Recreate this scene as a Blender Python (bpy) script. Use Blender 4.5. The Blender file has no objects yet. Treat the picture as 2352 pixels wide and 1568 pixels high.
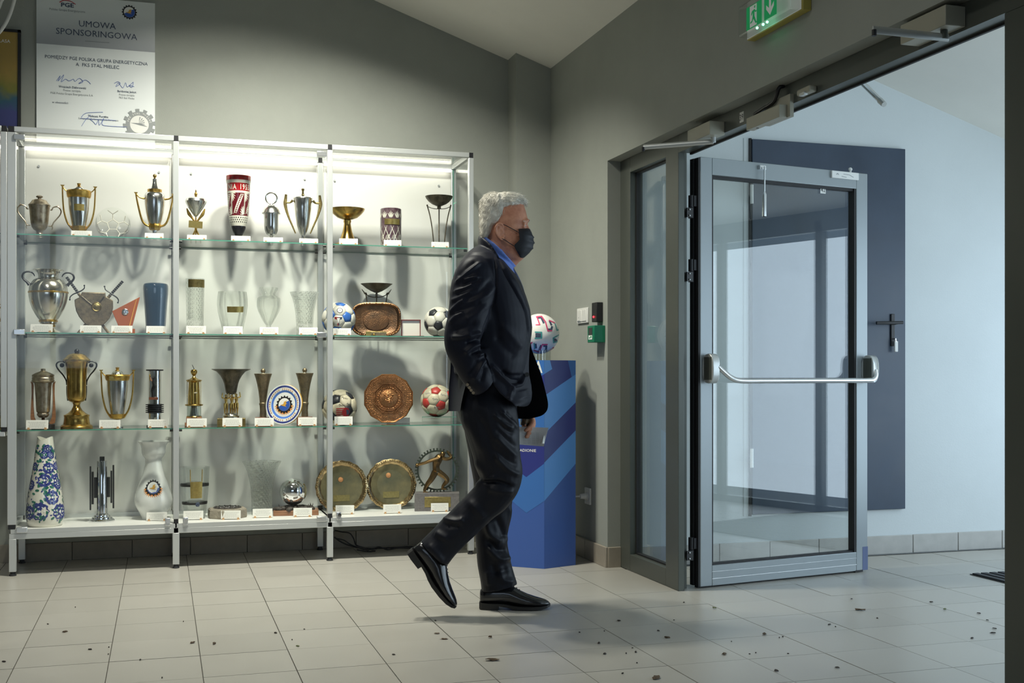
import bpy, math, random
from math import sin, cos, pi, sqrt, atan2, radians
from mathutils import Vector as V, Matrix
from mathutils import noise as mnoise
SC = bpy.context.scene
COL = SC.collection
random.seed(7)
# ------------------------------------------------------------------ camera
FPX, YAW, HZ, CAMZ = 2640.0, 0.296, 857.0, 1.0
cam_data = bpy.data.cameras.new('camera')
cam = bpy.data.objects.new('camera', cam_data); COL.objects.link(cam)
cam.location = (0, 0, CAMZ); cam.rotation_euler = (pi/2, 0, -YAW)
cam_data.sensor_width = 36.0; cam_data.lens = 36.0*FPX/2352.0
cam_data.shift_y = (HZ-784.0)/2352.0
cam_data.clip_start = 0.05; cam_data.clip_end = 100
SC.camera = cam
# ------------------------------------------------------------------ world, lights, exposure
w = bpy.data.worlds.new('world'); SC.world = w; w.use_nodes = True
bg = w.node_tree.nodes['Background']; bg.inputs[0].default_value = (0.55, 0.75, 1.0, 1); bg.inputs[1].default_value = 1.0
SC.view_settings.view_transform = 'Standard'; SC.view_settings.look = 'None'
SC.view_settings.gamma = 1.0; SC.view_settings.use_curve_mapping = False
SC.view_settings.exposure = 0.0
cy = SC.cycles
cy.max_bounces = 10; cy.diffuse_bounces = 4; cy.glossy_bounces = 4; cy.transmission_bounces = 8; cy.transparent_max_bounces = 24
cy.caustics_reflective = False; cy.caustics_refractive = False; cy.sample_clamp_indirect = 4.0
cy.use_denoising = True
def area(name, loc, target, sx, sy, power, col, spread=180):
    d = bpy.data.lights.new(name, 'AREA'); d.shape = 'RECTANGLE'; d.size = sx; d.size_y = sy
    d.energy = power; d.color = col; d.spread = radians(spread)
    o = bpy.data.objects.new(name, d); COL.objects.link(o); o.location = loc
    o.rotation_euler = (V(target)-V(loc)).to_track_quat('-Z', 'Y').to_euler()
    return o
# daylight arriving at the glazed entrance of the vestibule
area('entrance_daylight', (5.42, 3.34, 1.04), (2.0, 3.34, 0.95), 3.9, 1.9, 78, (0.72, 0.87, 1.0))
area('side_window_daylight', (3.6, 1.00, 1.40), (3.4, 5.4, 0.9), 2.4, 1.3, 42, (0.74, 0.88, 1.0))
# two shaded lamps under the hall ceiling in front of the cabinets
area('hall_lamp', (0.32, 5.15, 3.38), (0.40, 5.75, 1.2), 0.16, 0.16, 30, (1.0, 0.985, 0.86), 115)
area('hall_lamp', (0.78, 5.15, 3.24), (0.80, 5.75, 1.2), 0.16, 0.16, 30, (1.0, 0.985, 0.86), 115)
# unseen fill light added behind the camera, and shaded lamps further back
area('hall_rear_fill', (-1.2, -2.3, 1.9), (-0.4, 3.6, 0.0), 2.6, 1.6, 8, (0.86, 0.94, 1.0))
area('hall_ceiling_lamp', (-0.6, 3.0, 3.7), (-0.4, 3.1, 0.0), 1.2, 0.3, 25, (1.0, 0.985, 0.92), 140)
# ------------------------------------------------------------------ materials
def lin(c):
    if isinstance(c, str):
        c = [int(c[i:i+2], 16)/255 for i in (0, 2, 4)]
        c = [x/12.92 if x <= 0.04045 else ((x+0.055)/1.055)**2.4 for x in c]
    return (c[0], c[1], c[2], 1.0)
def mat(name, col, r=0.5, m=0.0, var=0.0, vs=8.0, bump=0.0, bs=60.0, col2=None, spec=0.5, coat=0.0, sheen=0.0, emit=None, es=0.0, obj_rand=0.0, rvar=0.0, stretch=None, world=False):
    M = bpy.data.materials.new(name); M.use_nodes = True
    nt = M.node_tree; N = nt.nodes; L = nt.links; P = N['Principled BSDF']
    base = lin(col)
    P.inputs['Base Color'].default_value = base
    P.inputs['Roughness'].default_value = r; P.inputs['Metallic'].default_value = m
    P.inputs['Specular IOR Level'].default_value = spec
    P.inputs['Coat Weight'].default_value = coat; P.inputs['Sheen Weight'].default_value = sheen
    if emit:
        P.inputs['Emission Color'].default_value = lin(emit); P.inputs['Emission Strength'].default_value = es
    tc = None
    def coord():
        nonlocal tc
        if tc is None:
            t = N.new('ShaderNodeTexCoord'); mp = N.new('ShaderNodeMapping')
            L.new(N.new('ShaderNodeNewGeometry').outputs['Position'] if world else t.outputs['Object'], mp.inputs[0])
            if stretch: mp.inputs['Scale'].default_value = stretch
            tc = mp
        return tc.outputs[0]
    if var > 0 or rvar > 0:
        n = N.new('ShaderNodeTexNoise'); n.inputs['Scale'].default_value = vs; n.inputs['Detail'].default_value = 5.0
        n.inputs['Roughness'].default_value = 0.62
        L.new(coord(), n.inputs['Vector'])
        rp = N.new('ShaderNodeValToRGB'); rp.color_ramp.elements[0].position = 0.32; rp.color_ramp.elements[1].position = 0.68
        c2 = lin(col2) if col2 else tuple(x*(1-var) for x in base[:3])+(1,)
        rp.color_ramp.elements[0].color = c2; rp.color_ramp.elements[1].color = base
        L.new(n.outputs['Fac'], rp.inputs[0])
        if var > 0: L.new(rp.outputs[0], P.inputs['Base Color'])
        if rvar > 0:
            mr = N.new('ShaderNodeMapRange'); mr.inputs[1].default_value = 0.3; mr.inputs[2].default_value = 0.7
            mr.inputs[3].default_value = r; mr.inputs[4].default_value = r+rvar
            L.new(n.outputs['Fac'], mr.inputs[0]); L.new(mr.outputs[0], P.inputs['Roughness'])
    if obj_rand > 0:
        oi = N.new('ShaderNodeObjectInfo'); hs = N.new('ShaderNodeHueSaturation')
        mr = N.new('ShaderNodeMapRange'); mr.inputs[3].default_value = 1-obj_rand; mr.inputs[4].default_value = 1+obj_rand
        L.new(oi.outputs['Random'], mr.inputs[0]); L.new(mr.outputs[0], hs.inputs['Value'])
        lk = P.inputs['Base Color'].links
        if lk: L.new(lk[0].from_socket, hs.inputs['Color'])
        else: hs.inputs['Color'].default_value = base
        L.new(hs.outputs[0], P.inputs['Base Color'])
    if bump > 0:
        n2 = N.new('ShaderNodeTexNoise'); n2.inputs['Scale'].default_value = bs; n2.inputs['Detail'].default_value = 3.0
        L.new(coord(), n2.inputs['Vector'])
        b = N.new('ShaderNodeBump'); b.inputs['Strength'].default_value = bump; b.inputs['Distance'].default_value = 0.004
        L.new(n2.outputs['Fac'], b.inputs['Height']); L.new(b.outputs[0], P.inputs['Normal'])
    return M
def clear_glass(name, tint=(0.93, 0.97, 0.95), refl=1.0, rough=0.0):
    """thin pane: fresnel reflection over a tinted clear body"""
    M = bpy.data.materials.new(name); M.use_nodes = True
    nt = M.node_tree; N = nt.nodes; L = nt.links
    for n in list(N): N.remove(n)
    out = N.new('ShaderNodeOutputMaterial'); mx = N.new('ShaderNodeMixShader')
    tr = N.new('ShaderNodeBsdfTransparent'); tr.inputs[0].default_value = tint+(1,)
    gl = N.new('ShaderNodeBsdfGlossy'); gl.inputs['Roughness'].default_value = rough
    fr = N.new('ShaderNodeFresnel'); fr.inputs[0].default_value = 1.5
    mu = N.new('ShaderNodeMath'); mu.operation = 'MULTIPLY'; mu.inputs[1].default_value = refl; mu.use_clamp = True
    ge = N.new('ShaderNodeNewGeometry'); mi = N.new('ShaderNodeMapRange')   # same index met from either side of the thin pane
    mi.inputs[3].default_value = 1.5; mi.inputs[4].default_value = 1/1.5
    L.new(ge.outputs['Backfacing'], mi.inputs[0]); L.new(mi.outputs[0], fr.inputs[0])
    L.new(fr.outputs[0], mu.inputs[0]); L.new(mu.outputs[0], mx.inputs[0])
    L.new(tr.outputs[0], mx.inputs[1]); L.new(gl.outputs[0], mx.inputs[2]); L.new(mx.outputs[0], out.inputs[0])
    return M
def crystal(name, tint=(0.975, 0.985, 0.975), pattern='diamond', scale=60.0, clear=0.6, depth=0.006):
    """cut lead crystal: refractive body partly clear, cuts as bump"""
    M = bpy.data.materials.new(name); M.use_nodes = True
    nt = M.node_tree; N = nt.nodes; L = nt.links
    P = N['Principled BSDF']; out = [n for n in N if n.type == 'OUTPUT_MATERIAL'][0]
    P.inputs['Base Color'].default_value = tint+(1,); P.inputs['Transmission Weight'].default_value = 1.0
    P.inputs['Roughness'].default_value = 0.04; P.inputs['IOR'].default_value = 1.42
    tr = N.new('ShaderNodeBsdfTransparent'); tr.inputs[0].default_value = tint+(1,)
    mx = N.new('ShaderNodeMixShader'); mx.inputs[0].default_value = clear
    L.new(P.outputs[0], mx.inputs[1]); L.new(tr.outputs[0], mx.inputs[2]); L.new(mx.outputs[0], out.inputs[0])
    if pattern:
        t = N.new('ShaderNodeTexCoord')
        hs = []
        for a in ((1, 1, 1), (-1, -1, 1)) if pattern == 'diamond' else ((1, 1, 0.02),):
            mp = N.new('ShaderNodeMapping'); mp.inputs['Scale'].default_value = a
            wv = N.new('ShaderNodeTexWave'); wv.wave_type = 'BANDS'; wv.bands_direction = 'DIAGONAL'
            wv.inputs['Scale'].default_value = scale; wv.inputs['Distortion'].default_value = 0.4
            L.new(t.outputs['Object'], mp.inputs[0]); L.new(mp.outputs[0], wv.inputs['Vector']); hs.append(wv)
        h = hs[0].outputs['Fac']
        if len(hs) == 2:
            ma = N.new('ShaderNodeMath'); ma.operation = 'MAXIMUM'
            L.new(hs[0].outputs['Fac'], ma.inputs[0]); L.new(hs[1].outputs['Fac'], ma.inputs[1]); h = ma.outputs[0]
        b = N.new('ShaderNodeBump'); b.inputs['Strength'].default_value = 0.8; b.inputs['Distance'].default_value = depth
        L.new(h, b.inputs['Height']); L.new(b.outputs[0], P.inputs['Normal'])
    return M
MT = {}
def m_(k, *a, **kw): MT[k] = mat(k, *a, **kw); return MT[k]
m_('wall_paint', (0.335, 0.352, 0.318), r=0.75, var=0.08, vs=3, bump=0.12, bs=180)
m_('vestibule_paint', (0.62, 0.66, 0.66), r=0.7, var=0.05, vs=2, bump=0.12, bs=150)
m_('ceiling_paint', (0.80, 0.785, 0.72), r=0.85, var=0.05, vs=2, bump=0.1, bs=120)
m_('floor_tile', (0.41, 0.395, 0.355), r=0.30, var=0.14, vs=7, bump=0.0, bs=90, obj_rand=0.05, spec=0.5, rvar=0.05, col2=(0.39, 0.375, 0.335), world=True)
m_('grout', (0.11, 0.105, 0.09), r=0.9)
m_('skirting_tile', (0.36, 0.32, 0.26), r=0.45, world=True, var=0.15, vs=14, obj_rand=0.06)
m_('skirting_shaded', (0.24, 0.215, 0.175), r=0.5, var=0.15, vs=14, obj_rand=0.06)  # skirting tile darkened: shade under the cabinet put into its colour
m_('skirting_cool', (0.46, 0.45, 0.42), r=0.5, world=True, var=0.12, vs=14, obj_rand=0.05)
m_('frame_grey', (0.088, 0.097, 0.084), r=0.36, m=0.2, spec=0.5)
m_('leaf_grey', (0.30, 0.335, 0.35), r=0.33, m=0.3, spec=0.5)
m_('gasket', (0.012, 0.012, 0.013), r=0.6)
m_('alu', (0.60, 0.62, 0.61), r=0.36, m=0.55)
m_('alu_bright', (0.72, 0.74, 0.75), r=0.25, m=0.85)
m_('black_plastic', (0.012, 0.012, 0.014), r=0.45)
m_('white_board', (0.80, 0.80, 0.76), r=0.5)
m_('white_plastic', (0.75, 0.75, 0.72), r=0.4)
m_('led', (1, 1, 1), emit=(1.0, 0.96, 0.80), es=4.5)
m_('navy_door', (0.030, 0.050, 0.085), r=0.32, var=0.2, vs=5, spec=0.55, rvar=0.15)
m_('silver', (0.70, 0.70, 0.68), r=0.13, m=1.0, rvar=0.12, vs=20)
m_('chrome', (0.78, 0.79, 0.80), r=0.05, m=1.0)
m_('old_silver', (0.50, 0.44, 0.34), r=0.26, m=1.0, var=0.4, vs=30, col2=(0.26, 0.20, 0.14), rvar=0.2)
m_('urn_silver', (0.66, 0.63, 0.55), r=0.12, m=1.0, rvar=0.1, vs=12)
m_('gold', (0.72, 0.46, 0.12), r=0.27, m=1.0, var=0.3, vs=60, bump=0.25, bs=300)
m_('brass', (0.62, 0.43, 0.13), r=0.16, m=1.0, var=0.3, vs=14, col2=(0.36, 0.22, 0.06), rvar=0.15)
m_('old_gold', (0.42, 0.32, 0.13), r=0.33, m=1.0, var=0.4, vs=60, bump=0.4, bs=260)
m_('bronze', (0.34, 0.265, 0.165), r=0.42, m=0.85, var=0.45, vs=40, col2=(0.17, 0.14, 0.10), bump=0.3, bs=200)
m_('dark_bronze', (0.17, 0.145, 0.105), r=0.45, m=0.85, var=0.5, vs=35, col2=(0.05, 0.045, 0.035), bump=0.4, bs=160)
m_('copper', (0.50, 0.235, 0.10), r=0.27, m=1.0, var=0.3, vs=40, bump=0.5, bs=220)
m_('copper_dark', (0.33, 0.17, 0.085), r=0.34, m=1.0, var=0.55, vs=12, col2=(0.10, 0.07, 0.05), bump=0.3, bs=160)
m_('iron', (0.045, 0.045, 0.045), r=0.38, m=0.8, bump=0.2, bs=150)
m_('tray_metal', (0.47, 0.38, 0.19), r=0.27, m=1.0, var=0.35, vs=9, col2=(0.22, 0.20, 0.11), rvar=0.18)
m_('tray_rim', (0.58, 0.44, 0.24), r=0.26, m=1.0, var=0.4, vs=40, col2=(0.28, 0.19, 0.09))
m_('plaque', (0.52, 0.40, 0.14), r=0.33, m=0.9, var=0.25, vs=90)
m_('wood_red', (0.26, 0.085, 0.04), r=0.35, var=0.4, vs=20, coat=0.4, stretch=(1, 1, 8))
m_('wood_base', (0.33, 0.15, 0.07), r=0.35, var=0.35, vs=18, coat=0.3, stretch=(1, 6, 6))
m_('orange_wood', (0.36, 0.085, 0.015), r=0.4, var=0.2, vs=10, coat=0.2)
m_('stone', (0.36, 0.32, 0.25), r=0.85, var=0.35, vs=40, bump=0.8, bs=90)
m_('grey_stone', (0.20, 0.185, 0.18), r=0.7, var=0.35, vs=60, bump=0.4, bs=120)
m_('slag', (0.07, 0.06, 0.05), r=0.6, var=0.5, vs=60, bump=0.9, bs=120)
m_('card', (0.86, 0.85, 0.79), r=0.7)
m_('card_ink', (0.42, 0.42, 0.40), r=0.8)
m_('card_foot', (0.55, 0.33, 0.16), r=0.6)
m_('white_glaze', (0.82, 0.84, 0.81), r=0.12, coat=0.5, var=0.05, vs=10)
m_('cream_glaze', (0.78, 0.76, 0.66), r=0.14, coat=0.6)
m_('cobalt', (0.022, 0.03, 0.17), r=0.16, var=0.45, vs=70, col2=(0.06, 0.08, 0.30), coat=0.5)
m_('leaf_glaze', (0.03, 0.19, 0.13), r=0.16, var=0.3, vs=60, coat=0.5)
m_('blue_glass', (0.03, 0.07, 0.12), r=0.08, coat=0.6, var=0.25, vs=8, spec=0.6)
m_('ruby', (0.42, 0.014, 0.018), r=0.12, coat=0.4, var=0.4, vs=40)
m_('ruby_dark', (0.12, 0.008, 0.014), r=0.12, coat=0.4)
m_('cut_white', (0.72, 0.70, 0.60), r=0.25, spec=0.7)
m_('black_glass', (0.014, 0.013, 0.018), r=0.06, coat=0.5)
m_('plum_glass', (0.055, 0.022, 0.035), r=0.10, coat=0.5, var=0.5, vs=25, col2=(0.17, 0.12, 0.13))
m_('ink_black', (0.012, 0.012, 0.014), r=0.5)
m_('ink_navy', (0.05, 0.07, 0.12), r=0.6)
m_('ink_grey', (0.25, 0.27, 0.28), r=0.6)
m_('ink_white', (0.82, 0.82, 0.78), r=0.5)
m_('ink_blue', (0.03, 0.10, 0.42), r=0.4)
m_('ink_pen', (0.10, 0.17, 0.48), r=0.6)
m_('ink_gold', (0.66, 0.36, 0.05), r=0.4)
m_('ink_flame', (0.70, 0.17, 0.03), r=0.4, var=0.5, vs=160, col2=(0.75, 0.38, 0.08))
m_('ink_red', (0.42, 0.02, 0.025), r=0.4)
m_('ink_orange', (0.65, 0.30, 0.12), r=0.5)
m_('plate_blue', (0.09, 0.21, 0.62), r=0.15, coat=0.4)
m_('ball_white', (0.68, 0.665, 0.58), r=0.42, var=0.08, vs=30)
m_('ball_cream', (0.64, 0.58, 0.42), r=0.42, var=0.12, vs=30)
m_('ball_black', (0.02, 0.022, 0.028), r=0.4)
m_('ball_blue', (0.035, 0.14, 0.47), r=0.4)
m_('ball_red', (0.47, 0.045, 0.035), r=0.4)
m_('case_red', (0.15, 0.014, 0.016), r=0.5)
m_('seam', (0.20, 0.19, 0.16), r=0.8)
m_('ball_new', (0.80, 0.79, 0.74), r=0.38)
m_('pink_print', (0.62, 0.055, 0.16), r=0.4)
m_('teal_print', (0.06, 0.33, 0.32), r=0.4)
m_('ped_blue', (0.045, 0.16, 0.47), r=0.36)
m_('ped_light', (0.10, 0.31, 0.74), r=0.36)
m_('ped_navy', (0.030, 0.040, 0.225), r=0.36)
m_('ped_mid', (0.045, 0.11, 0.38), r=0.36)
m_('board_white', (0.84, 0.88, 0.88), r=0.45)
m_('board_grey', (0.40, 0.42, 0.43), r=0.45, var=0.0)
m_('exit_green', (0.0, 0.17, 0.055), r=0.35, emit=(0.0, 0.24, 0.07), es=0.5)
m_('exit_white', (0.55, 0.57, 0.55), r=0.4, emit=(0.5, 0.52, 0.5), es=0.22)
m_('exit_led', (0.2, 1, 0.6), emit=(0.10, 1.0, 0.45), es=16.0)
m_('yellowed', (0.42, 0.36, 0.08), r=0.4)
m_('call_green', (0.0, 0.17, 0.085), r=0.35)
m_('red_led', (1, 0, 0), emit=(1.0, 0.02, 0.03), es=6.0)
m_('skin', (0.68, 0.33, 0.205), r=0.5, var=0.25, vs=28, col2=(0.48, 0.19, 0.115), spec=0.4, bump=0.12, bs=260)
m_('hair_white', (0.82, 0.79, 0.70), r=0.5, var=0.2, vs=90, sheen=0.2)
m_('suit', (0.0060, 0.0078, 0.0175), r=0.52, spec=0.20, sheen=0.015, var=0.25, vs=500, bump=0.06, bs=900)
m_('suit_lining', (0.006, 0.006, 0.008), r=0.75, spec=0.15)
m_('trouser_cloth', (0.0060, 0.0072, 0.0135), r=0.48, spec=0.22, sheen=0.015, var=0.25, vs=500, bump=0.06, bs=900)
m_('shirt', (0.13, 0.24, 0.68), r=0.65, sheen=0.2)
m_('tie_silk', (0.018, 0.032, 0.085), r=0.4, var=0.6, vs=260, col2=(0.10, 0.13, 0.25))
m_('mask_black', (0.010, 0.012, 0.018), r=0.6, bump=0.08, bs=700)
m_('shoe_leather', (0.010, 0.010, 0.012), r=0.20, coat=0.35, bump=0.05, bs=90)
m_('shoe_sole', (0.010, 0.010, 0.010), r=0.55)
m_('sock', (0.03, 0.05, 0.20), r=0.9, var=0.4, vs=300)
m_('paper', (0.84, 0.85, 0.87), r=0.7)
m_('eye_white', (0.42, 0.37, 0.34), r=0.45)
m_('dry_leaf', (0.10, 0.065, 0.035), r=0.8, var=0.5, vs=120)
m_('leaf_crumb', (0.035, 0.028, 0.022), r=0.85)
m_('green_crumb', (0.09, 0.11, 0.04), r=0.8)
m_('door_mat', (0.030, 0.032, 0.035), r=0.8)
m_('closer_beige', (.36, .35, .28), r=.4)
m_('rubber', (0.02, 0.022, 0.026), r=0.7)
MT['pane'] = clear_glass('pane', (0.965, 0.985, 0.98), 1.9)
MT['case_glass'] = clear_glass('case_glass', (0.992, 0.996, 0.994), 0.5)
MT['shelf_glass'] = clear_glass('shelf_glass', (0.965, 0.985, 0.972), 1.0)
MT['glass_edge'] = mat('glass_edge', (0.08, 0.30, 0.22), r=0.2, spec=0.6)
MT['acrylic'] = clear_glass('acrylic', (0.93, 0.95, 0.94), 1.5)
MT['crystal_diamond'] = crystal('crystal_diamond', scale=26)
MT['crystal_flute'] = crystal('crystal_flute', pattern='flute', scale=14)
MT['crystal_plain'] = crystal('crystal_plain', pattern=None, clear=0.55)
MT['lamp_glass'] = clear_glass('lamp_glass', (0.75, 0.80, 0.78), 2.0)
# ------------------------------------------------------------------ mesh builder
class MB:
    def __init__(s): s.v = []; s.f = []; s.mi = []
    def add(s, vs, fs, mi=0):
        o = len(s.v); s.v += [tuple(p) for p in vs]
        for f in fs: s.f.append([o+i for i in f]); s.mi.append(mi)
        return s
    def box(s, x0, x1, y0, y1, z0, z1, mi=0, T=None):
        vs = [V((x, y, z)) for z in (z0, z1) for y in (y0, y1) for x in (x0, x1)]
        if T is not None: vs = [T @ p for p in vs]
        return s.add(vs, [(0, 2, 3, 1), (4, 5, 7, 6), (0, 1, 5, 4), (2, 6, 7, 3), (0, 4, 6, 2), (1, 3, 7, 5)], mi)
    def rings(s, R, mi=0, caps=(True, True), closed=True, T=None):
        n = len(R[0]); vs = [p for r in R for p in r]
        if T is not None: vs = [T @ V(p) for p in vs]
        fs = []
        for i in range(len(R)-1):
            for j in range(n if closed else n-1):
                k = (j+1) % n
                fs.append((i*n+j, i*n+k, (i+1)*n+k, (i+1)*n+j))
        if caps[0]: fs.append(tuple(range(n-1, -1, -1)))
        if caps[1]: fs.append(tuple((len(R)-1)*n+j for j in range(n)))
        return s.add(vs, fs, mi)
    def lathe(s, prof, n=28, c=(0, 0, 0), mi=0, T=None, caps=(True, True), sx=1.0, sy=1.0, ripple=None):
        R = []
        for r, z in prof:
            ring = []
            for j in range(n):
                a = 2*pi*j/n; rr = max(r, 1e-4)
                if ripple: rr = ripple(a, r, z)
                ring.append(V((c[0]+rr*cos(a)*sx, c[1]+rr*sin(a)*sy, c[2]+z)))
            R.append(ring)
        return s.rings(R, mi, caps, True, T)
    def tube(s, pts, rad, n=8, mi=0, T=None, flat=None, closed=False):
        pts = [V(p) for p in pts]; m = len(pts)
        if not hasattr(rad, '__len__'): rad = [rad]*m
        R = []; up = None
        for i in range(m):
            a = pts[(i-1) % m] if (closed or i > 0) else pts[i]
            b = pts[(i+1) % m] if (closed or i < m-1) else pts[i]
            t = (b-a).normalized()
            if up is None:
                up = V((0, 1, 0)) if abs(t.y) < 0.9 else V((1, 0, 0))
            up = (up - t*up.dot(t)).normalized(); sd = t.cross(up)
            fx, fy = flat if flat else (1, 1)
            R.append([pts[i]+up*(rad[i]*fy*cos(2*pi*j/n))+sd*(rad[i]*fx*sin(2*pi*j/n)) for j in range(n)])
        if closed:
            R.append(R[0]); return s.rings(R, mi, (False, False), True, T)
        return s.rings(R, mi, (True, True), True, T)
    def sphere(s, c, r, nu=20, nv=12, mi=0, sc=(1, 1, 1), T=None):
        R = [[V((c[0]+r*sc[0]*sin(pi*max(min(i/nv, .999), .001))*cos(2*pi*j/nu), c[1]+r*sc[1]*sin(pi*max(min(i/nv, .999), .001))*sin(2*pi*j/nu), c[2]-r*sc[2]*cos(pi*i/nv))) for j in range(nu)] for i in range(nv+1)]
        return s.rings(R, mi, (True, True), True, T)
    def prism(s, poly, y0, y1, mi=0, T=None, mi2=None):
        """polygon in x,z extruded from y0 (front) to y1"""
        n = len(poly)
        vs = [V((x, y0, z)) for x, z in poly]+[V((x, y1, z)) for x, z in poly]
        if T is not None: vs = [T @ p for p in vs]
        s.add(vs, [tuple(range(n)), tuple(range(2*n-1, n-1, -1))], mi)
        o = len(s.v)-2*n
        for j in range(n):
            k = (j+1) % n; s.f.append([o+j, o+n+j, o+n+k, o+k]); s.mi.append(mi if mi2 is None else mi2)
        return s
    def build(s, name, mats, parent=None, sharp=35.0, bevel=0.0, weld=False):
        me = bpy.data.meshes.new(name); me.from_pydata(s.v, [], s.f); me.update()
        if not isinstance(mats, (list, tuple)): mats = [mats]
        for k in mats: me.materials.append(MT[k] if isinstance(k, str) else k)
        if len(mats) > 1: me.polygons.foreach_set('material_index', s.mi)
        me.polygons.foreach_set('use_smooth', [True]*len(me.polygons))
        me.set_sharp_from_angle(angle=radians(sharp))
        o = bpy.data.objects.new(name, me); COL.objects.link(o)
        if parent is not None: o.parent = parent
        if bevel > 0:
            b = o.modifiers.new('bevel', 'BEVEL'); b.width = bevel; b.segments = 2; b.limit_method = 'ANGLE'; b.angle_limit = radians(50)
        return o
def tag(o, label, cat, group=None):
    o['label'] = label; o['category'] = cat
    if group: o['group'] = group
    return o
def thing(name, label, cat, loc=(0, 0, 0), rz=0.0, group=None):
    o = bpy.data.objects.new(name, None); COL.objects.link(o)
    o.empty_display_size = 0.05; o.location = loc; o.rotation_euler = (0, 0, rz)
    return tag(o, label, cat, group)
def struct(o, label=None):
    o['kind'] = 'structure'
    if label: o['label'] = label
    return o
def sempty(name, label=None, loc=(0, 0, 0), rz=0.0):
    o = bpy.data.objects.new(name, None); COL.objects.link(o); o.location = loc; o.rotation_euler = (0, 0, rz)
    o.empty_display_size = 0.05
    return struct(o, label)
_tc = {}
def text2d(txt, size=1.0, bold=0.0):
    """flat outline of a text: vertices and faces in x,y, centred on x, baseline y=0"""
    key = (txt, bold)
    if key not in _tc:
        cu = bpy.data.curves.new('txt', 'FONT'); cu.body = txt; cu.align_x = 'CENTER'; cu.resolution_u = 2; cu.offset = bold
        ob = bpy.data.objects.new('txt', cu); COL.objects.link(ob)
        dg = bpy.context.evaluated_depsgraph_get(); me = bpy.data.meshes.new_from_object(ob.evaluated_get(dg))
        _tc[key] = ([(p.co.x, p.co.y) for p in me.vertices], [tuple(q.vertices) for q in me.polygons])
        bpy.data.objects.remove(ob); bpy.data.curves.remove(cu); bpy.data.meshes.remove(me)
    vs, fs = _tc[key]
    return [(x*size, y*size) for x, y in vs], fs
def put_text(mb, txt, size, fn, mi=0, bold=0.0, sx=1.0):
    vs, fs = text2d(txt, size, bold); mb.add([fn(x*sx, y) for x, y in vs], fs, mi)
def smooth_path(pts, n=6):
    """Catmull-Rom through the points"""
    pts = [V(p) for p in pts]; out = []
    for i in range(len(pts)-1):
        p0 = pts[max(i-1, 0)]; p1 = pts[i]; p2 = pts[i+1]; p3 = pts[min(i+2, len(pts)-1)]
        for k in range(n):
            t = k/n
            out.append(0.5*((2*p1)+(p2-p0)*t+(2*p0-5*p1+4*p2-p3)*t*t+(3*p1-p0-3*p2+p3)*t**3))
    out.append(pts[-1]); return out
def at(px, py, Y):
    """the point of the vertical plane Y seen at a spot of the 2352 x 1568 photograph"""
    u = (px-1176)/FPX; d = V((u*cos(YAW)+sin(YAW), -u*sin(YAW)+cos(YAW), (HZ-py)/FPX))
    return d*(Y/d.y)+V((0, 0, CAMZ))
def on_floor(px, py, z=0.0):
    u = (px-1176)/FPX; d = V((u*cos(YAW)+sin(YAW), -u*sin(YAW)+cos(YAW), (HZ-py)/FPX))
    return d*((z-CAMZ)/d.z)+V((0, 0, CAMZ))
def ell(r, n=24, a0=0, a1=2*pi, c=(0, 0)):
    return [(c[0]+r*cos(a0+(a1-a0)*i/n), c[1]+r*sin(a0+(a1-a0)*i/n)) for i in range(n)]
def emblem(fn, R, mb, flames=True):
    """round club crest: gear ring, white and blue disc, golden bird, flames. fn(u, v, layer) places it; materials 0 black 1 white 2 blue 3 gold 4 flame"""
    def poly(p, mi, lay): mb.add([fn(x*R, y*R, lay) for x, y in p], [tuple(range(len(p)))], mi)
    if flames:
        for k in range(16):
            a = radians(190+k*160/15); b = 0.17
            poly([(0.74*cos(a-b), 0.74*sin(a-b)), (1.08*cos(a-b*.2+.1), 1.08*sin(a-b*.2+.1)), (0.92*cos(a+b*.4), 0.92*sin(a+b*.4)), (0.74*cos(a+b), 0.74*sin(a+b))], 4, 0)
    n = 64; p = []
    for k in range(n):
        a = 2*pi*k/n; r = 0.86 if (k % 4) in (0, 1) else 0.74
        p.append((r*cos(a), r*sin(a)))
    for k in range(n):
        q = (k+1) % n
        mb.add([fn(x*R, y*R, 1) for x, y in (p[k], p[q], (0.60*cos(2*pi*q/n), 0.60*sin(2*pi*q/n)), (0.60*cos(2*pi*k/n), 0.60*sin(2*pi*k/n)))], [(0, 1, 2, 3)], 0)
    poly(ell(0.61, 32), 1, 2)
    poly([(0.60*cos(radians(200+i*200/16)), 0.60*sin(radians(200+i*200/16))) for i in range(17)], 2, 3)
    poly([(-0.42, -0.05), (-0.1, -0.14), (0.28, -0.2), (0.1, -0.08), (0.30, 0.12), (0.16, 0.14), (0.24, 0.40), (0.06, 0.28), (-0.02, 0.30), (-0.10, 0.02), (-0.20, 0.0)], 3, 4)
EMB = ['ink_black', 'ink_white', 'ink_blue', 'ink_gold', 'ink_flame']
# ================================================================== the room
XW, XF, YB = 2.20, 2.27, 6.59          # hall face of the door wall, face of the door frame, back wall
def roof(x): return 2.80-0.348*(x-2.2)
def vroof(x): return 2.655-0.314*(x-3.647)
P_ = 0.3054
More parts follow.
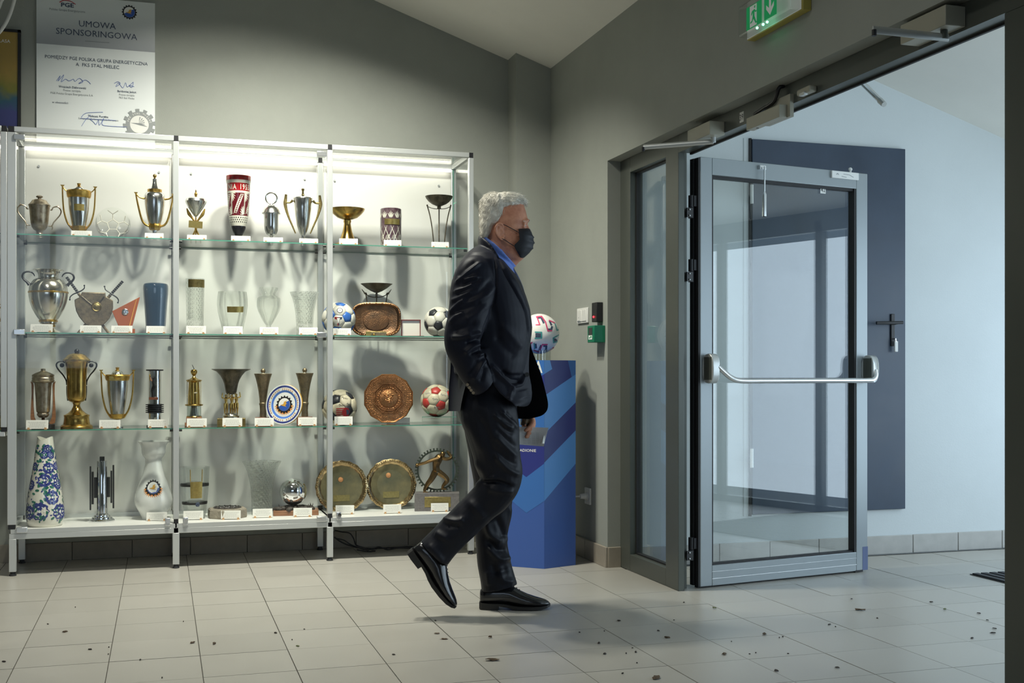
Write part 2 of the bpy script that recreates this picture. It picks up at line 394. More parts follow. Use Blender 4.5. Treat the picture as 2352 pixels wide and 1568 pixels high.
# floor: slab with grout, tiles laid on it one by one
fb = MB().box(-3.2, 2.3, -2.2, 6.8, -0.12, -0.005).box(2.3, 5.35, 0.9, 5.7, -0.12, -0.005)
floor = struct(fb.build('floor', 'grout'), 'beige square tiled floor of the hall and the entrance')
tb = MB(); g = 0.0016
tb.box(g, P_-g, g, P_-g, -0.006, 0.0)
tile_me = None; extra = MB(); n_t = 0
for i in range(-11, 18):
    for j in range(-4, 26):
        x0 = 0.131+P_*i; y0 = 5.744-P_*j
        x1, y1 = x0+P_, y0+P_
        xa, xb, ya, yb = x0, x1, y0, y1
        if x0+P_/2 > 2.2:
            if y1 > 5.49: yb = 5.49
            if y0 > 5.4 or x0 > 5.2 or y1 < 1.2: continue
        elif y1 > YB: yb = YB
        if yb-ya < 0.06: continue
        cx, cyy = (xa+xb)/2, (ya+yb)/2
        wv = cx*sin(YAW)+cyy*cos(YAW); r = cx*cos(YAW)-cyy*sin(YAW)
        inview = wv > 3.35 and abs(r/wv*FPX) < 1330 and HZ+FPX/max(wv, .1) < 1690
        full = yb-ya > P_-0.001
        if inview:
            if full:
                o = bpy.data.objects.new('tile', tile_me) if tile_me else tb.build('tile', 'floor_tile', floor, bevel=0.0)
                if tile_me: COL.objects.link(o); o.parent = floor
                tile_me = tile_me or o.data
                dz = random.uniform(-0.0006, 0.0006)
                o.location = (x0, y0, dz)
            else:
                MB().box(xa+g, xb-g, ya+g, yb-0.001, -0.006, 0).build('tile', 'floor_tile', floor)
            n_t += 1
        elif y1 > -2 and x0 > -3.1:
            extra.box(xa+g, xb-g, ya+g, yb-g, -0.006, 0)
ex = extra.build('tile_field', 'floor_tile', floor); ex['kind'] = 'stuff'
# walls
def wall_xz(name, poly, y0, y1, m, label=None):
    return struct(MB().prism(poly, y0, y1).build(name, m), label)
wall_xz('wall_back', [(-3, -0.1), (2.34, -0.1), (2.34, roof(2.34)+.05), (-3, roof(-3)+.05)], YB, YB+0.15, 'wall_paint', 'grey green painted wall behind the trophy cabinets')
wall_xz('trim_1', [(1.985, -0.1), (2.21, -0.1), (2.21, roof(2.21)+.05), (1.985, roof(1.985)+.05)], 6.43, YB+0.01, 'wall_paint', 'narrow plastered pilaster in the corner of the hall')
wr = MB().box(XW, 2.345, 5.525, YB, -0.1, 2.85).box(XW, 2.345, 2.50, 5.525, 2.095, 2.85).box(XW, 2.345, -2.0, 2.50, -0.1, 2.85)
struct(wr.build('wall_right', 'wall_paint'), 'grey green painted wall around the glass entrance door')
struct(MB().box(-3.15, -3, -2, YB, -0.1, 5).build('wall_left', 'wall_paint'))
wbh = MB().box(-3, -2.6, -2.15, -2, 0, 5).box(0.2, 2.45, -2.15, -2, 0, 5).box(-2.6, 0.2, -2.15, -2, 0, 1.0).box(-2.6, 0.2, -2.15, -2, 2.8, 5)
struct(wbh.build('wall_behind', 'wall_paint'))
wf = MB()
for a in (-2.6, -1.24, 0.14): wf.box(a, a+.06, -2.12, -2.05, 1.0, 2.8)
for z in (1.0, 2.74): wf.box(-2.6, .2, -2.12, -2.05, z, z+.06)
struct(wf.build('added_window_2', 'white_plastic'))  # unseen window frame, added with its opening for the rear fill light
ce = MB(); 
ce.prism([(-3.15, roof(-3.15)), (2.35, roof(2.35)), (2.35, roof(2.35)+.15), (-3.15, roof(-3.15)+.15)], -2.2, YB+.2)
struct(ce.build('ceiling', 'ceiling_paint'), 'sloping white plaster ceiling of the hall')
# vestibule beyond the glass door
XE = 5.20
wall_xz('wall_vestibule_far', [(2.34, -0.1), (XE+.1, -0.1), (XE+.1, vroof(XE+.1)+.05), (2.34, vroof(2.34)+.05)], 5.49, 5.64, 'vestibule_paint', 'pale bluish wall of the entrance passage with navy metal door')
nw = MB().box(2.34, 2.46, 1.05, 1.2, -.1, 3.05).box(5.0, XE+.1, 1.05, 1.2, -.1, 2.25).box(2.46, 5.0, 1.05, 1.2, -.1, .72).box(2.46, 5.0, 1.05, 1.2, 2.08, 3.05)
struct(nw.build('wall_vestibule_near', 'vestibule_paint'))
w5 = MB()
for x in (2.46, 3.3, 4.12, 4.94): w5.box(x, x+.06, 1.08, 1.14, .72, 2.08)
for z in (.72, 2.02): w5.box(2.46, 5.0, 1.08, 1.14, z, z+.06)
struct(w5.build('window_5', 'frame_grey'))
struct(MB().prism([(2.34, vroof(2.34)), (XE+.1, vroof(XE+.1)), (XE+.1, vroof(XE+.1)+.15), (2.34, vroof(2.34)+.15)], 1.0, 5.7).build('ceiling_vestibule', 'ceiling_paint'), 'sloping white ceiling of the entrance passage')
struct(MB().box(2.345, 2.36, 1.0, 2.5, -.05, 3.3).box(2.345, 2.36, 2.5, 5.6, 2.095, 3.3).build('wall_vestibule_side', 'vestibule_paint'))
# glazed outer entrance at the end of the passage, dark frame
ef = MB()
for y in (1.2, 2.36, 3.32, 4.30, 5.43): ef.box(XE, XE+.06, y, y+.06, 0, 2.1)
ef.box(XE, XE+.06, 1.2, 5.49, 2.02, 2.2).box(XE, XE+.06, 1.2, 5.49, 0, .05)
struct(ef.build('window_3', 'frame_grey'))
struct(MB().box(XE+.02, XE+.03, 1.22, 5.47, .05, 2.02).build('window_4', 'case_glass'))
struct(MB().box(8.6, 8.8, -6, 12, -0.1, 3.2).build('wall_outside', 'vestibule_paint'))
struct(MB().box(XE+.1, 8.6, -6, 12, -0.14, -0.02).build('floor_outside', 'skirting_cool'))
# ------------------------------------------------------------------ skirting tiles
def skirting(name, label, pieces, m):
    b = sempty(name, label)
    for p in pieces: MB().box(*p).build('tile', m, b, bevel=0.002)
    return b
pc = []; y = 6.43
while y > 5.53:
    y2 = max(y-P_, 5.513); pc.append((XW-.014, XW, y2+.002, y, 0, 0.104)); y = y2
pc.append((XW-.0, XF, 5.511, 5.525, 0, 0.104))
skirting('baseboard_right', 'brown grey skirting tiles along the door wall', pc, 'skirting_tile')
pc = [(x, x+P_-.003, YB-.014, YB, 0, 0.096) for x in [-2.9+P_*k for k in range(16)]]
skirting('baseboard_back', 'skirting tiles darkened with painted shade behind the cabinet legs', pc, 'skirting_shaded')
pc = [(max(2.345, 2.22+.2985*k), 2.22+.2985*(k+1)-.004, 5.478, 5.49, 0, 0.101) for k in range(11)]
skirting('baseboard_vestibule', 'grey skirting tiles along the passage wall', pc, 'skirting_cool')
# ------------------------------------------------------------------ door frame with sidelight
fr = sempty('window_1', 'dark grey aluminium door frame with a narrow glass sidelight')
MB().box(XF, 2.34, 5.395, 5.524, 0, 2.094).build('jamb', 'frame_grey', fr, bevel=.002)
MB().box(XF, 2.301, 4.826, 4.964, 0, 2.094).box(2.300, 2.34, 4.882, 4.964, 0, 2.094).build('mullion', 'frame_grey', fr, bevel=.002)
MB().box(XF, 2.34, 2.50, 4.826, 2.013, 2.094).box(XF+.0005, 2.34, 4.964, 5.395, 2.018, 2.094).build('header', 'frame_grey', fr)
MB().box(XF, 2.34, 4.964, 5.395, 0, .083).build('bottom_rail', 'frame_grey', fr, bevel=.002)
MB().box(XF, 2.34, 2.50, 2.691, 0, 2.013).build('post', 'frame_grey', fr, bevel=.002)
MB().box(2.31, 2.318, 4.966, 5.393, .085, 2.016).build('glass_pane', 'pane', fr)
gk = MB()
for a in ((2.302, 2.326, 5.386, 5.397, .08, 2.02), (2.302, 2.326, 4.962, 4.970, .08, 2.02), (2.302, 2.326, 4.97, 5.387, 2.011, 2.02), (2.302, 2.326, 4.97, 5.387, .08, .091)): gk.box(*a)
gk.build('gasket', 'gasket', fr)
MB().box(2.301, 2.306, 4.836, 4.884, 0, 2.013).box(2.285, 2.335, 2.69, 2.697, 0, 2.013).box(2.325, 2.335, 2.7, 4.82, 2.005, 2.014).build('door_seal', 'gasket', fr)
# sticker with the door number
st = MB().box(XF-.001, XF, 4.205, 4.238, 2.026, 2.068)
so = st.build('number_sticker', 'ink_white', fr)
tx = MB(); put_text(tx, '39', .034, lambda x, y: (XF-.0018, 4.2215-x, 2.035+y)); tx.build('number', 'ink_black', so)
# ------------------------------------------------------------------ open door leaf
def leaf(name, loc, rz, sg, label, front):
    r = sempty(name, label, loc, rz)
    def B(x0, x1, y0, y1, z0, z1): return (x0, x1, min(sg*y0, sg*y1), max(sg*y0, sg*y1), z0, z1)
    MB().box(*B(0, .068, 0, .06, .008, 2.006)).build('hinge_stile', 'leaf_grey', r, bevel=.003)
    MB().box(*B(.957, 1.031, 0, .06, .008, 2.006)).build('lock_stile', 'leaf_grey', r, bevel=.003)
    MB().box(*B(.068, .957, 0, .06, 1.926, 2.006)).build('top_rail', 'leaf_grey', r, bevel=.002)
    bt = MB().box(*B(.068, .957, 0, .06, .008, .103)); bt.build('bottom_rail', 'leaf_grey', r, bevel=.002)
    MB().box(*B(.066, .959, -.0012, 0, .040, .0425)).box(*B(.066, .959, -.0012, 0, .073, .0745)).build('bead_line', 'alu_bright', r)
    MB().box(*B(.064, .961, .028, .036, .100, 1.930)).build('glass_pane', 'pane', r)
    MB().box(*B(.068, .076, .004, .045, .103, 1.926)).box(*B(.946, .957, .004, .045, .103, 1.926)).box(*B(.076, .946, .012, .045, 1.914, 1.926)).box(*B(.076, .946, .012, .045, .103, .110)).build('gasket', 'gasket', r)
    MB().box(*B(-.010, 0, .002, .026, .012, 2.0)).box(*B(-.016, 0, .034, .060, .012, 2.0)).build('edge_seal', 'gasket', r)
    MB().box(*B(.95, 1.0, .0, .055, .002, .012)).box(*B(0, .95, .02, .045, .001, .010)).build('floor_brush', 'gasket', r)
    # panic bar
    pb = MB()
    for s0, s1 in ((.012, .052), (.990, 1.030)):
        ring = []
        for q in range(20):
            a = 2*pi*q/20; cx_, cz_ = -.040, 1.022
            ex_ = 2.6
            yy = cx_+.042*(abs(cos(a))**(2/ex_))*(1 if cos(a) > 0 else -1); zz = cz_+.069*(abs(sin(a))**(2/ex_))*(1 if sin(a) > 0 else -1)
            ring.append((yy, zz))
        pb.rings([[V((s, sg*yy, zz)) for yy, zz in ring] for s in (s0, s0+.004, s1-.004, s1)], 0)
    pbo = pb.build('panic_bar_housing', 'alu', r, bevel=.004)
    bar = smooth_path([(.05, sg*-.072, 1.03), (.075, sg*-.082, 1.005), (.11, sg*-.090, .978), (.16, sg*-.093, .966), (.30, sg*-.093, .965), (.60, sg*-.093, .965), (.93, sg*-.093, .965), (.975, sg*-.092, .968), (1.0, sg*-.086, .985), (1.008, sg*-.075, 1.015)], 5)
    MB().tube(bar, .0125, 12).build('push_bar', 'alu_bright', pbo)
    MB().box(*B(.0115, .0125, -.07, -.012, .97, 1.075)).box(*B(.9895, .9905, -.07, -.012, .97, 1.075)).build('housing_side', 'frame_grey', pbo)
    if not front: return r
    for zc in (1.775, 1.478, .185):
        hg = MB()
        hg.tube([(-.030, .030, zc-.004), (-.030, .030, zc+.052)], .0135, 12).tube([(-.030, .030, zc-.054), (-.030, .030, zc-.006)], .0135, 12)
        hg.box(-.026, 0, .012, .020, zc, zc+.05)
        ho = hg.build('hinge', 'black_plastic', r)
        MB().box(-.064, -.030, .016, .022, zc-.052, zc-.008).build('hinge_plate', 'iron', ho)
        sc_ = MB()
        for dz in (-.044, -.016): sc_.sphere((-.05, .014, zc+dz), .005, 8, 6)
        sc_.build('screw', 'alu_bright', ho)
    rd = MB().tube([(.352, -.03, 1.984), (.353, -.028, 1.93), (.354, -.026, 1.86)], .0045, 8).tube([(.354, -.026, 1.865), (.3545, -.025, 1.85), (.356, -.022, 1.748)], [.005, .0105, .0105], 10)
    ro = rd.build('closer_rod', 'alu_bright', r)
    MB().box(.335, .372, -.018, 0, 1.972, 1.992).build('bracket', 'alu_bright', ro, bevel=.002)
    MB().tube([(.356, -.022, 1.750), (.356, -.022, 1.744)], .006, 10).build('rod_socket', 'black_plastic', ro)
    pl = MB().box(.787, .962, -.012, 0, 1.967, 2.003).build('lock_plate', 'white_plastic', r, bevel=.002)
    ms = MB().tube([(.815, -.0125, 1.985), (.822, -.0125, 1.990), (.829, -.0125, 1.985)], .0015, 5).tube([(.86, -.0125, 1.990), (.90, -.0125, 1.988), (.925, -.0125, 1.979)], .0012, 5).tube([(.848, -.0125, 1.978), (.88, -.0125, 1.975)], .0012, 5)
    ms.build('scribble', 'ink_grey', pl)
    MB().sphere((.935, .02, 2.024), .010, 10, 8).tube([(.935, .02, 2.004), (.935, .02, 2.02)], .006, 8).build('top_latch', 'white_plastic', r)
    sk = MB().box(.746, .780, .0262, .0275, 1.892, 1.926).build('number_sticker', 'ink_white', r)
    tx = MB(); put_text(tx, '42', .030, lambda x, y: (.763+x, .0255, 1.899+y)); tx.build('number', 'ink_black', sk)
    MB().box(.997, 1.032, -.001, .061, .010, .127).build('protective_film', mat('film', (.10, .13, .24), r=.35), r)
    return r
leaf('door_1', (2.393, 4.849, 0), 0.1719, 1, 'open grey metal framed glass door with white panic bar', True)
leaf('door_3', (2.393, 2.668, 0), -0.1719, -1, 'second glass door leaf standing open beyond the frame', False)
# navy metal door in the passage wall
nd = sempty('door_2', 'navy blue sheet metal door set high in the passage wall')
MB().box(3.003, 3.952, 5.468, 5.492, .248, 2.245).build('leaf', 'navy_door', nd, bevel=.003)
MB().box(2.990, 3.003, 5.476, 5.495, .24, 2.25).build('shadow_gap_strip', 'gasket', nd)  # black strip standing for the shade in the gap beside the leaf
MB().box(2.962, 2.990, 5.486, 5.495, .24, 2.25).build('frame_strip', 'vestibule_paint', nd)
for z in (.55, 1.95): MB().tube([(2.996, 5.462, z-.05), (2.996, 5.462, z+.05)], .009, 10).build('hinge', 'white_plastic', nd)
hd = MB().box(3.853, 3.877, 5.458, 5.468, 1.15, 1.328).build('handle_plate', 'black_plastic', nd, bevel=.003)
MB().tube([(3.865, 5.468, 1.277), (3.865, 5.425, 1.277)], .010, 10).tube(smooth_path([(3.90, 5.42, 1.279), (3.865, 5.42, 1.278), (3.80, 5.42, 1.276), (3.735, 5.424, 1.275)], 4), [.009]*13, 10, flat=(1, .8)).build('lever', 'black_plastic', hd)
ky = MB().tube([(3.868, 5.455, 1.19), (3.868, 5.44, 1.19), (3.870, 5.44, 1.172)], .004, 8).build('key', 'alu_bright', hd)
MB().box(3.862, 3.884, 5.438, 5.446, 1.118, 1.178).build('key_tag', 'white_plastic', hd, bevel=.004)
# ------------------------------------------------------------------ things on the door frame and the door wall
def on_x(px, py, X):
    u = (px-1176)/FPX; d = V((u*cos(YAW)+sin(YAW), -u*sin(YAW)+cos(YAW), (HZ-py)/FPX))
    return d*(X/d.x)+V((0, 0, CAMZ))
c1 = thing('door_closer', 'beige box door closer above the glass sidelight, its arm hanging loose', 'door closer', (2.2, 4.371, 2.003))
MB().box(0, .07, 0, .213, 0, .057).build('body', 'closer_beige', c1, bevel=.002)
MB().tube([(.045, .055, 0), (.045, .055, -.022)], .011, 10).build('spindle', 'alu', c1)
MB().tube([(.045, .055, -.018), (-.191, .254, -.018)], .011, 8, flat=(1, .4)).build('arm', 'alu', c1)
MB().tube([(-.191, .254, -.018), (-.191, .254, -.036)], .007, 8).build('arm_pin', 'black_plastic', c1)
c2 = thing('door_closer', 'beige box door closer at the top right end of the door header', 'door closer', (2.2, 2.854, 2.022))
MB().box(0, .07, 0, .216, 0, .060).build('body', 'closer_beige', c2, bevel=.002)
MB().tube([(.030, .046, 0), (.030, .046, -.026)], .011, 10).build('spindle', 'frame_grey', c2)
MB().tube([(.045, .046, -.022), (-.219, .040, -.022)], .012, 8, flat=(1, .4)).build('arm', 'alu', c2)
MB().tube([(-.215, .040, -.022), (-.215, .040, -.040)], .007, 8).build('arm_pin', 'black_plastic', c2)
ml = thing('magnetic_lock', 'brushed beige lock magnet with a black cable on the door header', 'lock', (2.22, 3.838, 1.963))
MB().box(0, .034, 0, .254, 0, .048).build('magnet_body', 'closer_beige', ml, bevel=.0015)
MB().box(.034, .05, -.02, .16, 0.0, .085).build('mounting_plate', 'closer_beige', ml)
pA, pB, pC, pD = [on_x(a, b, 2.245)-V((2.22, 3.838, 1.963)) for a, b in ((1789, 203), (1778, 232), (1752, 250), (1733, 263))]
MB().tube(smooth_path([pA+V((.02, 0, .01)), pA, pB, pC, pD], 5), .0075, 8).build('cable', 'black_plastic', ml)
MB().tube([(.02, .20, -.001), (.02, .20, .0)], .006, 8).build('screw', 'iron', ml)
lt = thing('door_contact', 'small beige catch on the door header right of the lock magnet', 'catch', (2.236, 3.655, 2.012))
MB().box(0, .034, 0, .088, .006, .030).build('body', 'closer_beige', lt, bevel=.006)
MB().box(-.006, .012, .028, .062, 0, .012).build('tongue', 'alu', lt, bevel=.003)
rdA, rdB = on_x(1966, 176, 2.42), on_x(2031, 240, 2.42)
ht = thing('closer_rod', 'white metal rod hanging askew from the outside of the header', 'rod', rdA)
MB().tube([(0, 0, 0), (rdB-rdA)*.88], .0095, 10).build('tube', 'alu_bright', ht)
MB().tube([(rdB-rdA)*.86, rdB-rdA], [.0115, .010], 10).build('end_cap', 'alu', ht)
MB().box(-.085, .006, -.008, .008, -.004, .010).build('bracket', 'alu', ht)
# exit sign
es = thing('exit_sign', 'lit green emergency exit sign with running man and down arrow', 'sign', (XW, 3.52, 2.262))
MB().box(-.035, 0, .06, .465, .022, .150).build('base', 'yellowed', es, bevel=.003)
MB().box(-.080, -.035, .075, .455, .026, .146).build('lens', 'acrylic', es, bevel=.008)
MB().box(-.037, -.0352, .07, .46, .026, .146).build('reflector', 'exit_white', es)
for y0, y1 in ((.268, .382), (.161, .248)): MB().box(-.0825, -.081, y0, y1, .032, .118).build('green_panel', 'exit_green', es)
def sy(u, v, y1=.382, wd=.114): return (-.0832, y1-u*wd, .032+v*.086)
pic = MB()
def pp(pts, fn, mi=0): pic.add([fn(u, v) for u, v in pts], [tuple(range(len(pts)))], mi)
pp([(.24, .04), (.70, .04), (.70, .96), (.24, .96)], lambda u, v: sy(u, v))
f2 = lambda u, v: (-.0838, .382-u*.114, .032+v*.086)
pp([(.53, .80), (.61, .80), (.62, .90), (.54, .90)], f2, 1)
pp([(.33, .60), (.40, .72), (.56, .76), (.64, .66), (.70, .66), (.70, .60), (.61, .60), (.55, .66), (.44, .64), (.36, .52)], f2, 1)
pp([(.44, .68), (.56, .70), (.56, .44), (.44, .42)], f2, 1)
pp([(.44, .46), (.56, .46), (.66, .22), (.72, .14), (.64, .10), (.50, .34)], f2, 1)
pp([(.44, .46), (.53, .42), (.42, .24), (.28, .20), (.28, .28), (.38, .30)], f2, 1)
f3 = lambda u, v: (-.0835, .250-u*.092, .032+v*.086)
pp([(.42, .95), (.58, .95), (.58, .42), (.80, .60), (.80, .42), (.50, .10), (.20, .42), (.20, .60), (.42, .42)], f3)
pic.build('pictogram', ['exit_white', 'exit_green'], es)
ld = MB()
for y in (.330, .285, .255): ld.sphere((-.066, y, .031), .0048, 10, 8)
ld.build('led', 'exit_led', es)
# switch, reader, break glass unit, socket
sw = thing('light_switch', 'white double light switch on the wall left of the door', 'switch', (XW, 5.80, 1.272))
MB().box(-.010, 0, -.007, .157, 0, .083).build('frame', 'white_plastic', sw, bevel=.003)
for y0, y1 in ((.008, .073), (.078, .143)): MB().box(-.014, -.010, y0, y1, .010, .073).build('rocker', 'white_plastic', sw, bevel=.002)
MB().box(-.0146, -.0139, .098, .135, .011, .016).box(-.0146, -.0139, .113, .121, .030, .034).build('mark', 'ink_grey', sw)
rd = thing('card_reader', 'slim black card reader with a red light above the green box', 'reader', (XW, 5.588, 1.268))
MB().box(-.036, 0, 0, .072, 0, .102).build('body', 'black_plastic', rd, bevel=.003)
MB().sphere((-.037, .040, .027), .0055, 10, 8).build('indicator', 'red_led', rd)
cg = thing('break_glass_unit', 'green emergency door release box on the wall by the door', 'alarm box', (XW, 5.556, 1.160))
MB().box(-.062, 0, 0, .098, 0, .088).build('body', 'call_green', cg, bevel=.003)
MB().box(-.0632, -.0618, .026, .080, .040, .077).build('glass_window', 'black_glass', cg)
ci = MB().box(-.0632, -.0618, .028, .080, .016, .038).build('symbol_plate', 'ink_white', cg)
MB().box(-.0638, -.0632, .036, .071, .025, .028).box(-.0638, -.0632, .036, .050, .028, .034).box(-.0638, -.0632, .058, .066, .020, .025).build('symbol', 'exit_green', ci)
ol = thing('wall_socket', 'white wall socket with a plug beside the blue stand', 'socket', (XW, 5.755, .296))
MB().box(-.010, 0, 0, .082, 0, .088).build('plate', 'white_plastic', ol, bevel=.003)
MB().tube([(-.010, .041, .044), (-.016, .041, .044)], .022, 16).build('recess', 'white_plastic', ol)
MB().tube([(-.016, .041, .044), (-.05, .041, .044)], [.017, .013], 12).tube([(-.05, .041, .044), (-.085, .05, .043), (-.13, .08, .03)], .0045, 8).build('plug', 'white_plastic', ol)
# ------------------------------------------------------------------ blue hexagonal stand with match ball
ang = radians(18.7); S6 = 0.206
c6 = V((1.913, 5.778, 0))
hexp = [c6+V((S6*cos(ang+radians(240+60*k)), S6*sin(ang+radians(240+60*k)), 0)) for k in range(6)]
pd = thing('display_stand', 'blue hexagonal cardboard stand with chevron stripes under the ball', 'stand', (c6.x, c6.y, 0))
HP = 1.067
MB().rings([[p-c6+V((0, 0, z)) for p in hexp] for z in (0.0, HP)], 0).build('body', 'ped_mid', pd, sharp=10)
C0, C1, C5 = hexp[0]-c6, hexp[1]-c6, hexp[5]-c6
def face(a, b, off=.0006):
    d = (b-a); nrm = V((d.y, -d.x, 0)).normalized()
    return lambda u, z: tuple(a+d*u+nrm*off+V((0, 0, z)))
fR = face(C0, C1); fL = face(C5, C0)
pr = MB()
def zz(y): return HP*(1530-y)/1170.0
def pR(pts, mi): pr.add([fR(max(0, min(1, (x-218)/177)), zz(y-(x-218)/177*-0.0)) for x, y in pts], [tuple(range(len(pts)))], mi)
def pL(pts, mi): pr.add([fL(max(0, min(1, (x-15)/203)), zz(y)) for x, y in pts], [tuple(range(len(pts)))], mi)
pR([(218, 360), (250, 360), (262, 410), (230, 430), (218, 438)], 0)
pR([(250, 360), (350, 360), (372, 455), (218, 560), (218, 438), (230, 430), (262, 410)], 1)
pR([(350, 360), (395, 360), (395, 440), (372, 455)], 2)
pR([(218, 560), (372, 455), (395, 440), (395, 600), (218, 775)], 0)
pR([(218, 775), (395, 600), (395, 760), (218, 935)], 1)
pR([(218, 935), (395, 760), (395, 950), (218, 1150)], 0)
pL([(15, 360), (218, 360), (218, 438), (150, 480), (15, 400)], 2)
pL([(15, 400), (150, 480), (218, 438), (218, 560), (150, 610), (15, 520)], 1)
pL([(15, 520), (150, 610), (218, 560), (218, 775), (120, 830), (15, 760)], 2)
pL([(15, 760), (120, 830), (218, 775), (218, 940), (120, 1020), (15, 945)], 1)
pL([(15, 945), (120, 1020), (218, 940), (218, 1150), (120, 1222), (15, 1140)], 2)
pr.build('printed_pattern', ['ped_light', 'ped_navy', 'ped_blue'], pd)
fLt = face(C5, C0, .0012); fRt = fLt
tx = MB(); put_text(tx, 'STADIONIE', .020, lambda x, y: fLt(.50+x/S6*1.15, zz(876)+y), bold=.01)
put_text(tx, 'A', .085, lambda x, y: fLt(.845+x/S6*.75, zz(430)+y), bold=.02)
tx.build('lettering', 'ink_white', pd)
rg = thing('acrylic_ring', 'clear acrylic ring stand carrying the white match ball', 'ring', (c6.x, c6.y, HP))
MB().rings([[V((r*cos(2*pi*j/28), r*sin(2*pi*j/28), z)) for j in range(28)] for r, z in ((.062, 0), (.062, .058), (.058, .058), (.058, 0))], 0, (False, False)).build('ring', 'acrylic', rg)
BR = 0.106; bc = V((c6.x, c6.y, HP+.142))
mb_ = thing('match_ball', 'white match ball with pink and teal zigzag print on blue stand', 'ball', bc)
MB().sphere((0, 0, 0), BR, 40, 26).build('skin', 'ball_new', mb_)
RT, FW, UP = V((cos(YAW), -sin(YAW), 0)), V((sin(YAW), cos(YAW), 0)), V((0, 0, 1))
def on_ball(u, v, k=1.004, ax=None):
    q = max(0.0, 1-u*u-v*v); a, f, b = ax or (RT, FW, UP)
    return (a*u+b*v-f*sqrt(q))*BR*k
def band(mb, pts, wd, mi, k, ax=None):
    pts = [((x-510)/450, (617-y)/450) for x, y in pts]
    P2 = []
    for i in range(len(pts)-1):
        for t in (0, .25, .5, .75): P2.append((pts[i][0]*(1-t)+pts[i+1][0]*t, pts[i][1]*(1-t)+pts[i+1][1]*t))
    P2.append(pts[-1])
    for i in range(len(P2)-1):
        (x0, y0), (x1, y1) = P2[i], P2[i+1]; L = max(1e-5, sqrt((x1-x0)**2+(y1-y0)**2)); nx, ny = -(y1-y0)/L*wd, (x1-x0)/L*wd
        ex_, ey_ = (x1-x0)/L*wd*.5, (y1-y0)/L*wd*.5
        mb.add([on_ball(a, b, k, ax) for a, b in ((x0-nx-ex_, y0-ny-ey_), (x1-nx+ex_, y1-ny+ey_), (x1+nx+ex_, y1+ny+ey_), (x0+nx-ex_, y0+ny-ey_))], [(0, 1, 2, 3)], mi)
zig = [([(440, 250), (555, 238), (640, 370), (690, 568), (778, 560)], 0), ([(455, 262), (510, 430), (425, 432)], 0), ([(722, 328), (848, 380)], 0), ([(858, 400), (900, 548), (932, 530)], 1),
       ([(410, 595), (550, 600), (550, 725), (405, 730)], 1), ([(940, 650), (812, 722), (820, 822), (905, 795)], 1), ([(388, 840), (400, 960)], 1), ([(388, 992), (500, 1030), (570, 868), (680, 866)], 0), ([(745, 990), (830, 925)], 0),
       ([(300, 300), (200, 420), (260, 540)], 0), ([(180, 640), (280, 720), (220, 820)], 1), ([(250, 900), (340, 820)], 0)]
drk = [[(470, 275), (545, 265), (600, 390)], [(700, 535), (765, 535), (785, 470)], [(735, 350), (770, 430)], [(425, 640), (525, 645)], [(425, 690), (525, 690)], [(850, 740), (850, 800), (890, 760)], [(600, 895), (660, 900), (655, 980), (620, 1035)], [(420, 860), (430, 940)], [(500, 1000), (540, 890)]]
bp = MB()
for ax in (None, (-RT, -FW, UP)):
    for p, c in zig: band(bp, p, .032, c, 1.006, ax)
    for p in drk: band(bp, p, .050, 2, 1.004, ax)
bp.build('print', ['pink_print', 'teal_print', 'ink_navy'], mb_)
# ------------------------------------------------------------------ grooved mat in the passage floor
gm = thing('floor_mat', 'dark ribbed scraper mat lying in the entrance passage floor', 'mat', (3.842, 3.3, 0))
MB().box(0, 1.2, 0, 1.5, .0, .003).build('frame', 'door_mat', gm)
for k in range(24): MB().box(.008+k*.05, .040+k*.05, .01, 1.49, .003, .009).build('slat', 'rubber' if k % 2 else 'door_mat', gm)
